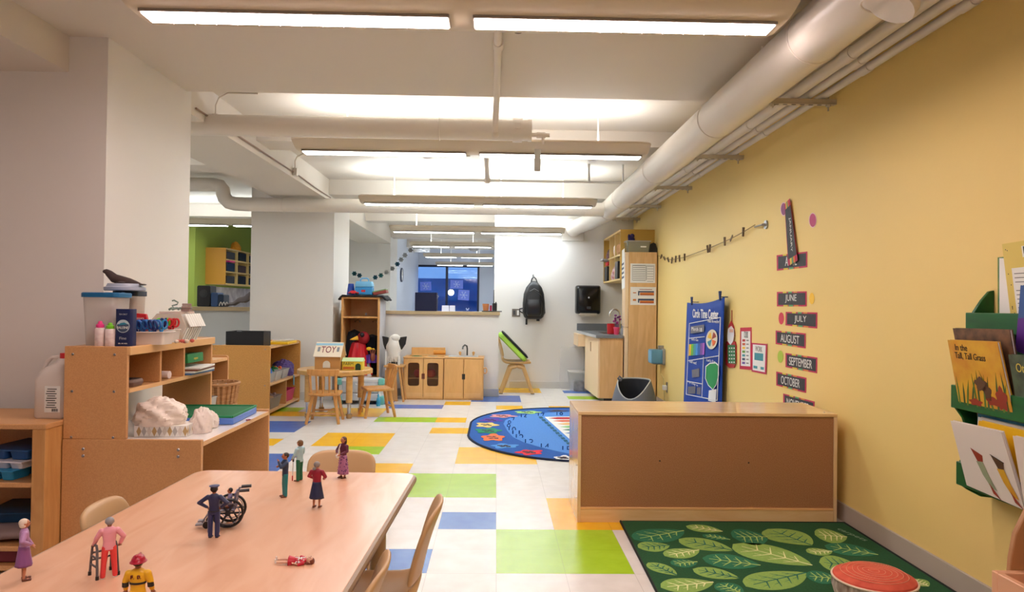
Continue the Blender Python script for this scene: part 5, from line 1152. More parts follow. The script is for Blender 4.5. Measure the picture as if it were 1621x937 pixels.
# boxes under the counter
t = thing('clear_bin', 'clear plastic bin with a lid under the counter corner', 'bin', (PY(913, 610, 9.95).x, 9.95, 0)); obj('bin_body', loftsecs(MB(), [rsec(.09, .13, .02, 0), rsec(.12, .16, .02, .26)]), CLEAR, t); obj('bin_lid', loftsecs(MB(), [rsec(.125, .165, .02, .262), rsec(.125, .165, .02, .275)]), CLEAR2, t)
tag(obj('bin_contents', MB().box(-.07, .07, -.1, .1, .004, .15), mat('dark_contents', (80, 84, 80), .8, kind='noise', rgb2=(140, 140, 136), scale=25), loc=(PY(915, 610, 9.95).x, 9.95, 0), bev=.02), 'dark cloths inside the clear bin under the counter', 'cloth')
tag(obj('acrylic_sheet', MB().prism(rrect(0, .3, .17, .3, .05), 'y', -.004, .004), mat('clear_sheet', (236, 238, 238), .12, alpha=.13), loc=(PY(905, 600, 10.1).x, 10.14, 0)), 'clear rounded plastic sheet leaning on the back wall by the counter', 'sheet')
# ================================================================ TALL CABINET
ty0, ty1 = 8.6, 8.8
xa = PY(995, 500, ty0).x; xb = XW-.016; zt_ = PY(1015, 399, ty0).z; xd = xa-.045
t = thing('tall_cabinet', 'tall maple cabinet with papers taped on it, against the yellow wall', 'cabinet', ((xa+xb)/2, (ty0+ty1)/2, 0))
def L4(mb): return mb.move((-(xa+xb)/2, -(ty0+ty1)/2, 0))
obj('side_panel', L4(MB().box(xa, xb, ty0, ty0+.022, 0, zt_)), FW, t, bev=.002)
obj('cabinet_body', L4(MB().box(xa, xb, ty0+.022, ty1, .0, zt_-.001)), FW, t)
zsp = PY(985, 518, ty0).z
for za, zb_ in ((zsp+.003, zt_-.002), (.02, zsp-.003)): obj('door', L4(MB().box(xd, xa-.003, ty0-.002, ty1, za, zb_)), FL, t, bev=.003)
def sheet(lab, c, hw, hh, B, thk=.002, m=PAPER, rot=0, name='taped_paper', cat='paper'):
    t = thing(name, lab, cat, c); Rt = Matrix.Rotation(rot, 3, 'Z')
    obj('sheet', MB().slab([B@(Rt@Vector((x, y, .0))) for x, y in ((-hw, -hh), (hw, -hh), (hw, hh), (-hw, hh))], B@Vector((0, 0, 1)), thk), m, t)
    return t
def bars(t, B, rects, m, name='print', z=.0025, rot=0, h=.0008):
    q = MB(); Rt = Matrix.Rotation(rot, 3, 'Z')
    for x0_, x1_, y0_, y1_ in rects: q.slab([B@(Rt@Vector((x, y, z))) for x, y in ((x0_, y0_), (x1_, y0_), (x1_, y1_), (x0_, y1_))], B@Vector((0, 0, 1)), h)
    return obj(name, q, m, t)
GI = mat('grey_ink', (120, 118, 116), .6)
c = PY(1018, 432, ty0-.001); a = PY(998, 417, ty0); b = PY(1037, 448, ty0); hw = (b.x-a.x)/2; hh = (a.z-b.z)/2
t = sheet('white paper with a lined text box taped high on the tall cabinet', ((a.x+b.x)/2, ty0-.0005, (a.z+b.z)/2), hw, hh, WF)
bars(t, WF, [(-hw*.8, hw*.2, hh*.75-i*.022, hh*.75-i*.022+.006) for i in range(9)]+[(hw*.35, hw*.85, hh*.7-i*.03, hh*.7-i*.03+.004) for i in range(7)], GI, 'printed_lines')
bars(t, WF, [(-hw*.85, hw*.25, hh*.82, hh*.84), (-hw*.85, hw*.25, -hh*.75, -hh*.73), (-hw*.85, -hw*.83, -hh*.75, hh*.84), (hw*.23, hw*.25, -hh*.75, hh*.84), (hw*.3, hw*.9, hh*.8, hh*.82), (hw*.3, hw*.32, -hh*.7, hh*.8), (hw*.88, hw*.9, -hh*.7, hh*.8)], INK, 'printed_frame')
a = PY(998, 454, ty0); b = PY(1038, 483, ty0); hw = (b.x-a.x)/2; hh = (a.z-b.z)/2
t = sheet('white chart with orange and blue bars taped below the lined paper on the tall cabinet', ((a.x+b.x)/2, ty0-.0005, (a.z+b.z)/2), hw, hh, WF)
bars(t, WF, [(-hw*.4, hw*.85, hh*.4, hh*.55), (-hw*.4, -hw*.3, hh*.05, hh*.4), (-hw*.4, hw*.85, -hh*.5, -hh*.3), (-hw*.4, -hw*.3, -hh*.75, -hh*.5)], mat('slate_ink', (50, 70, 100), .5), 'blue_bars')
bars(t, WF, [(-hw*.25, hw*.85, hh*.15, hh*.38), (-hw*.25, hw*.85, -hh*.72, -hh*.52), (-hw*.8, -hw*.55, hh*.3, hh*.4), (-hw*.8, -hw*.55, -hh*.55, -hh*.35)], mat('orange_ink', (214, 120, 50), .5), 'orange_bars')
bars(t, WF, [(-hw*.25, hw*.85, hh*.08, hh*.15), (-hw*.25, hw*.85, -hh*.8, -hh*.72), (-hw*.3, hw*.7, hh*.7, hh*.76)], mat('rust_ink', (160, 50, 30), .5), 'red_bars')
a = PY(985, 404, 8.58)
t = sheet('white sheet with printed rows hanging off the edge of the tall cabinet', (xd-.004, ty0+.12, PY(985, 425, ty0).z), .10, .24, Matrix(((0, 0, -1), (-1, 0, 0), (0, 1, 0))), rot=R(5))
bars(t, Matrix(((0, 0, -1), (-1, 0, 0), (0, 1, 0))), [(-.08, .06, .05-i*.055, .075-i*.055) for i in range(4)], mat('slate_ink', (50, 70, 100), .5), 'printed_rows', rot=R(5))
# on top of tall cabinet
t = thing('clear_bin', 'clear plastic bin on top of the tall cabinet', 'bin', (PY(1007, 396, ty0+.2).x, ty0+.2, zt_)); obj('bin_body', loftsecs(MB(), [rsec(.13, .16, .02, 0), rsec(.145, .17, .02, .13)]), mat('bin_olive_clear', (176, 178, 160), .2, alpha=.55), t); obj('bin_rim', loftsecs(MB(), [rsec(.152, .178, .02, .13), rsec(.152, .178, .02, .142)]), CLEAR2, t); obj('bin_label', MB().box(.02, .09, -.173, -.17, .06, .075), PAPER, t)
t = thing('black_drum', 'black half-round case on top of the tall cabinet', 'case', (PY(1029, 396, ty0+.1).x, ty0+.12, zt_)); P = [(-.075, 0), (-.07, .03), (-.02, .09), (.03, .125), (.06, .11), (.078, .05), (.08, 0)]; obj('case_body', MB().prism(P, 'y', -.07, .12), BLACK, t, bev=.008)
tag(obj('purple_toy', MB().ell((0, 0, .03), (.045, .04, .03)).ell((.01, 0, .07), (.03, .03, .03)).ell((-.03, 0, .06), (.015, .02, .035)), mat('indigo_plush', (50, 36, 90), .8), loc=(PY(1000, 380, ty0+.3).x-.02, ty0+.22, zt_+.143)), 'dark purple toy lying on the clear bin above the tall cabinet', 'toy')
# ================================================================ WALL CUBBY (right)
MUS = mat('mustard_maple', (204, 160, 72), .45)
cy0 = 8.815; ctop = PY(990, 363, cy0).z; cbot = PY(985, 443, cy0).z; cxf = 1.525; cxb = XW
cy1 = YB-.01
t = thing('wall_cubby', 'maple wall cubby with bins above the sink counter', 'cubby shelf', (cxb, cy0, (ctop+cbot)/2)); zc_ = (ctop+cbot)/2
def L5(mb): return mb.move((-cxb, -cy0, -zc_))
obj('end_panel', L5(MB().box(cxf, cxb, cy0, cy0+.02, cbot, ctop)), MUS, t, bev=.002); obj('end_panel', L5(MB().box(cxf, cxb, cy1-.02, cy1, cbot, ctop)), MUS, t)
for z in (cbot, (cbot+ctop)/2-.01, ctop-.02): obj('cubby_board', L5(MB().box(cxf, cxb, cy0+.02, cy1-.02, z, z+.02)), mat('pale_maple', (226, 196, 130), .45), t)
nys = [cy0+(cy1-cy0)*f_ for f_ in (.30, .62)]
for y in nys: obj('divider', L5(MB().box(cxf, cxb-.01, y-.009, y+.009, cbot+.02, ctop-.02)), mat('pale_maple', (226, 196, 130), .45), t)
obj('back_panel', L5(MB().box(cxb-.01, cxb, cy0+.02, cy1-.02, cbot, ctop)), MUS, t)
zmid = (cbot+ctop)/2+.011; zlo = cbot+.021
ycs = [(cy0+.02+nys[0])/2, (nys[0]+nys[1])/2, (nys[1]+cy1)/2]
def boxthing(name, lab, cat, c, hw, hd, h, m): return tag(obj(name, MB().box(-hw, hw, -hd, hd, 0, h), m, loc=c, bev=.006), lab, cat)
boxthing('black_bin', 'black bin in the lower far cell of the right wall cubby', 'bin', (cxf+.10, ycs[2], zlo), .11, .12, .2, BLACK)
boxthing('black_bin', 'black bin in the lower near cell of the right wall cubby', 'bin', (cxf+.10, ycs[0]+.02, zlo), .11, .1, .22, BLACK)
bag('mixed_bundle', 'red and white bundle in the lower middle cell of the right wall cubby', (cxf+.10, ycs[1], zlo), (.09, .11, .12), mat('bundle_mix', (176, 60, 60), .7, kind='noise', rgb2=(225, 222, 226), scale=14), 6, 'bundle')
boxthing('red_box', 'red box above the black bin in the far cell of the right wall cubby', 'box', (cxf+.10, ycs[2], zlo+.215), .1, .1, .05, RED)
tag(obj('paper_stack', MB().obox((0, 0, 0), .13, .12, .012, ry=R(4)), mat('grey_paper', (170, 170, 168), .7), loc=(cxf+.06, ycs[2], zlo+.285)), 'grey papers jutting from the far cell of the right wall cubby', 'paper')
bag('doll', 'pale doll bundle in the upper middle cell of the right wall cubby', (cxf+.09, ycs[1], zmid), (.06, .08, .12), mat('doll_pink', (206, 160, 150), .7, kind='noise', rgb2=(240, 235, 230), scale=12), 9, 'doll')
bag('craft_bundle', 'tan bundle in the upper near cell of the right wall cubby', (cxf+.09, ycs[0], zmid), (.09, .1, .10), mat('tan_bundle', (190, 140, 90), .7), 11, 'bundle')
bag('craft_bundle', 'pink and dark bundle in the upper far cell of the right wall cubby', (cxf+.09, ycs[2], zmid), (.08, .1, .09), mat('dark_pink_bundle', (120, 70, 80), .7, kind='noise', rgb2=(60, 50, 50), scale=12), 12, 'bundle')
# ================================================================ GREY HAMPER
hy = 8.1; hx = PY(1004, 610, hy).x
t = thing('storage_hamper', 'grey felt hamper with a slanted open mouth, behind the long low cabinet', 'hamper', (hx, hy, .0085))
zfun = lambda a: .42+.10*math.cos(a-R(20))+.0
hh1 = PY(985, 597, hy).z
def ham(u, v):
    a = 2*math.pi*u; da = (a-R(247)+math.pi) % (2*math.pi)-math.pi; top_ = .345-.20*math.exp(-(da/R(52))**2)
    z = top_*v; rr_ = .262-.085*(z/.345)**1.3
    return Vector((rr_*math.cos(a), rr_*math.sin(a), z))
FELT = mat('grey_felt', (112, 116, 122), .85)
obj('hamper_wall', MB().grid(ham, 40, 8), FELT, t, solid=.012)
obj('hamper_floor', MB().cyl((0, 0, 0), (0, 0, .01), .23, n=32), FELT, t)
obj('mouth_piping', MB().tube([ham(i/40, 1) for i in range(40)], .007, n=8, closed=True), mat('piping_pale', (190, 190, 186), .7), t)
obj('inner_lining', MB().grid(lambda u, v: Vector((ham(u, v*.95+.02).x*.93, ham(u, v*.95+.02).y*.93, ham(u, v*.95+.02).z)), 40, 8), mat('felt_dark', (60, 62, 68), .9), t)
obj('handle_loop', MB().tube([(-.17, -.04, .33), (-.195, -.05, .36), (-.18, -.06, .385), (-.15, -.05, .36), (-.16, -.04, .33)], .010, n=8), FELT, t)
# ================================================================ GARLAND, CLOCK
gar = [(551, 430), (560, 434), (569, 437), (581, 440), (594, 439), (603, 436), (612, 431), (621, 426), (629, 419), (635, 411), (641, 404), (648, 396), (655, 392)]
gy_ = 12.6
t = thing('snowflake_string', 'thin string of the paper snowflake garland over the far room', 'string', (0, gy_, 0))
obj('string', MB().tube([Vector(PY(u, v, gy_))-Vector((0, gy_, 0)) for u, v in gar], .003, n=5), PAPER, t)
cols = [TEAL, mat('snow_blue', (40, 120, 150), .6), mat('snow_blue', (40, 120, 150), .6), mat('snow_teal', (30, 150, 145), .6), PAPER, PAPER, mat('snow_blue', (40, 120, 150), .6), PAPER, PAPER, PAPER]
pl = [(561, 433), (569, 436), (594, 439), (603, 436), (612, 431), (621, 425), (629, 418), (635, 411), (641, 404), (650, 396)]
for k, ((u, v), m_) in enumerate(zip(pl, cols)):
    c = PY(u, v, gy_-.01); q = MB()
    for a in range(3): q.obox((0, 0, 0), .042, .0015, .011, ry=R(60*a))
    for a in range(6):
        d = Matrix.Rotation(R(60*a), 3, 'Y')@Vector((.03, 0, 0)); q.obox(d, .012, .0015, .012, ry=R(60*a+30))
    cn = 'white' if m_ is PAPER else 'teal'
    tag(obj('paper_snowflake', q, m_, loc=c), f'{cn} paper snowflake, ' + ['leftmost', 'second', 'third', 'fourth', 'fifth', 'sixth', 'seventh', 'eighth', 'ninth', 'last'][k] + ' from the left on the garland', 'snowflake', 'snowflakes on the garland')
bag('paper_decoration', 'silver crumpled paper decoration hanging at the ceiling of the far room', PY(668, 400, 12.6), (.13, .08, .09), mat('silver_foil', (190, 192, 200), .3, .4), 14, 'decoration')
tag(obj('ceiling_speaker', MB().lathe([(.1, .03), (.1, 0), (.07, -.035), (.02, -.045)], n=20), mat('speaker_grey', (180, 180, 184), .5), loc=PY(750, 394, 13.2)), 'round grey dome light hanging under the ceiling of the far room', 'ceiling light')
a = PX(628, 435, -1.98)
t = thing('wall_clock', 'round dark-rimmed clock on the far side wall, half hidden by the column', 'clock', (-1.975, 14.9, PY(628, 435, 14.9).z)); 
obj('clock_face', MB().cyl((0, 0, 0), (.02, 0, 0), .13, n=28), PAPER, t); obj('clock_rim', MB().tube([(.015, .135*math.cos(a_), .135*math.sin(a_)) for a_ in [2*math.pi*i/28 for i in range(28)]], .014, n=8, closed=True), mat('clock_navy', (40, 50, 80), .4), t); obj('clock_hand', MB().box(.021, .024, -.006, .006, 0, .09).box(.021, .024, 0, .06, -.006, .006), INK, t)
# ================================================================ LEFT BAY: YELLOW CUBBY etc
by0 = 11.5; bx = PY(357, 420, by0).x; bt = PY(357, 392, by0).z; bb = PY(357, 450, by0).z; bxb = -4.63; by1 = 13.1
t = thing('wall_cubby', 'mustard wall cubby on the green wall in the left bay', 'cubby shelf', (bxb, by0, (bt+bb)/2)); zc_ = (bt+bb)/2
def L6(mb): return mb.move((-bxb, -by0, -zc_))
MU2 = mat('mustard_panel', (196, 138, 44), .5)
obj('end_panel', L6(MB().box(bxb, bx, by0, by0+.02, bb, bt)), MU2, t, bev=.002); obj('back_panel', L6(MB().box(bxb, bxb+.01, by0+.02, by1, bb, bt)), MU2, t)
for z in (bb, bb+(bt-bb)/3, bb+(bt-bb)*2/3, bt-.02): obj('cubby_board', L6(MB().box(bxb+.01, bx, by0+.02, by1, z, z+.02)), mat('pale_maple', (226, 196, 130), .45), t)
dy = (by1-by0)/3
for k in range(1, 4): obj('divider', L6(MB().box(bxb+.01, bx, by0+dy*k-.01, by0+dy*k+.01, bb+.02, bt-.02)), mat('pale_maple', (226, 196, 130), .45), t)
hcell = (bt-bb)/3
k = 0
for j, row in enumerate(('lowest', 'middle', 'top')):
    for i, cn in enumerate(('nearest', 'second', 'farthest')):
        m_ = [DKGREY, BLACK, mat('dark_navy', (18, 40, 66), .4), mat('bin_brown', (70, 50, 50), .6)][(i+2*j) % 4]
        boxthing('dark_bin', f'dark bin in the {cn} cell of the {row} row of the left bay cubby', 'bin', (bx-.12, by0+dy*(i+.5), bb+hcell*j+.021), .11, dy*.32, hcell*(.62+.1*((i+j) % 2)), m_)
tag(obj('pink_folder', MB().box(-.1, .11, -.12, .12, 0, .02), PINK, loc=(bx-.09, by0+dy*.45, bb+hcell*2-.0225)), 'pink folder lying on the bin in the left bay cubby', 'folder')
bag('orange_plush', 'orange toy on top of the left bay cubby', (bx-.1, by0+.72, bt+.001), (.07, .12, .09), mat('plush_orange', (226, 150, 40), .8), 2, 'toy')
zt_ = 1.111
for k, (ul, ur, vt, m_, nm, lab) in enumerate(((315, 336, 452, BLACK, 'speaker_box', 'biggest black speaker box on the left half wall'), (337, 348, 463, mat('steel_blue_box', (50, 80, 130), .5), 'blue_box', 'blue box between the black boxes on the left half wall'), (348, 357, 466, mat('dark_navy', (18, 40, 66), .4), 'speaker_box', 'small navy box right of the blue one on the left half wall'))):
    xa_, xb_ = PY(ul, 480, 9.3).x, PY(ur, 480, 9.3).x; h_ = PY(ul, vt, 9.3).z-zt_
    t = thing(nm, lab, 'box', ((xa_+xb_)/2, 9.33, zt_)); hw = (xb_-xa_)/2
    obj('box_body', MB().prism(rrect(0, h_/2, hw, h_/2, .02), 'y', -.1, .1), m_, t, bev=.006)
    if k == 0: obj('speaker_cone', MB().cyl((0, -.104, h_*.62), (0, -.1, h_*.62), .05, n=20).cyl((0, -.108, h_*.62), (0, -.104, h_*.62), .02, n=14), mat('cone_grey', (50, 50, 54), .5), t)
tag(obj('white_cable', MB().tube([(PY(347+i*1.2, 486-4*abs(math.sin(i*.8)), 9.22).x, 9.22, zt_+.012+.05*abs(math.sin(i*.8))) for i in range(12)], .006, n=6), PAPER), 'white cable coiled on the left half wall before the boxes', 'cable')
tag(obj('grey_bag', MB().grid(lambda u, v: Vector((PY(357+38*u, 480, 9.3).x, 9.25+.12*v, zt_+.01+.17*u*math.sin(math.pi*(.15+.7*v))+.01*math.sin(14*u))), 12, 8), mat('bag_grey_brown', (120, 110, 110), .8), solid=.02), 'slumped grey-brown bag on the left half wall beside the column', 'bag')
t = thing('wall_poster', 'wide pale poster of leaves and writing under the left bay cubby', 'poster', (bxb+.004, 12.6, 1.3)); obj('poster_sheet', MB().box(0, .004, -.9, 1.5, -.22, .12), mat('poster_mix', (170, 160, 170), .8, kind='noise', rgb2=(214, 208, 212), scale=7), t)
# ================================================================ LONG LOW CABINET (its back to us)
x0, x1, y0, y1, zt_ = .456, 1.887, 3.915, 4.37, .602
t = thing('low_cabinet', 'long low maple cabinet seen from behind with a brown hardboard back', 'cabinet', ((x0+x1)/2, (y0+y1)/2, 0))
def L7(mb): return mb.move((-(x0+x1)/2, -(y0+y1)/2, 0))
CM = mat('cabinet_maple_pale', (232, 196, 146), .22, kind='wood', rgb2=(222, 180, 126), scale=2.5, stretch=(1.2, 7, 7), coat=.3)
CMV = mat('cabinet_maple_side', (232, 200, 156), .18, kind='wood', rgb2=(224, 188, 138), scale=2.5, stretch=(7, 7, 1.2), coat=.5)
obj('top_board', L7(MB().box(x0, x1, y0, y1, zt_-.018, zt_)), CM, t, bev=.002)
obj('side_panel', L7(MB().box(x0, x0+.018, y0, y1, 0, zt_-.0185)), CMV, t, bev=.001); obj('side_panel', L7(MB().box(x1-.018, x1, y0, y1, 0, zt_-.0185)), CMV, t, bev=.001)
obj('base_rail', L7(MB().box(x0+.018, x1-.018, y0+.002, y0+.018, 0, .068)), CM, t, bev=.001)
obj('retaining_strip', L7(MB().box(x0+.018, x1-.018, y0+.001, y0+.012, .069, .082)), EDGE, t, bev=.002)
bp_ = obj('back_panel', L7(MB().box(x0+.018, x1-.018, y0+.008, y0+.013, .082, zt_-.019)), mat('hardboard_brown', (172, 124, 88), .5, kind='speckle', rgb2=(156, 106, 70), scale=260, bump=.08), t)
for u, v in ((1045, 730), (1186, 733)):
    c = PY(u, v, y0); obj('screw_hole', L7(MB().cyl((c.x, y0+.009, c.z), (c.x, y0+.0072, c.z), .0045, n=12)), INK, bp_)
obj('shelf_board', L7(MB().box(x0+.018, x1-.018, y0+.013, y1-.01, .30, .318).box(x0+.018, x1-.018, y0+.013, y1-.01, .068, .085)), CM, t)
obj('divider', L7(MB().box((x0+x1)/2-.009, (x0+x1)/2+.009, y0+.013, y1-.01, .085, .30)), CM, t)
q = MB()
for z in (.12, .3, .5): screw(q, (x0, y0+.05, z), (-1, 0, 0), .004)
q.cyl((x1-.05, y0+.05, zt_), (x1-.05, y0+.05, zt_+.002), .005, n=10)
obj('screw_head', L7(q), STEEL, t)
# ================================================================ ROUND TREE PILLOW
pc = Vector((1.545, 2.885, .009))
t = thing('log_pillow', 'round floor pillow printed like a red sawn tree stump, on the leaf rug', 'pillow', pc, 0)
q = MB().lathe([(.12, 0), (.150, .012), (.160, .045), (.156, .082)], n=48)
obj('bark_side', q, mat('bark_print', (214, 196, 182), .85, kind='noise', rgb2=(96, 60, 44), scale=26, stretch=(2, 2, .35), bump=.3), t)
q = MB().lathe([(.157, .080), (.152, .092), (.13, .103), (.08, .111), (.0, .113)], n=48)
obj('top_disc', q, mat('stump_red', (226, 100, 74), .8, kind='noise', rgb2=(206, 78, 58), scale=18), t)
for k in range(6):
    r_ = .02+.021*k; obj('growth_ring', MB().tube([((r_+.003*math.sin(3*a+k))*math.cos(a), (r_+.003*math.cos(2*a+k))*math.sin(a), .1125-.105*(r_/.15)**4*.11-.0006) for a in [2*math.pi*i/40 for i in range(40)]], .0013, n=5, closed=True), mat('ring_pale', (240, 160, 130), .8), t)
obj('cream_edge', MB().tube([(.158*math.cos(a), .158*math.sin(a), .082) for a in [2*math.pi*i/48 for i in range(48)]], .0045, n=8, closed=True), mat('cream_trim', (236, 214, 190), .85), t)
# ================================================================ GREEN LEAF RUG
rz_ = .008
rg = tag(obj('leaf_rug', MB().prism([(.695, 3.92), (1.925, 3.91), (1.925, 1.75), (.655, 1.75)], 'z', 0, .0075), mat('rug_green', (24, 84, 44), .95, kind='noise', rgb2=(18, 70, 36), scale=120, bump=.4)), 'dark green rug printed with leaves, in front of the long low cabinet', 'rug')
obj('binding', MB().tube([(.695, 3.92, .005), (1.925, 3.91, .005), (1.925, 1.75, .005), (.655, 1.75, .005)], .0075, n=8, closed=True), mat('rug_black_edge', (24, 30, 26), .9), rg)
LG = mat('leaf_light', (146, 180, 92), .95, kind='noise', rgb2=(130, 168, 78), scale=90, bump=.3); DG = mat('leaf_teal', (40, 118, 84), .95, kind='noise', rgb2=(34, 106, 74), scale=90, bump=.3)
VC = mat('vein_cream', (226, 228, 170), .95); VT = mat('vein_teal', (30, 104, 84), .95); VL = mat('vein_lime', (170, 200, 110), .95)
def g(px, py): return (960+px/3.0, 800+py/3.0)
leaves = [((130, 162), (368, 120), 78, DG, VL), ((378, 98), (552, 124), 34, LG, VC), ((455, 140), (588, 163), 26, DG, VL), ((598, 150), (765, 150), 76, DG, VL), ((766, 112), (975, 190), 92, LG, VT),
          ((990, 140), (1143, 150), 66, LG, VC), ((343, 160), (602, 215), 58, LG, VT), ((150, 200), (300, 190), 50, LG, VT), ((276, 240), (440, 212), 56, LG, VC), ((600, 184), (978, 285), 88, LG, VC),
          ((952, 222), (1072, 218), 38, LG, VC), ((1035, 190), (1290, 235), 56, DG, VL), ((455, 250), (732, 285), 68, DG, VL), ((308, 280), (432, 268), 44, DG, VL), ((198, 272), (334, 332), 54, LG, VT),
          ((410, 302), (630, 346), 52, LG, VT), ((662, 385), (948, 320), 108, LG, VT), ((945, 335), (1110, 350), 90, DG, VL), ((1010, 270), (1200, 290), 78, LG, VT), ((258, 390), (508, 365), 74, LG, VC), ((525, 370), (650, 420), 64, DG, VL), ((1440, 350), (1530, 385), 50, LG, VC),
          ((680, 480), (900, 500), 90, DG, VL), ((1000, 470), (1250, 520), 90, LG, VC), ((320, 470), (560, 500), 80, DG, VL)]
for a, b, w, ml, mv in leaves:
    A = Vector((*g(*a), 0)).xy; B_ = Vector((*g(*b), 0)).xy
    wa, wb = PZ(A.x, A.y, rz_), PZ(B_.x, B_.y, rz_)
    m0 = (A+B_)/2; up = PZ(m0.x, m0.y-w/6, rz_); dn = PZ(m0.x, m0.y+w/6, rz_)
    ax = (wb-wa); L_ = ax.length; ax = ax/L_; pn = Vector((-ax.y, ax.x, 0)); hwid = abs((up-dn).dot(pn))/2
    if L_ < hwid*1.2: hwid = L_*.55
    P1 = []; N_ = 14
    for i in range(N_+1):
        s = i/N_; ww = hwid*(math.sin(math.pi*s**.8))**.75; P1.append(wa+ax*L_*s+pn*ww)
    for i in range(N_-1, 0, -1):
        s = i/N_; ww = hwid*(math.sin(math.pi*s**.8))**.75; P1.append(wa+ax*L_*s-pn*ww)
    lf = obj('leaf_print', MB().slab([(p.x, p.y, .0077) for p in P1], (0, 0, 1), .0012), ml, rg)
    q = MB(); zz = .0095
    def strip(p, r_, w0, w1):
        d = (r_-p).normalized(); n_ = Vector((-d.y, d.x, 0)); q.add([tuple((p+n_*w0).xy)+(zz,), tuple((p-n_*w0).xy)+(zz,), tuple((r_-n_*w1).xy)+(zz,), tuple((r_+n_*w1).xy)+(zz,)], [(0, 1, 2, 3)])
    strip(wa+ax*L_*.12, wb-ax*L_*.0, .0025, .005)
    for s in (.25, .42, .6, .76):
        for sg in (1, -1):
            base = wa+ax*L_*(s+.08); ww = hwid*(math.sin(math.pi*s**.8))**.75
            tip = wa+ax*L_*(s-.04)+pn*sg*ww*.72; strip(base, tip, .004, .0015)
            strip((base+tip)/2, (base+tip)/2-ax*L_*.09+pn*sg*ww*.05, .002, .001)
    obj('vein_print', q, mv, lf)
c = PZ(1350, 848, rz_)
text('carpets', .20, .035, mat('leaf_grey', (120, 150, 120), .9), rg, (1.86, 3.70, .0085), Matrix(((.25, .97, 0), (-.97, .25, 0), (0, 0, 1))))
# ================================================================ BLUE LEARNING RUG
cx_, cyy_, ra, rb_ = .93, 6.80, 1.19, 1.42
def sup(a, ra=ra, rb=rb_, e=2.35, cx=cx_, cy=cyy_):
    c_, s_ = math.cos(a), math.sin(a)
    return (cx+ra*math.copysign(abs(c_)**(2/e), c_), cy+rb*math.copysign(abs(s_)**(2/e), s_))
P = [sup(2*math.pi*i/64) for i in range(64)]; P = [(max(min(x, 1.93), -.235), y) for x, y in P]
br = tag(obj('learning_rug', MB().prism(P, 'z', 0, .007), mat('rug_blue', (20, 92, 178), .9, kind='noise', rgb2=(14, 82, 166), scale=90, bump=.3)), 'blue oval learning rug with coloured animal shapes, beyond the low cabinet', 'rug')
obj('binding', MB().tube([(x, y, .005) for x, y in P], .011, n=8, closed=True), mat('rug_navy_edge', (14, 30, 60), .9), br)
P2 = [PZ(u, v, .0072) for u, v in ((797, 671), (800, 665), (812, 660), (836, 656), (868, 653), (905, 652), (960, 655), (1010, 670), (1010, 700), (960, 718), (905, 719), (880, 714), (855, 708), (828, 700), (812, 692), (803, 682))]
obj('field_print', MB().slab([(p.x, p.y, .0072) for p in P2], (0, 0, 1), .0012), mat('rug_light_blue', (84, 146, 224), .9, kind='noise', rgb2=(74, 134, 214), scale=90), br)
def rp(name, pts, m, z=.0086): return obj(name, MB().slab([(PZ(u, v, z).x, PZ(u, v, z).y, z) for u, v in pts], (0, 0, 1), .0012), m, br)
def zr(pts): return [(730+x/8.517, 635+y/8.517) for x, y in pts]
def blob(name, cx, cy, w, h, m, seed, k=9, z=.0086):
    rnd = random.Random(seed); pts = []
    for i in range(28):
        a = 2*math.pi*i/28; s = 1+.20*math.sin(5*a+seed)+.08*math.sin(3*a+seed*2); pts.append((cx+w/2*math.cos(a)*s, cy+h/2*math.sin(a)*s))
    o = rp(name, zr(pts), m, z)
    q = MB()
    for i in range(4):
        x, y = cx-w*.18+w*.11*i, cy+h*(.12 if i % 2 else -.12); p = PZ(*zr([(x, y)])[0], z); q.obox((p.x, p.y, z+.0015), .022, .018, .0003, rz=R(30*i))
    obj('shape_marks', q, mat('rug_dark_mark', (60, 50, 60), .9), o)
for i, (cx, cy, w, h, c_) in enumerate(((345, 320, 280, 62, (240, 205, 120)), (370, 400, 330, 70, (20, 140, 100)), (430, 490, 300, 90, (238, 120, 70)), (585, 605, 350, 60, (80, 150, 220)), (925, 690, 340, 66, (228, 40, 60)), (405, 255, 280, 50, (90, 60, 170)), (560, 200, 330, 40, (226, 150, 150)), (900, 150, 330, 34, (170, 220, 120)), (1380, 765, 240, 60, (240, 240, 236)), (1300, 130, 260, 26, (60, 70, 110)))):
    blob('shape_print', cx, cy, w, h, mat('rug_c%d' % i, c_, .9), i+1)
rp('white_triangle', zr([(1125, 212), (1600, 206), (2600, 240), (2600, 700), (1800, 700), (1455, 505)]), mat('rug_white', (232, 232, 230), .9), .0088)
for i, (y, x0_, c_) in enumerate(((230, 1180, (190, 20, 40)), (266, 1240, (220, 110, 80)), (306, 1300, (230, 180, 110)), (346, 1340, (120, 190, 110)), (386, 1370, (20, 110, 90)), (430, 1400, (70, 110, 190)))):
    rp('colour_stripe', zr([(x0_, y), (x0_+120, y-13), (1900, y-13), (1900, y+13), (x0_+120, y+13)]), mat('rug_s%d' % i, c_, .9), .0102)
q = MB()
for i in range(11):
    f_ = i/10; x, y = 1070+(1440-1070)*f_, 222+(570-222)*f_
    pts = zr([(x-26, y-14), (x+22, y-14), (x+40, y+12), (x-8, y+12)]); q.slab([(PZ(*p, .0088).x, PZ(*p, .0088).y, .0088) for p in pts], (0, 0, 1), .0012)
obj('letter_band', q, mat('rug_deep_teal', (20, 90, 120), .9), br)
txt = '7 8 9 10 11 12 13 14 15 16 17 18'.split()
for i, (x, y) in enumerate(((700, 255), (650, 300), (640, 345), (690, 388), (740, 440), (790, 490), (915, 558), (1130, 618), (1420, 655), (850, 215), (1080, 195), (1330, 186))):
    p = PZ(*zr([(x, y)])[0], .009)
    text(txt[i], .07 if len(txt[i]) > 1 else .035, .06, mat('rug_navy_ink', (30, 74, 140), .9), br, (p.x, p.y, .0092))
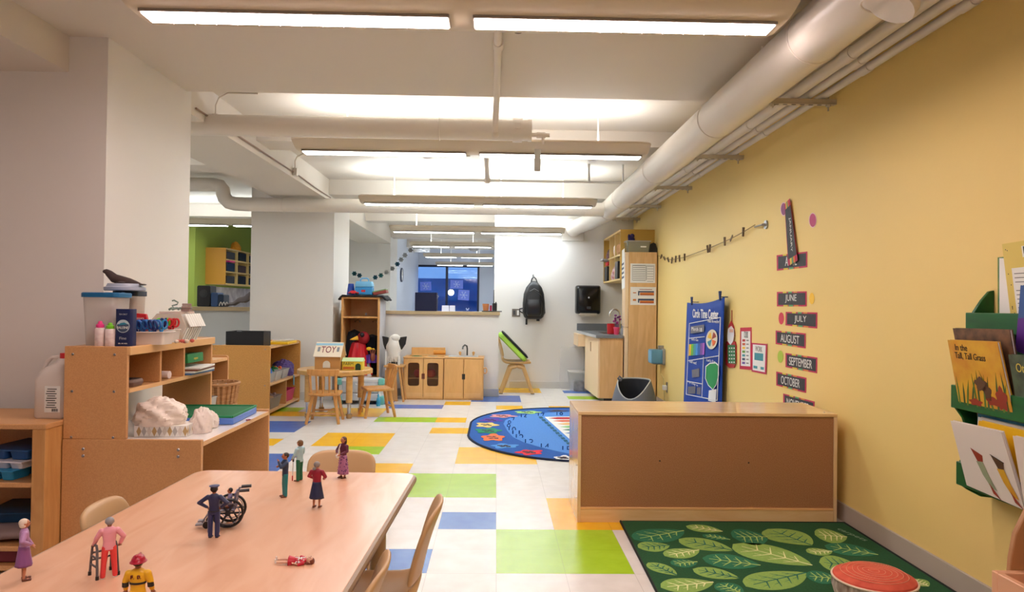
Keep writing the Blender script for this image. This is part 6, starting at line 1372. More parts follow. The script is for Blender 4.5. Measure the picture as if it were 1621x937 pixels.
# ================================================================ RIGHT WALL
def W(u, v, off=0.): return PX(u, v, XW-off)
def wpoly(name, pts, off, th, m, parent=None): return obj(name, MB().slab([W(u, v, off) for u, v in pts], (-1, 0, 0), th), m, parent)
def root_at(name, lab, cat, pts, off, group=None):
    c = sum((W(u, v, off) for u, v in pts), Vector())/len(pts); t = thing(name, lab, cat, c, 0, group); return t, c
def wp(name, pts, off, th, m, t, c):
    return obj(name, MB().slab([W(u, v, off)-c for u, v in pts], (-1, 0, 0), th), m, t)
def lerpq(Q, s, r):   # Q: tl tr br bl
    a = Vector(Q[0])*(1-s)+Vector(Q[1])*s; b = Vector(Q[3])*(1-s)+Vector(Q[2])*s; return tuple(a*(1-r)+b*r)
CHALK = mat('chalkboard_black', (44, 44, 50), .6, kind='noise', rgb2=(54, 54, 58), scale=30)
CH = mat('chalk_white', (226, 226, 222), .8); MAG = mat('border_magenta', (196, 40, 84), .6); RB = [mat('border_yellow', (228, 200, 60), .6), mat('border_green', (90, 170, 110), .6), mat('border_orange', (226, 130, 60), .6)]
signs = [('APRIL', [(1229.6, 404), (1278, 398), (1278, 423), (1230, 428.5)]), ('JUNE', [(1230, 462), (1277, 461), (1277, 485), (1230, 485)]), ('JULY', [(1244, 493.5), (1294, 494.5), (1293.6, 520), (1243.6, 515)]),
         ('AUGUST', [(1228, 523), (1275.5, 527.6), (1275.5, 551.5), (1228, 544.5)]), ('SEPTEMBER', [(1243.6, 558.6), (1294, 566), (1293.6, 591), (1243.6, 581)]), ('OCTOBER', [(1229, 588), (1276.7, 598), (1276, 622), (1229, 610)]),
         ('NOVEMBER', [(1240, 622.7), (1289.6, 635.6), (1289, 660), (1240, 643)]), ('JANUARY', [(1242, 323), (1250.4, 314), (1263, 412), (1248, 421)])]
for nm, Q in signs:
    off = .012 if nm == 'JANUARY' else .001
    lab = 'black month sign with colourful border reading ' + nm + (' hanging loose and upright over another sign' if nm == 'JANUARY' else ' on the yellow wall')
    t, c = root_at('month_sign', lab, 'sign', Q, off, 'chalkboard month signs')
    wp('colour_border', Q, off, .0012, MAG, t, c)
    ins = [lerpq(Q, .045, .10), lerpq(Q, .955, .10), lerpq(Q, .955, .90), lerpq(Q, .045, .90)]
    wp('chalkboard', ins, off+.0013, .0012, CHALK, t, c)
    q = MB()
    for k in range(3):
        for (a0, a1, r0_, r1_) in ((.2+.18*k, .32+.18*k, 0, .10), (.22+.18*k, .36+.18*k, .90, 1)):
            q.m(k).slab([W(*lerpq(Q, a0, r0_), off+.0013)-c, W(*lerpq(Q, a1, r0_), off+.0013)-c, W(*lerpq(Q, a1, r1_), off+.0013)-c, W(*lerpq(Q, a0, r1_), off+.0013)-c], (-1, 0, 0), .0008)
    obj('rainbow_band', q, RB, t)
    # lettering follows the sign: local axes from its edges
    if nm != 'JANUARY':
        ex = (W(*Q[1], off)-W(*Q[0], off)); ctr = (W(*Q[0], off)+W(*Q[2], off))/2
        wtot = ex.length; ex.normalize(); nrm = Vector((-1, 0, 0)); ey = nrm.cross(ex); Bm = Matrix((ex, ey, nrm)).transposed()
        hgt = (W(*Q[0], off)-W(*Q[3], off)).length
        text(nm, wtot*(.38 if len(nm) < 6 else .62 if len(nm) < 8 else .72), hgt*.56, CH, t, ctr-c+nrm*.0027, Bm, ex=.0004)
    else:
        ex = (W(*Q[3], off)-W(*Q[0], off)); ctr = (W(*Q[0], off)+W(*Q[2], off))/2; wtot = ex.length; ex.normalize(); nrm = Vector((-1, 0, 0)); ey = nrm.cross(ex); Bm = Matrix((ex, ey, nrm)).transposed()
        text(nm, wtot*.55, (W(*Q[0], off)-W(*Q[1], off)).length*.34, CH, t, ctr-c+nrm*.0027+Vector((0, 0, -.02)), Bm, ex=.0004)
for (u, v, a, b, m_, cn, lab, off) in ((1286.6, 348.6, 5.0, 10.5, mat('dot_pink', (190, 70, 120), .6), 'pink', 'pink paper dot on the yellow wall, highest on the right', .001), (1240.5, 331, 4.0, 9.5, mat('dot_purple', (150, 80, 130), .6), 'purple', 'purple paper dot partly covered by the loose month sign', .004), (1285.2, 472.5, 4, 9, YEL, 'yellow', 'yellow paper dot beside the JUNE sign', .001), (1236.8, 504, 4.2, 9.6, mat('dot_red', (214, 60, 80), .6), 'red', 'red paper dot left of the JULY sign', .001), (1235.4, 564.5, 4.4, 9.6, mat('dot_lime', (176, 200, 70), .6), 'lime', 'lime green paper dot left of the SEPTEMBER sign', .001)):
    pts = [(u+a*math.cos(2*math.pi*i/24), v+b*math.sin(2*math.pi*i/24)) for i in range(24)]
    t, c = root_at('paper_dot', lab, 'sticker', pts, off, 'round paper dots on the yellow wall')
    if cn in ('pink', 'purple'):
        wp('white_rim', [(u+(a+1.2)*math.cos(2*math.pi*i/24), v+(b+1.6)*math.sin(2*math.pi*i/24)) for i in range(24)], off, .0006, mat('rim_pale', (240, 200, 200), .6), t, c)
    wp('dot', pts, off+.0007, .0008, m_, t, c)
# banner
BQ = [(1088, 479), (1147, 470), (1140, 652), (1080, 652)]
off = .055
t, c = root_at('circle_time_banner', 'blue fabric Circle Time Center wall chart pinned by clips to the yellow wall', 'banner', BQ, off)
BL = mat('banner_blue', (14, 66, 160), .75)
def bf(s, r): 
    u, v = lerpq(BQ, s, r); p = W(u, v+(5*math.sin(math.pi*s)*(1-r)), off)-c; p.x += .012*math.sin(6*s+2*r)*r-.0; return p
obj('banner_cloth', MB().grid(bf, 12, 14), BL, t, solid=.004)
def onb(s, r, o=.008): u, v = lerpq(BQ, s, r); p = W(u, v, off+o)-c; p.x = -o-.006; return p
def bp2(name, pts, m, o=.008, h=.001): return obj(name, MB().slab([onb(s, r, o) for s, r in pts], (-1, 0, 0), h), m, t)
bwid = (W(*BQ[1], off)-W(*BQ[0], off)).length; bhei = (W(*BQ[0], off)-W(*BQ[3], off)).length
text('Circle Time Center', bwid*.68, bhei*.075, PAPER, t, onb(.50, .125)+Vector((0, 0, 0)), WR, bold=.02)
q = MB()
for (s0, r0_, s1, r1_) in ((.10, .195, .93, .175), (.10, .195, .10, .84), (.93, .175, .93, .90), (.10, .84, .93, .90), (.10, .33, .52, .33), (.10, .535, .93, .51), (.10, .72, .50, .75), (.52, .51, .52, .87)):
    a, b = onb(s0, r0_), onb(s1, r1_); q.cyl(a, b, .004, n=5)
obj('chart_line', q, PAPER, t)
for (s, r, w, h, tx_) in ((.74, .20, .3, .022, "What's the weather?"), (.26, .345, .2, .018, "Let's Go"), (.24, .55, .2, .02, "Roll out!"), (.72, .55, .22, .018, "Let's Eat"), (.26, .745, .3, .018, "My Day is")): text(tx_, bwid*w, bhei*h*1.2, PAPER, t, onb(s, r, .009), WR)
bp2('name_card', [(.14, .225), (.50, .22), (.50, .285), (.14, .29)], mat('card_grey', (110, 110, 120), .6)); text('March 18', bwid*.3, bhei*.03, PAPER, t, onb(.3, .255, .0095), WR)
for k, m_ in enumerate((YEL, mat('lime_green', (110, 190, 60), .5), TEAL, mat('sky_card', (60, 150, 220), .5), BLUE, PURP, mat('violet_card', (170, 90, 190), .5))):
    bp2('colour_card', [(.12+.06*k, .385), (.175+.06*k, .385), (.175+.06*k, .49), (.12+.06*k, .49)], m_)
EP = [(.72+.15*math.cos(2*math.pi*i/24)-.03*math.sin(2*math.pi*i/24), .36+.085*math.sin(2*math.pi*i/24)+.02*math.cos(2*math.pi*i/24)) for i in range(24)]
bp2('weather_dial', EP, mat('dial_cream', (222, 214, 190), .6)); 
for k, m_ in enumerate((ORNG, TEAL, YEL, mat('rust_ink', (160, 50, 30), .5))):
    a0 = math.pi/2*k+.3; bp2('dial_wedge', [(.72, .36)]+[(.72+.12*math.cos(a0+j*.25), .36+.065*math.sin(a0+j*.25)) for j in range(5)], m_, o=.0095)
GP = [(.60, .60), (.70, .575), (.85, .575), (.92, .60), (.93, .68), (.88, .76), (.80, .80), (.68, .76), (.60, .70)]
bp2('tree_outline', [(.76+(s-.76)*1.1, .69+(r-.69)*1.08) for s, r in GP], PAPER); bp2('tree_shape', GP, mat('banner_green', (30, 150, 80), .6), o=.0095)
bp2('white_tag', [(.70, .81), (.90, .80), (.89, .92), (.69, .90)], PAPER)
bp2('grey_print', [(.22, .62), (.42, .61), (.43, .685), (.24, .69)], mat('card_grey', (110, 110, 120), .6)); bp2('grey_print', [(.14, .77), (.34, .77), (.34, .835), (.14, .835)], mat('card_grey', (110, 110, 120), .6)); bp2('grey_print', [(.38, .78), (.48, .78), (.48, .845), (.38, .84)], mat('card_grey', (110, 110, 120), .6))
t_b, c_b = t, c
for k, (u, v) in enumerate(((1097, 478), (1142, 470))):
    p = W(u, v, off+.0)
    tt = thing('binder_clip', ['blue clothespin at the far top corner of the blue banner', 'blue clothespin at the near top corner of the blue banner'][k], 'clip', p, 0, 'clips on the banner')
    for sg in (-1, 1): obj('clip_arm', MB().obox((-.012, sg*.012, .01), .006, .006, .04, rx=R(-sg*14)), mat('clip_navy', (10, 40, 100), .5), tt, bev=.002)
    obj('wall_hook', MB().cyl((-.01, 0, .0), (.055, 0, .0), .004, n=8), mat('clip_navy', (10, 40, 100), .5), tt)
# hanging bearded calendar
pts = [(1150, 545), (1151, 541), (1158, 538), (1165, 541), (1166.5, 548), (1166, 575), (1163, 582), (1156, 582), (1150, 577)]
t, c = root_at('hanging_calendar', 'narrow red and green bearded wooden calendar hanging on the yellow wall', 'calendar', pts, .01)
wp('calendar_body', pts, .002, .01, mat('calendar_red', (176, 36, 40), .5), t, c)
wp('green_pockets', [(1152, 546), (1164, 546), (1164.5, 576), (1152.5, 575)], .0125, .002, mat('pocket_green', (40, 120, 70), .6), t, c)
q = MB()
for j in range(5):
    for i in range(3):
        u, v = 1154+i*3.6, 550+j*5.6; q.slab([W(u, v, .015)-c, W(u+1.8, v, .015)-c, W(u+1.8, v+2, .015)-c, W(u, v+2, .015)-c], (-1, 0, 0), .0008)
obj('pocket_numbers', q, PAPER, t)
wp('pointed_hat', [(1158.6, 508), (1162.5, 518), (1163.5, 532), (1153.5, 530), (1154.5, 516)], .003, .008, mat('calendar_red', (176, 36, 40), .5), t, c)
wp('white_beard', [(1153.5, 520), (1158, 516), (1162, 521), (1162.5, 530), (1161, 540), (1157, 546), (1152.5, 540), (1152, 531)], .0115, .004, mat('beard_white', (226, 222, 224), .7), t, c)
wp('beard_band', [(1155, 521), (1160.5, 521), (1160.5, 526), (1155, 526)], .0156, .001, mat('peach', (220, 170, 150), .6), t, c)
obj('hanging_cord', MB().cyl(W(1158.6, 491, .004)-c, W(1158.6, 509, .006)-c, .004, n=6), mat('cord_red', (150, 60, 40), .6), t)
# charts
Q = [(1172, 518.7), (1190, 518), (1190, 585.6), (1171, 584)]
t, c = root_at('colour_chart', 'tall narrow chart of coloured squares with a red border on the yellow wall', 'chart', Q, .002)
wp('red_border', Q, .001, .0015, mat('crimson', (196, 24, 60), .6), t, c); ins = [lerpq(Q, .10, .09), lerpq(Q, .88, .09), lerpq(Q, .88, .92), lerpq(Q, .10, .92)]; wp('white_field', ins, .0027, .001, PAPER, t, c)
cols = [mat('sq_red', (190, 50, 50), .6), mat('sq_rust', (200, 90, 50), .6), YEL, mat('sq_green', (110, 160, 60), .6), TEAL, mat('slate_ink', (50, 70, 100), .5), PURP]
for k, m_ in enumerate(cols):
    r_ = .28+.09*k; wp('colour_square', [lerpq(Q, .20, r_), lerpq(Q, .44, r_), lerpq(Q, .44, r_+.055), lerpq(Q, .20, r_+.055)], .004, .0008, m_, t, c)
    wp('word_mark', [lerpq(Q, .54, r_+.015), lerpq(Q, .74, r_+.015), lerpq(Q, .74, r_+.04), lerpq(Q, .54, r_+.04)], .004, .0008, GI, t, c)
ctr = (W(*lerpq(Q, .5, .17), .0045))-c; text('COLORS', .085, .05, GI, t, ctr, WR)
Q = [(1190.3, 542.6), (1214.5, 544.5), (1213, 592.6), (1190, 588)]
t, c = root_at('word_chart', 'white chart with a teal rectangle and rainbow border, lower right of the red one', 'chart', Q, .006)
wp('rainbow_border', Q, .005, .0015, MAG, t, c); wp('white_field', [lerpq(Q, .07, .05), lerpq(Q, .90, .05), lerpq(Q, .90, .94), lerpq(Q, .07, .94)], .0067, .001, PAPER, t, c)
wp('teal_block', [lerpq(Q, .18, .33), lerpq(Q, .76, .33), lerpq(Q, .76, .58), lerpq(Q, .18, .58)], .008, .0008, TEAL, t, c)
for s0, s1 in ((.12, .38), (.6, .82)): wp('teal_block', [lerpq(Q, s0, .78), lerpq(Q, s1, .78), lerpq(Q, s1, .87), lerpq(Q, s0, .87)], .008, .0008, TEAL, t, c)
text('WORK', .14, .04, GI, t, W(*lerpq(Q, .45, .19), .0082)-c, WR)
# string with pegs
sp = [(1041.7, 405), (1049, 406), (1056, 410), (1063, 411), (1073, 409), (1084, 407), (1122, 393), (1147.6, 382), (1158.6, 377), (1177, 367), (1195, 356)]
t = thing('display_string', 'cord strung with clothespins along the yellow wall', 'cord', W(1195, 356, .03))
c = W(1195, 356, .03)
obj('cord', MB().tube([W(u, v, .03)-c for u, v in sp], .0035, n=6), mat('twine', (150, 120, 80), .8), t)
k1 = W(1213.8, 355.6, 0)
t = thing('wall_peg', 'steel peg holding the near end of the clothespin cord', 'peg', k1); obj('peg_plate', MB().cyl((0, 0, 0), (-.012, 0, 0), .032, n=24), STEEL, t); obj('peg_arm', MB().cyl((-.01, 0, 0), (-.03, .01, 0), .010, n=12).cyl((-.03, .005, 0), (-.03, (W(1195, 356, .03)-k1).y, .0), .007, n=10), STEEL, t)
PEG = mat('clothespin', (110, 84, 50), .6)
ordn = ['first', 'second', 'third', 'fourth', 'fifth', 'sixth', 'seventh', 'eighth', 'ninth', 'tenth', 'eleventh']
for k, (u, v, tl) in enumerate(((1047, 406, 60), (1052, 409, 120), (1058, 411, -50), (1064, 412, 30), (1070, 410, 10), (1076, 409, -15), (1084, 407, 0), (1120.5, 394, -20), (1124, 393, 15), (1147.6, 382, -5), (1177, 367, 8))):
    c = W(u, v, .03)
    t = thing('clothespin', f'small wooden clothespin on the cord, {ordn[k]} from the tall cabinet', 'clothespin', c, 0, 'clothespins on the cord')
    for sg in (-1, 1): obj('pin_arm', MB().obox((sg*.004-.002, 0, -.0), .003, .009, .036, rx=R(tl+sg*5)), PEG, t, bev=.001)
t = thing('paper_plane_ornament', 'small folded brown ornament hanging at the low end of the cord', 'ornament', W(1158.6, 377, .03)); obj('ornament_body', MB().obox((-.004, 0, 0), .003, .036, .009, rx=R(-32)), PEG, t)
# blue speaker on the wall + outlet
a, b = W(1035, 553, .10), W(1060, 574, .10)
c = W(1050, 564, 0); hy_ = .075; hz_2 = (W(1050, 553).z-W(1050, 575).z)/2
t = thing('wall_speaker', 'soft blue square speaker on a grey hook, beside the tall cabinet', 'speaker', (XW, c.y, c.z))
obj('speaker_body', MB().prism(rrect(0, 0, hy_*1.3, hz_2, .02), 'x', -.155, -.03), mat('dusty_blue', (96, 150, 176), .5), t, bev=.006)
obj('speaker_face', MB().prism(rrect(0, 0, hy_*1.1, hz_2*.82, .015), 'x', -.16, -.155), mat('dusty_blue_light', (120, 176, 205), .6), t)
obj('grey_bracket', MB().prism(rrect(0, 0, hy_*1.5, hz_2*1.15, .03), 'x', -.03, -.0).box(-.06, -.0, -.02, .02, hz_2, hz_2+.045).box(-.12, -.02, -hy_*.5, hy_*1.0, -hz_2-.012, -hz_2), mat('bracket_taupe', (150, 146, 136), .6), t, bev=.004)
c2 = W(1056, 613, 0)
t = thing('wall_outlet', 'steel wall outlet with a white plug below the blue speaker', 'outlet', c2); obj('outlet_plate', MB().box(-.006, 0, -.036, .036, -.058, .058), STEEL, t, bev=.002); obj('plug', MB().box(-.05, -.006, -.022, .022, -.03, .022), PAPER, t, bev=.004)
tag(obj('power_cord', MB().tube([Vector((XW-.03, c.y, c.z-.09)), Vector((XW-.03, c.y-.01, c.z-.2)), Vector((XW-.04, c2.y, c2.z+.1)), Vector((XW-.035, c2.y, c2.z+.02)), Vector((XW-.03, c2.y, c2.z-.15)), Vector((XW-.02, c2.y+.02, .12))], .004, n=6), mat('cord_beige', (200, 180, 120), .6)), 'thin pale cord running down from the blue speaker to the outlet', 'cord')
# ================================================================ BOOK RACK
GR = mat('rack_green', (10, 96, 36), .42, kind='wood', rgb2=(14, 82, 34), scale=3, stretch=(8, 1, 8))
yf_ = 2.78; yn_ = 1.75
t = thing('book_rack', 'dark green three-tier wooden book rack on the yellow wall', 'book rack', (XW, (yf_+yn_)/2, .5)); cR = Vector((XW, (yf_+yn_)/2, .5))
def LR(mb): return mb.move(-cR)
tiers = [(1.857, 1.095, 1.172), (1.80, .80, .889), (1.822, .50, .59)]
for k, (x, za, zb_) in enumerate(tiers):
    obj('front_board', LR(MB().box(x-.012, x, yn_, yf_, za, zb_)), GR, t, bev=.003)
    obj('pocket_floor', LR(MB().box(x, XW-.012, yn_, yf_-.02, za+.0, za+.014)), GR, t)
obj('back_board', LR(MB().box(XW-.012, XW-.001, yn_, yf_-.02, .56, 1.17)), GR, t)
for y_ in (yf_-.016, yn_):
    pr_ = [(XW-.001, 1.26), (XW-.02, 1.255), (XW-.05, 1.22), (1.869, 1.172), (1.869, 1.095), (1.86, 1.06), (1.815, .95), (1.805, .889), (1.80, .80), (1.83, .76), (1.85, .70), (1.84, .62), (1.822, .59), (1.822, .50), (1.85, .48), (1.90, .455), (XW-.001, .45)]
    obj('side_board', LR(MB().prism(pr_, 'y', y_, y_+.016)), GR, t, bev=.002)
def book(name_lab, bl, br_, tr, tl, th, cover, name='picture_book', grp='books in the green rack'):
    P = [Vector(p) for p in (bl, br_, tr, tl)]; n = (P[1]-P[0]).cross(P[3]-P[0]).normalized()
    if n.x > 0: n = -n
    c = sum(P, Vector())/4; t = thing(name, name_lab, 'book', c, 0, grp)
    obj('front_cover', MB().slab([p-c for p in P], -n, .0022), cover, t); obj('back_cover', MB().slab([p-c-n*(th-.0022) for p in P], -n, .0022), cover, t)
    ins = [p+(c-p)*.025 for p in P]; obj('pages', MB().slab([p-c-n*.0023 for p in ins], -n, th-.0046), PAPER, t)
    ex = (P[1]-P[0]); ey = (P[3]-P[0]); return t, n, ex, ey, P[0]-c
def bq(t, info, pts, m, name='cover_art', o=.0004, h=.0004):
    _, n, ex, ey, o0 = info; return obj(name, MB().slab([o0+ex*s+ey*r+n*o for s, r in pts], n, h), m, t)
def btext(t, info, s, r, body, w, h, m, o=.0012, rot=0):
    _, n, ex, ey, o0 = info; X_ = ex.normalized(); Y_ = n.cross(X_).normalized(); Bm = Matrix((X_, Y_, n)).transposed(); return text(body, w, h, m, t, o0+ex*s+ey*r+n*o, Bm, ex=.0003, rot=rot)
OL = mat('cover_ochre', (222, 176, 50), .4, kind='noise', rgb2=(206, 140, 40), scale=14)
i1 = book('yellow picture book titled In the Tall, Tall Grass in the middle tier', (1.79, 2.73, .815), (1.79, 2.44, .815), (1.755, 2.475, 1.071), (1.755, 2.75, 1.065), .012, OL); t = i1[0]
GB = mat('grass_green', (90, 120, 40), .5); GB2 = mat('grass_dark', (60, 90, 40), .5); RS = mat('rust_paint', (150, 50, 30), .5); DB_ = mat('umber_paint', (90, 60, 40), .5)
rnd = random.Random(3)
for k in range(12):
    s = .04+.08*k+rnd.uniform(-.02, .02); tip = s+rnd.uniform(-.16, .16); hgt_ = rnd.uniform(.35, .62)
    bq(t, i1, [(s-.018, .02), (s+.018, .02), ((s+tip)/2+.018, hgt_*.6), (min(max(tip, .02), .98), hgt_), ((s+tip)/2-.01, hgt_*.62)], [GB, GB2][k % 2], 'grass_blade', .0003+.0002*(k % 3))
for (s, r, w, h, m_) in ((.52, .38, .11, .10, DB_), (.62, .28, .07, .12, DB_), (.86, .22, .09, .16, RS), (.70, .16, .12, .06, RS), (.36, .10, .12, .05, RS)):
    bq(t, i1, [(s+w*math.cos(a)*(1+.2*math.sin(5*a)), r+h*math.sin(a)*(1+.2*math.sin(5*a))) for a in [2*math.pi*j/20 for j in range(20)]], m_, 'painted_shape', .0012)
btext(t, i1, .26, .90, 'In the', .07, .024, INK); btext(t, i1, .40, .77, 'Tall, Tall Grass', .17, .028, INK)
i2 = book('brown illustrated book standing behind the yellow book in the middle tier', (1.815, 2.73, .85), (1.815, 2.43, .85), (1.785, 2.455, 1.115), (1.785, 2.765, 1.11), .012, mat('cover_umber', (130, 92, 62), .5, kind='noise', rgb2=(70, 54, 44), scale=22)); 
i3 = book('dark green illustrated book beside the yellow one in the middle tier', (1.80, 2.43, .82), (1.80, 2.2, .82), (1.775, 2.2, 1.03), (1.77, 2.44, 1.03), .014, mat('cover_moss', (92, 110, 84), .5, kind='noise', rgb2=(60, 70, 58), scale=20)); btext(i3[0], i3, .3, .8, 'Otter', .08, .03, mat('gold_ink', (220, 200, 90), .5))
i4 = book('yellow speckled book with a barcode in the top tier', (1.90, 2.60, 1.12), (1.90, 2.33, 1.12), (1.89, 2.30, 1.44), (1.89, 2.64, 1.43), .02, mat('cover_mustard', (222, 196, 96), .5)); t = i4[0]
bq(t, i4, [(.13, -.02), (.95, -.02), (.95, .72), (.13, .70)], PAPER, 'text_panel'); 
q = [bq(t, i4, [(.17, .64-.05*k), (.9, .64-.05*k), (.9, .63-.05*k), (.17, .63-.05*k)], GI, 'text_line', .001) for k in range(9) if k != 3]
bq(t, i4, [(.36, .82), (.8, .83), (.8, .96), (.36, .95)], PAPER, 'barcode_panel')
for k in range(7): bq(t, i4, [(.39+.055*k, .86), (.41+.055*k, .86), (.41+.055*k, .945), (.39+.055*k, .945)], INK, 'barcode_bar', .001)
rnd = random.Random(9)
for k in range(10):
    s, r = rnd.choice([.03, .06, .09]), rnd.uniform(.1, .97); bq(t, i4, [(s-.01, r), (s, r+.008), (s+.01, r), (s, r-.008)], INK, 'speckle', .001)
i5 = book('green book edge-on behind the yellow speckled book', (1.925, 2.71, 1.12), (1.925, 2.6, 1.12), (1.92, 2.6, 1.385), (1.92, 2.705, 1.385), .012, mat('cover_forest', (30, 110, 60), .5, kind='noise', rgb2=(120, 140, 60), scale=20))
i6 = book('stack of white pages standing between the green and yellow books', (1.91, 2.68, 1.12), (1.91, 2.6, 1.12), (1.905, 2.60, 1.375), (1.905, 2.675, 1.38), .012, PAPER)
i7 = book('purple and blue book leaning at the front of the top tier', (1.84, 2.50, 1.04), (1.84, 2.23, .98), (1.82, 2.18, 1.24), (1.82, 2.45, 1.27), .012, mat('cover_blue', (60, 96, 160), .4)); t = i7[0]
bq(t, i7, [(0, 0), (.9, 0), (.7, .3), (.35, .62), (0, .5)], mat('cover_purple', (100, 50, 150), .4), 'purple_shape'); bq(t, i7, [(.25, .22), (.55, .50), (.52, .58), (.2, .3)], mat('salmon_ink', (220, 90, 110), .4), 'salmon_bar', .001); bq(t, i7, [(.35, .72), (.5, .66), (.55, .86), (.42, .92)], mat('lamp_grey', (190, 200, 210), .4), 'lantern_shape', .001); bq(t, i7, [(.45, .9), (.5, .86), (.55, 1.), (.5, .98)], GB, 'leaf_shape', .001); bq(t, i7, [(.52, .1), (.9, .1), (.9, .4), (.52, .4)], mat('navy_block', (30, 30, 80), .4), 'navy_block', .001)
i8 = book('white book with small coloured bird pictures in the bottom tier', (1.80, 2.70, .515), (1.80, 2.4, .505), (1.75, 2.446, .762), (1.75, 2.722, .756), .012, mat('cover_white', (226, 216, 208), .4)); t = i8[0]
for (s0, col1, col2) in ((.30, RS, mat('sage', (150, 160, 130), .5)), (.66, DB_, OL)):
    bq(t, i8, [(s0-.02, .66), (s0+.18, .60), (s0+.16, .50), (s0+.06, .48)], col1, 'bird_wing'); bq(t, i8, [(s0+.04, .48), (s0+.16, .50), (s0+.22, .30), (s0+.30, .12), (s0+.2, .14), (s0+.1, .3)], col2, 'bird_body', .0012); bq(t, i8, [(s0+.18, .2), (s0+.26, .1), (s0+.34, .0), (s0+.22, .06)], RS, 'bird_tail', .0018)
bq(t, i8, [(s0-.02, .67), (s0+.2, .61), (s0+.2, .60), (s0-.02, .66)], INK, 'branch', .0022)
for k, (m_, lab) in enumerate(((mat('spine_pink', (230, 120, 140), .5), 'pink'), (mat('spine_blue', (60, 150, 200), .5), 'blue'), (PAPER, 'white'), (YEL, 'yellow'))):
    x = 1.862-.018*k; zt_b = .772+.009*(3-k)
    book(f'{lab} thin book, ' + ['farthest back', 'second from the back', 'third from the back', 'just behind the white bird book'][k] + ' in the bottom tier', (x+.01, 2.72, .53), (x+.01, 2.42-.03*k, .53), (x-.01, 2.42-.03*k, zt_b), (x-.01, 2.72-.03*k, zt_b), .014, m_)
book('grey and white book at the near end of the bottom tier', (1.84, 2.40, .53), (1.84, 2.1, .53), (1.80, 2.1, .785), (1.80, 2.40, .785), .016, mat('cover_grey', (176, 170, 172), .5, kind='noise', rgb2=(226, 222, 220), scale=14))
book('cream book beside the white bird book in the bottom tier', (1.79, 2.39, .53), (1.79, 2.1, .53), (1.765, 2.1, .76), (1.765, 2.41, .755), .012, mat('cover_cream', (220, 206, 196), .5))
# wooden bin bottom right
t = thing('wooden_book_bin', 'open maple bin at the lower right corner of the photo', 'bin', (1.67, 1.7, 0)); c = Vector((1.67, 1.7, 0))
PW = mat('bin_maple', (222, 166, 130), .4)
for b_ in (MB().box(1.405, 1.93, 1.975, 2.0, 0, .45), MB().box(1.405, 1.425, 1.4, 1.975, 0, .45), MB().box(1.91, 1.93, 1.4, 1.975, 0, .45), MB().box(1.405, 1.93, 1.38, 1.4, 0, .45)): obj('side_board', b_.move(-c), PW, t, bev=.003)
obj('bin_floor', MB().box(1.425, 1.91, 1.4, 1.975, .05, .07).move(-c), PW, t)
obj('arched_back', MB().prism([(1.458, .43), (1.462, .48), (1.475, .55), (1.51, .62), (1.6, .66), (1.72, .62), (1.78, .43)], 'y', 2.0005, 2.018).move(-c), mat('arch_tan', (176, 124, 80), .5), t, bev=.003)
# ================================================================ BIG TABLE
zt_ = .56; tr_ = R(-1.2)
FLc, FRc, NRc, NLc = (-1.078, 2.668), (-.288, 2.640), (-.335, 1.10), (-1.125, 1.12)
def roundpoly(C4, r, k=6):
    out = []; n = len(C4)
    for i in range(n):
        p = Vector(C4[i]); a = (Vector(C4[i-1])-p).normalized(); b = (Vector(C4[(i+1) % n])-p).normalized()
        for j in range(k+1):
            s = j/k; q1 = p+a*r; q2 = p+b*r; out.append(tuple((q1*(1-s)**2+p*2*s*(1-s)+q2*s*s)))
    return out
RP = roundpoly([FLc, FRc, NRc, NLc], .055)
cT = Vector((-.705, 1.885, 0))
t = thing('activity_table', 'large pinkish maple table with toy people standing on it, nearest the camera', 'table', cT)
TOP = mat('table_laminate', (232, 184, 152), .26, kind='wood', rgb2=(224, 172, 138), scale=2.2, stretch=(6, 1.1, 6), coat=.2)
obj('tabletop', MB().prism(RP, 'z', zt_-.024, zt_).move(-cT), TOP, t, bev=.002)
def off_poly(P, d):
    c = Vector((-.705, 1.885)); return [tuple(Vector(p)+(Vector(p)-c).normalized()*d) for p in P]
obj('edge_band', MB().tube([(p[0], p[1], zt_-.0125) for p in off_poly(RP, .0)], .0122, n=10, closed=True).move(-cT), mat('edge_taupe', (150, 124, 96), .45), t)
obj('apron', MB().box(-1.03, -.40, 2.50, 2.52, zt_-.09, zt_-.025).box(-1.05, -.42, 1.25, 1.27, zt_-.09, zt_-.025).box(-1.05, -1.03, 1.27, 2.5, zt_-.09, zt_-.025).box(-.42, -.40, 1.27, 2.5, zt_-.09, zt_-.025).move(-cT), mat('apron_tan', (150, 122, 88), .5), t)
for x, y in ((-.392, 2.46), (-1.02, 2.48), (-.43, 1.3), (-1.06, 1.3)):
    lg = obj('leg', MB().cyl((x, y, .17), (x, y, zt_-.025), .027, n=20).move(-cT), mat('leg_tan', (168, 138, 100), .4), t); obj('leg_sleeve', MB().cyl((x, y, .03), (x, y, .17), .019, n=16).move(-cT), CHROME, lg); obj('leg_glide', MB().cyl((x, y, 0), (x, y, .03), .026, n=16).move(-cT), mat('glide_tan', (176, 140, 90), .5), lg)
# chairs round it
CHM = mat('chair_molded_tan', (196, 158, 112), .42)
grp = 'small molded chairs round the big table'
molded_chair('tan molded chair at the far end of the big table, only its back showing', (-.632, 2.83, 0), 0, CHM, .30, .29, .565, grp)
molded_chair('tan molded chair on the left side of the big table', (-1.01, 2.19, 0), R(90), CHM, .30, .26, .575, grp)
molded_chair('tan molded chair on the right side of the big table, seen edge on', (-.37, 2.19, 0), R(-90), CHM, .30, .30, .585, grp)
molded_chair('tan molded chair nearest the camera on the right side of the big table', (-.46, 1.70, 0), R(-90), CHM, .30, .30, .575, grp)
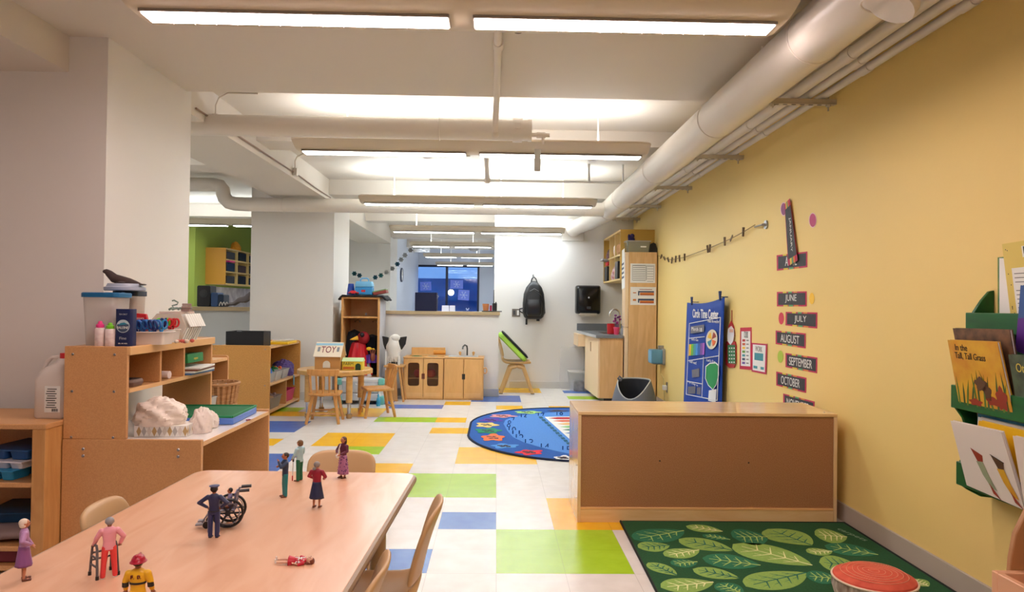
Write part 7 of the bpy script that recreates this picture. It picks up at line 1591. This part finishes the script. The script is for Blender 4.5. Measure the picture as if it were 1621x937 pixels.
# ================================================================ TOY PEOPLE
SK = {'pale': (226, 176, 150), 'brown': (150, 96, 70), 'tan': (196, 132, 100), 'orange': (196, 120, 84)}
def figure(lab, pos, th, h, S):
    """S: skin, hair(rgb), hairstyle, top, bottom, kind, shoes, poses"""
    t = thing('toy_person', lab, 'toy figure', pos, th, 'toy people on the big table')
    skm = mat('toy_skin_'+S['skin'], SK[S['skin']], .45)
    el = S.get('el', [(-.15, .0, .66), (.15, .0, .66)]); wr = S.get('wr', [(-.15, -.03, .52), (.15, -.03, .52)])
    sh = [(-.095, 0, .80), (.095, 0, .80)]; hip = [(-.045, 0, .50), (.045, 0, .50)]; kn = S.get('kn', [(-.05, -.01, .27), (.05, .0, .27)]); an = S.get('an', [(-.052, .0, .045), (.052, .0, .045)])
    V = lambda p: Vector(p)*h
    hd = Vector(S.get('head', (0, -.004, .925)))
    b = MB().ell(V(hd), tuple(V((.050, .060, .066)))).ell(V(hd+Vector((0, -.012, -.035))), tuple(V((.036, .044, .038)))).ell(V(hd+Vector((0, -.062, -.006))), tuple(V((.009, .012, .012))))
    for s in (-1, 1): b.ell(V(hd+Vector((s*.051, .004, -.004))), tuple(V((.008, .013, .018))))
    cap(b, V((0, .004, .80)), V(hd+Vector((0, .008, -.04))), .028*h)
    b.ell(V((0, 0, .72)), tuple(V((.078, .045, .10)))).ell(V((0, 0, .56)), tuple(V((.07, .045, .10))))
    for i in (0, 1):
        cap(b, V(sh[i]), V(el[i]), (.019 if S.get('sleeve', 1) else .026)*h, (.017 if S.get('sleeve', 1) else .022)*h); cap(b, V(el[i]), V(wr[i]), .017*h, .015*h)
        cap(b, V(hip[i]), V(kn[i]), .036*h, .028*h); cap(b, V(kn[i]), V(an[i]), .027*h, .019*h)
        b.ell(V(Vector(an[i])+Vector((0, -.03, -.022))), tuple(V((.02, .045, .018))))
        d = (Vector(wr[i])-Vector(el[i])).normalized(); sd = d.cross(Vector((0, -1, 0)));
        if sd.length < .1: sd = Vector((1, 0, 0))
        sd.normalize(); pc_ = Vector(wr[i])+d*.022; b.ell(V(pc_), (.019*h, .019*h, .019*h))
        for f_, ln in ((-.015, .030), (-.005, .036), (.005, .034), (.015, .027)):
            p0 = pc_+sd*f_+d*.008; cap(b, V(p0), V(p0+d*ln+Vector((0, -.006, 0))), .0062*h, .005*h, 8)
        p0 = pc_+sd*(-.016 if i else .016); cap(b, V(p0), V(p0+d*.02+sd*(-.014 if i else .014)), .0065*h, .0055*h, 8)
    obj('body', remesh('body', b, skm, .0062*h), None, t)
    # eyes and mouth
    q = MB()
    for s in (-1, 1): q.ell(V(hd+Vector((s*.019, -.056, .006))), .0062*h, 8, 6)
    obj('eye', q, INK, t); obj('mouth', MB().ell(V(hd+Vector((0, -.056, -.034))), tuple(V((.012, .006, .004))), 8, 6), mat('toy_lip', (170, 70, 70), .4), t)
    # top
    tm = mat('toy_'+S['topn'], S['top'], .42)
    q = MB()
    secs = []
    tl = .47 if S.get('long_top', 1) else .5
    for z, wx, wy in ((tl, .080, .056), (.53, .080, .056), (.60, .074, .053), (.68, .082, .058), (.76, .095, .058), (.80, .092, .050), (.835, .05, .038), (.848, .032, .032)):
        secs.append([(wx*h*math.cos(a), wy*h*math.sin(a), z*h) for a in [2*math.pi*i/24 for i in range(24)]])
    loftsecs(q, secs)
    for i in (0, 1):
        cap(q, V(Vector(sh[i])*.98+Vector((0, 0, -.004))), V(el[i]), .042*h, .034*h)
        if S.get('sleeve', 1): w_ = Vector(el[i])*.08+Vector(wr[i])*.92; cap(q, V(el[i]), V(w_), .034*h, .026*h)
    obj('top', remesh('top', q, tm, .0065*h), None, t)
    bm_ = mat('toy_'+S['botn'], S['bot'], .45)
    if S['kind'] == 'trousers':
        q = MB(); loftsecs(q, [[(wx*h*math.cos(a), wy*h*math.sin(a), z*h) for a in [2*math.pi*i/24 for i in range(24)]] for z, wx, wy in ((.45, .07, .05), (.5, .082, .055), (.56, .074, .05))])
        for i in (0, 1): cap(q, V(hip[i]), V(kn[i]), .046*h, .038*h); cap(q, V(kn[i]), V(Vector(an[i])+Vector((0, 0, -.005))), .037*h, .034*h)
        obj('trousers', remesh('trousers', q, bm_, .0065*h), None, t)
    elif S['kind'] == 'skirt':
        zl = S.get('hem', .2); q = MB(); n = 32
        def sk(u, v):
            a = 2*math.pi*u; z = .56-(.56-zl)*v; r = (.072+.052*v)*(1+.05*v*math.sin(8*a)); return Vector((r*h*math.cos(a), r*.78*h*math.sin(a), z*h))
        obj('skirt', MB().grid(sk, n, 8), bm_, t, solid=.0015)
    sm_ = mat('toy_shoe_'+S.get('shn', 'brown'), S.get('shoe', (86, 48, 34)), .4); q = MB()
    for i in (0, 1):
        a_ = Vector(an[i]); q.ell(V(a_+Vector((0, -.012, -.022))), tuple(V((.027, .036, .024)))).ell(V(a_+Vector((0, -.055, -.029))), tuple(V((.026, .038, .018)))).box(*(c_*h for c_ in (a_.x-.024, a_.x+.024, a_.y-.085, a_.y+.02)), (a_.z-.045)*h, (a_.z-.034)*h)
    obj('shoes', remesh('shoes', q, sm_, .006*h), None, t)
    hs = S.get('hs', 'short')
    if S.get('hair'):
        hm = mat('toy_hair_'+S['hn'], S['hair'], .5); q = MB()
        q.ell(V(hd+Vector((0, .014, .012))), tuple(V((.058, .060, .066))))
        if hs == 'long': q.ell(V(hd+Vector((0, .035, -.045))), tuple(V((.056, .036, .085))))
        if hs == 'bob': q.ell(V(hd+Vector((0, .022, -.028))), tuple(V((.06, .045, .05))))
        if hs == 'bun': q.ell(V(hd+Vector((.03, .055, -.075))), tuple(V((.036, .030, .034))))
        # keep the face clear
        ft = hd.y-.030
        q.v = [(x, max(y, ft*h+.0) if z < (hd.z+.035)*h else max(y, (hd.y-.052)*h), z) for x, y, z in q.v]
        obj('hair', remesh('hair', q, hm, .0062*h), None, t)
    return t
zt1 = zt_+.0005
H1 = .14
f1 = figure('elderly toy woman with white hair and purple skirt, leftmost on the table', PZ(37, 918, zt_), R(125), .135, dict(skin='tan', hair=(222, 206, 190), hn='white', hs='bob', top=(176, 132, 180), topn='lilac', bot=(138, 84, 142), botn='purple', kind='skirt', hem=.24, el=[(-.17, .03, .68), (.14, -.02, .66)], wr=[(-.12, -.07, .60), (.13, -.10, .50)], shoe=(110, 62, 44)))
f2 = figure('grey-haired toy person in a pink top and red trousers holding a walking frame', PZ(172, 914, zt_), R(205), .135, dict(skin='brown', hair=(150, 150, 156), hn='grey', hs='short', top=(234, 160, 176), topn='pink', bot=(226, 64, 66), botn='red', kind='trousers', el=[(-.17, -.01, .66), (.15, -.03, .66)], wr=[(-.13, -.06, .53), (.19, -.13, .52)], shoe=(236, 232, 232), shn='white', kn=[(-.06, -.01, .27), (.06, .0, .27)], an=[(-.075, .0, .045), (.07, .03, .045)]))
# walking frame
wc = PZ(166, 908, zt_)
t = thing('walking_frame', 'tiny grey toy walking frame held by the person in the pink top', 'toy walker', PZ(160, 913, zt_)+Vector((.0, .012, 0)), R(228))
FRM = mat('frame_grey', (96, 90, 92), .45)
hW = .072
for s in (-1, 1):
    x = s*.022
    obj('side_frame', MB().tube([(x, -.022, .002), (x*.92, -.014, hW*.9), (x*.9, -.009, hW), (x*.9, .009, hW), (x*.92, .014, hW*.9), (x, .022, .002)], .0028, n=8).cyl((x*.94, -.018, .045), (x*.94, .018, .045), .0022, n=8).cyl((x*.97, -.020, .026), (x*.97, .020, .026), .0022, n=8), FRM, t)
    obj('rubber_tip', MB().cyl((x, -.022, 0), (x, -.022, .008), .0036, n=10).cyl((x, .022, 0), (x, .022, .008), .0036, n=10), BLACK, t)
obj('front_bar', MB().cyl((-.021, -.018, .05), (.021, -.018, .05), .0024, n=8).cyl((-.021, -.019, .034), (.021, -.019, .034), .0024, n=8), FRM, t)
# firefighter
f3 = figure('toy firefighter in a yellow coat and red helmet, back to the camera', PZ(217, 1000, zt_), R(184), .141, dict(skin='brown', hair=(40, 30, 26), hn='dark', top=(232, 176, 30), topn='fire_yellow', bot=(220, 170, 40), botn='fire_bib', kind='trousers', el=[(-.128, .0, .67), (.128, .0, .67)], wr=[(-.135, -.03, .55), (.135, -.03, .55)], shoe=(30, 28, 30), shn='black'))
h_ = .141
RH = mat('helmet_red', (170, 20, 50), .3)
obj('helmet', MB().lathe([(.066*h_, .935*h_), (.082*h_, .925*h_), (.084*h_, .932*h_), (.068*h_, .95*h_), (.064*h_, .975*h_), (.045*h_, 1.01*h_), (.015*h_, 1.025*h_)], n=28, sy=1.2).box(-.006*h_, .006*h_, -.06*h_, .07*h_, .98*h_, 1.03*h_), RH, f3, bev=.0006)
q = MB(); loftsecs(q, [[(wx*h_*math.cos(a), wy*h_*math.sin(a), z*h_) for a in [2*math.pi*i/24 for i in range(24)]] for z, wx, wy in ((.645, .084, .062), (.672, .086, .063))])
obj('black_belt', q, mat('strap_black', (30, 28, 26), .5), f3)
for i, s in enumerate((-1, 1)): obj('sleeve_band', MB().cyl((s*.130*h_, -.006*h_, .60*h_), (s*.127*h_, .0, .665*h_), .033*h_, n=16), mat('strap_black', (30, 28, 26), .5), f3)
obj('coat_skirt', MB().lathe([(.088*h_, .40*h_), (.086*h_, .5*h_), (.080*h_, .56*h_)], n=24, sy=.75), mat('toy_fire_yellow', (232, 176, 30), .42), f3)
Bk = Matrix(((-1, 0, 0), (0, 0, 1), (0, 1, 0)))
for s, ch in ((.034, 'F.'), (-.034, 'D.')): text(ch, .036*h_, .046*h_, mat('print_maroon', (110, 30, 20), .5), f3, (s*h_, .0585*h_, .748*h_), Bk, ex=.0014)
# policeman
f4 = figure('toy police officer in navy uniform and cap, hands on hips', PZ(338, 851, zt_), R(182), .137, dict(skin='brown', hair=(36, 28, 26), hn='dark', top=(40, 46, 84), topn='police_navy', bot=(42, 50, 96), botn='police_blue', kind='trousers', el=[(-.215, .04, .68), (.215, .04, .68)], wr=[(-.105, -.01, .575), (.105, -.01, .575)], shoe=(26, 24, 28), shn='black', kn=[(-.05, -.01, .27), (.05, .0, .27)]))
h_ = .137
obj('cap', MB().lathe([(.055*h_, .955*h_), (.058*h_, .975*h_), (.078*h_, .985*h_), (.078*h_, .998*h_), (.055*h_, 1.003*h_)], n=24).box(-.04*h_, .04*h_, -.085*h_, -.045*h_, .955*h_, .963*h_), mat('cap_navy', (70, 80, 124), .45), f4)
obj('leg_stripe', MB().cyl((-.088*h_, 0, .10*h_), (-.092*h_, 0, .50*h_), .006*h_, n=6).cyl((.088*h_, 0, .10*h_), (.092*h_, 0, .50*h_), .006*h_, n=6), mat('stripe_blue_grey', (110, 120, 160), .5), f4)
obj('duty_belt', MB().tube([(.084*h_*math.cos(a), .058*h_*math.sin(a), .515*h_) for a in [2*math.pi*i/24 for i in range(24)]], .009*h_, n=6, closed=True), BLACK, f4)
# wheelchair + rider
wc = PZ(350, 836, zt_)
t = thing('toy_wheelchair', 'toy wheelchair with black wheels, behind the police officer', 'toy wheelchair', wc+Vector((.0, .03, 0)), R(-78))
wheel_root = t; SV = mat('frame_silver', (140, 138, 150), .35, .5); cW = .045
for s in (-1, 1):
    x = s*.030; wl = MB().tube([(x, .012+cW*math.cos(a), cW+cW*.93*math.sin(a)) for a in [2*math.pi*i/32 for i in range(32)]], .0042, n=8, closed=True)
    w_ = obj('wheel', wl, BLACK, t)
    q = MB()
    for k in range(6):
        a = R(60*k); q.cyl((x, .012, cW), (x, .012+cW*.9*math.cos(a), cW+cW*.85*math.sin(a)), .003, n=6)
    q.cyl((x-.004, .012, cW), (x+.004, .012, cW), .009, n=12); obj('spokes', q, mat('spoke_dark', (40, 38, 42), .4), w_)
    obj('push_rim', MB().tube([(x+s*.006, .012+.036*math.cos(a), cW+.034*math.sin(a)) for a in [2*math.pi*i/28 for i in range(28)]], .0016, n=6, closed=True), SV, w_)
    cs = obj('caster', MB().cyl((x*.9-.003, -.052, .011), (x*.9+.003, -.052, .011), .011, n=16), BLACK, t); obj('caster_fork', MB().tube([(x*.9, -.052, .012), (x*.9, -.046, .026), (x*.9, -.04, .045)], .0028, n=6), SV, cs)
    obj('side_frame', MB().tube([(x*.85, -.045, .05), (x*.85, -.03, .052), (x*.85, .03, .052), (x*.85, .034, .09), (x*.85, .038, .108), (x*.85, .06, .112)], .003, n=8).tube([(x*.85, .03, .072), (x*.85, -.02, .072), (x*.85, -.028, .052)], .0032, n=6), SV, t)
    obj('handle_grip', MB().cyl((x*.85, .045, .112), (x*.85, .075, .113), .0052, n=10), BLACK, t)
    obj('footrest', MB().tube([(x*.6, -.04, .05), (x*.6, -.058, .03), (x*.6, -.066, .016)], .0026, n=6).box(x*.6-.010, x*.6+.010, -.085, -.064, .010, .014), SV, t)
obj('seat', MB().box(-.026, .026, -.03, .032, .048, .053), mat('seat_violet', (90, 84, 120), .6), t, bev=.001); obj('backrest', MB().box(-.026, .026, .030, .035, .055, .105), mat('seat_violet', (90, 84, 120), .6), t, bev=.001)
sit = dict(skin='orange', hair=(60, 40, 30), hn='dark', top=(130, 122, 160), topn='dusty_violet', bot=(176, 96, 60), botn='rust', kind='none', shoe=(60, 70, 130), shn='blue', el=[(-.13, -.04, .66), (.13, -.04, .66)], wr=[(-.10, -.14, .60), (.10, -.14, .60)], kn=[(-.05, -.23, .50), (.05, -.23, .50)], an=[(-.05, -.30, .27), (.05, -.30, .27)])
f5 = figure('brown-skinned toy child seated in the wheelchair', wc+Vector((.0, .03, .0))+Vector((.012, .0, -.004)), R(-78), .118, sit)
f5.location.z = zt_-.004+.003
# man, teal trousers
f6 = figure('toy man in a navy shirt and teal trousers with a hand raised to his face', PZ(451, 786, zt_), R(-62), .140, dict(skin='orange', hair=(44, 30, 26), hn='dark', top=(34, 56, 90), topn='deep_navy', bot=(28, 128, 134), botn='teal', kind='trousers', el=[(-.13, -.06, .68), (.12, -.10, .70)], wr=[(-.02, -.13, .70), (.03, -.13, .82)], shoe=(80, 48, 34)))
# woman with cane
f7 = figure('toy woman in a pale blue shirt and green trousers holding a white cane', PZ(474, 761, zt_), R(-112), .142, dict(skin='tan', hair=(116, 84, 50), hn='light_brown', hs='bob', top=(170, 210, 222), topn='pale_blue', bot=(14, 106, 76), botn='green', kind='trousers', el=[(-.13, -.02, .66), (.13, -.02, .66)], wr=[(-.11, -.12, .56), (.10, -.10, .55)], shoe=(76, 50, 36)))
c = f7.location.copy(); fd = Vector((math.sin(R(-112)), -math.cos(R(-112)), 0))
t = thing('white_cane', 'thin white and red toy cane held by the woman in green trousers', 'toy cane', c+fd*.022+Vector((-.004, -.008, 0)), 0)
obj('cane_shaft', MB().cyl((0, 0, .018), (.002, .0, .078), .0018, n=8), PAPER, t); obj('red_tip', MB().cyl((0, 0, 0), (0, 0, .018), .0018, n=8), RED, t); obj('dark_grip', MB().cyl((.002, 0, .066), (.002, 0, .086), .003, n=8), mat('grip_brown', (70, 40, 34), .5), t)
# red sweater lady
f8 = figure('elderly toy woman with grey bun, dark red sweater and navy skirt', PZ(501, 803, zt_), R(172), .139, dict(skin='tan', hair=(140, 136, 136), hn='steel_grey', hs='bun', top=(150, 26, 52), topn='dark_red', bot=(34, 46, 84), botn='navy', kind='skirt', hem=.20, el=[(-.15, -.01, .67), (.15, -.01, .67)], wr=[(-.09, -.10, .60), (.09, -.10, .60)], shoe=(96, 54, 40)))
# woman with patterned skirt
f9 = figure('toy woman with maroon top and patterned pink skirt at the far table edge', PZ(543, 756, zt_), R(-38), .145, dict(skin='tan', hair=(84, 52, 38), hn='brown', hs='long', top=(96, 34, 64), topn='maroon', bot=(176, 116, 160), botn='mauve', kind='skirt', hem=.10, el=[(-.13, -.05, .66), (.13, -.02, .66)], wr=[(-.05, -.12, .62), (.06, -.12, .60)], shoe=(70, 34, 40)))
h_ = .145
q = MB(); rnd = random.Random(4)
for k in range(60):
    a = rnd.uniform(0, 6.28); v_ = rnd.uniform(.05, .97); r = (.072+.052*v_)*h_*1.012; z = (.56-.46*v_)*h_; q.ell((r*math.cos(a), r*.78*math.sin(a), z), (.0022, .0018, .0026), 6, 4)
obj('skirt_flowers', q, mat('flower_violet', (90, 40, 110), .5), f9)
obj('white_scarf', MB().tube([(-.02*h_, -.06*h_, .82*h_), (-.03*h_, -.085*h_, .72*h_), (-.035*h_, -.10*h_, .60*h_)], .012*h_, n=8), PAPER, f9)
tag(obj('tiny_white_bag', MB().ell((0, 0, 0), (.007, .006, .008), 12, 8), PAPER, loc=f9.location+Vector((math.sin(R(-38))*.024-.002, -math.cos(R(-38))*.024, .080))), 'tiny white bundle held by the toy woman in the patterned skirt', 'toy')
# lying girl
hg = PZ(465, 892, zt_)
g1 = figure('small toy girl in a red dress lying on her back', (0, 0, 0), 0, .085, dict(skin='pale', hair=(122, 58, 36), hn='auburn', hs='long', top=(196, 20, 50), topn='dress_red', bot=(196, 20, 50), botn='dress_red', kind='skirt', hem=.36, sleeve=0, el=[(-.15, .0, .66), (.15, .0, .66)], wr=[(-.13, -.02, .54), (.13, -.02, .54)], shoe=(238, 234, 234), shn='white', head=(0, -.004, .925)))
# bigger head like a doll
for ch in list(C.objects):
    if ch.parent == g1 and ch.name.split('.')[0] in ('eye', 'mouth', 'hair'):
        for v in ch.data.vertices: v.co = Vector((0, 0, .85*.085))+(v.co-Vector((0, 0, .85*.085)))*1.45
    if ch.parent == g1 and ch.name.split('.')[0] == 'body':
        for v in ch.data.vertices:
            if v.co.z > .86*.085: v.co = Vector((0, 0, .86*.085))+(v.co-Vector((0, 0, .86*.085)))*1.4
q = MB(); rnd = random.Random(8)
for k in range(34): a = rnd.uniform(math.pi, 2*math.pi); z = rnd.uniform(.5, .8)*.085; q.ell((.085*.085*math.cos(a), .060*.085*math.sin(a), z), (.0016, .0012, .0020), 6, 4)
obj('dress_pattern', q, PAPER, g1)
hx_ = Vector((1, .06, 0)).normalized()                      # head points +x; face up and toward the camera
fu = Vector((0, -.25, .95)).normalized()
ez = hx_; ey = -(fu-fu.dot(ez)*ez).normalized(); ex_ = ey.cross(ez)
g1.matrix_world = Matrix.Translation(PZ(436, 893, zt_)+Vector((0, 0, .0072))) @ Matrix((ex_, ey, ez)).transposed().to_4x4()
g1.rotation_mode = 'XYZ'
for f_ in (f1, f2, f4, f6, f7, f8, f9): f_.scale = (1.22, 1.22, 1)
f3.scale = (1.25, 1.25, 1); f5.scale = (1.0, .9, .88); wheel_root.scale = (.92, .86, .88)
g1.scale = (1.25, 1.25, 1)
# ================================================================ LIGHT
w_ = bpy.data.worlds.new('world'); bpy.context.scene.world = w_; w_.use_nodes = True
w_.node_tree.nodes['Background'].inputs[0].default_value = (.09, .20, .46, 1); w_.node_tree.nodes['Background'].inputs[1].default_value = 1.2
v = bpy.context.scene.view_settings; v.view_transform = 'Standard'; v.look = 'None'; v.gamma = 1; v.use_curve_mapping = False
v.exposure = EXPO
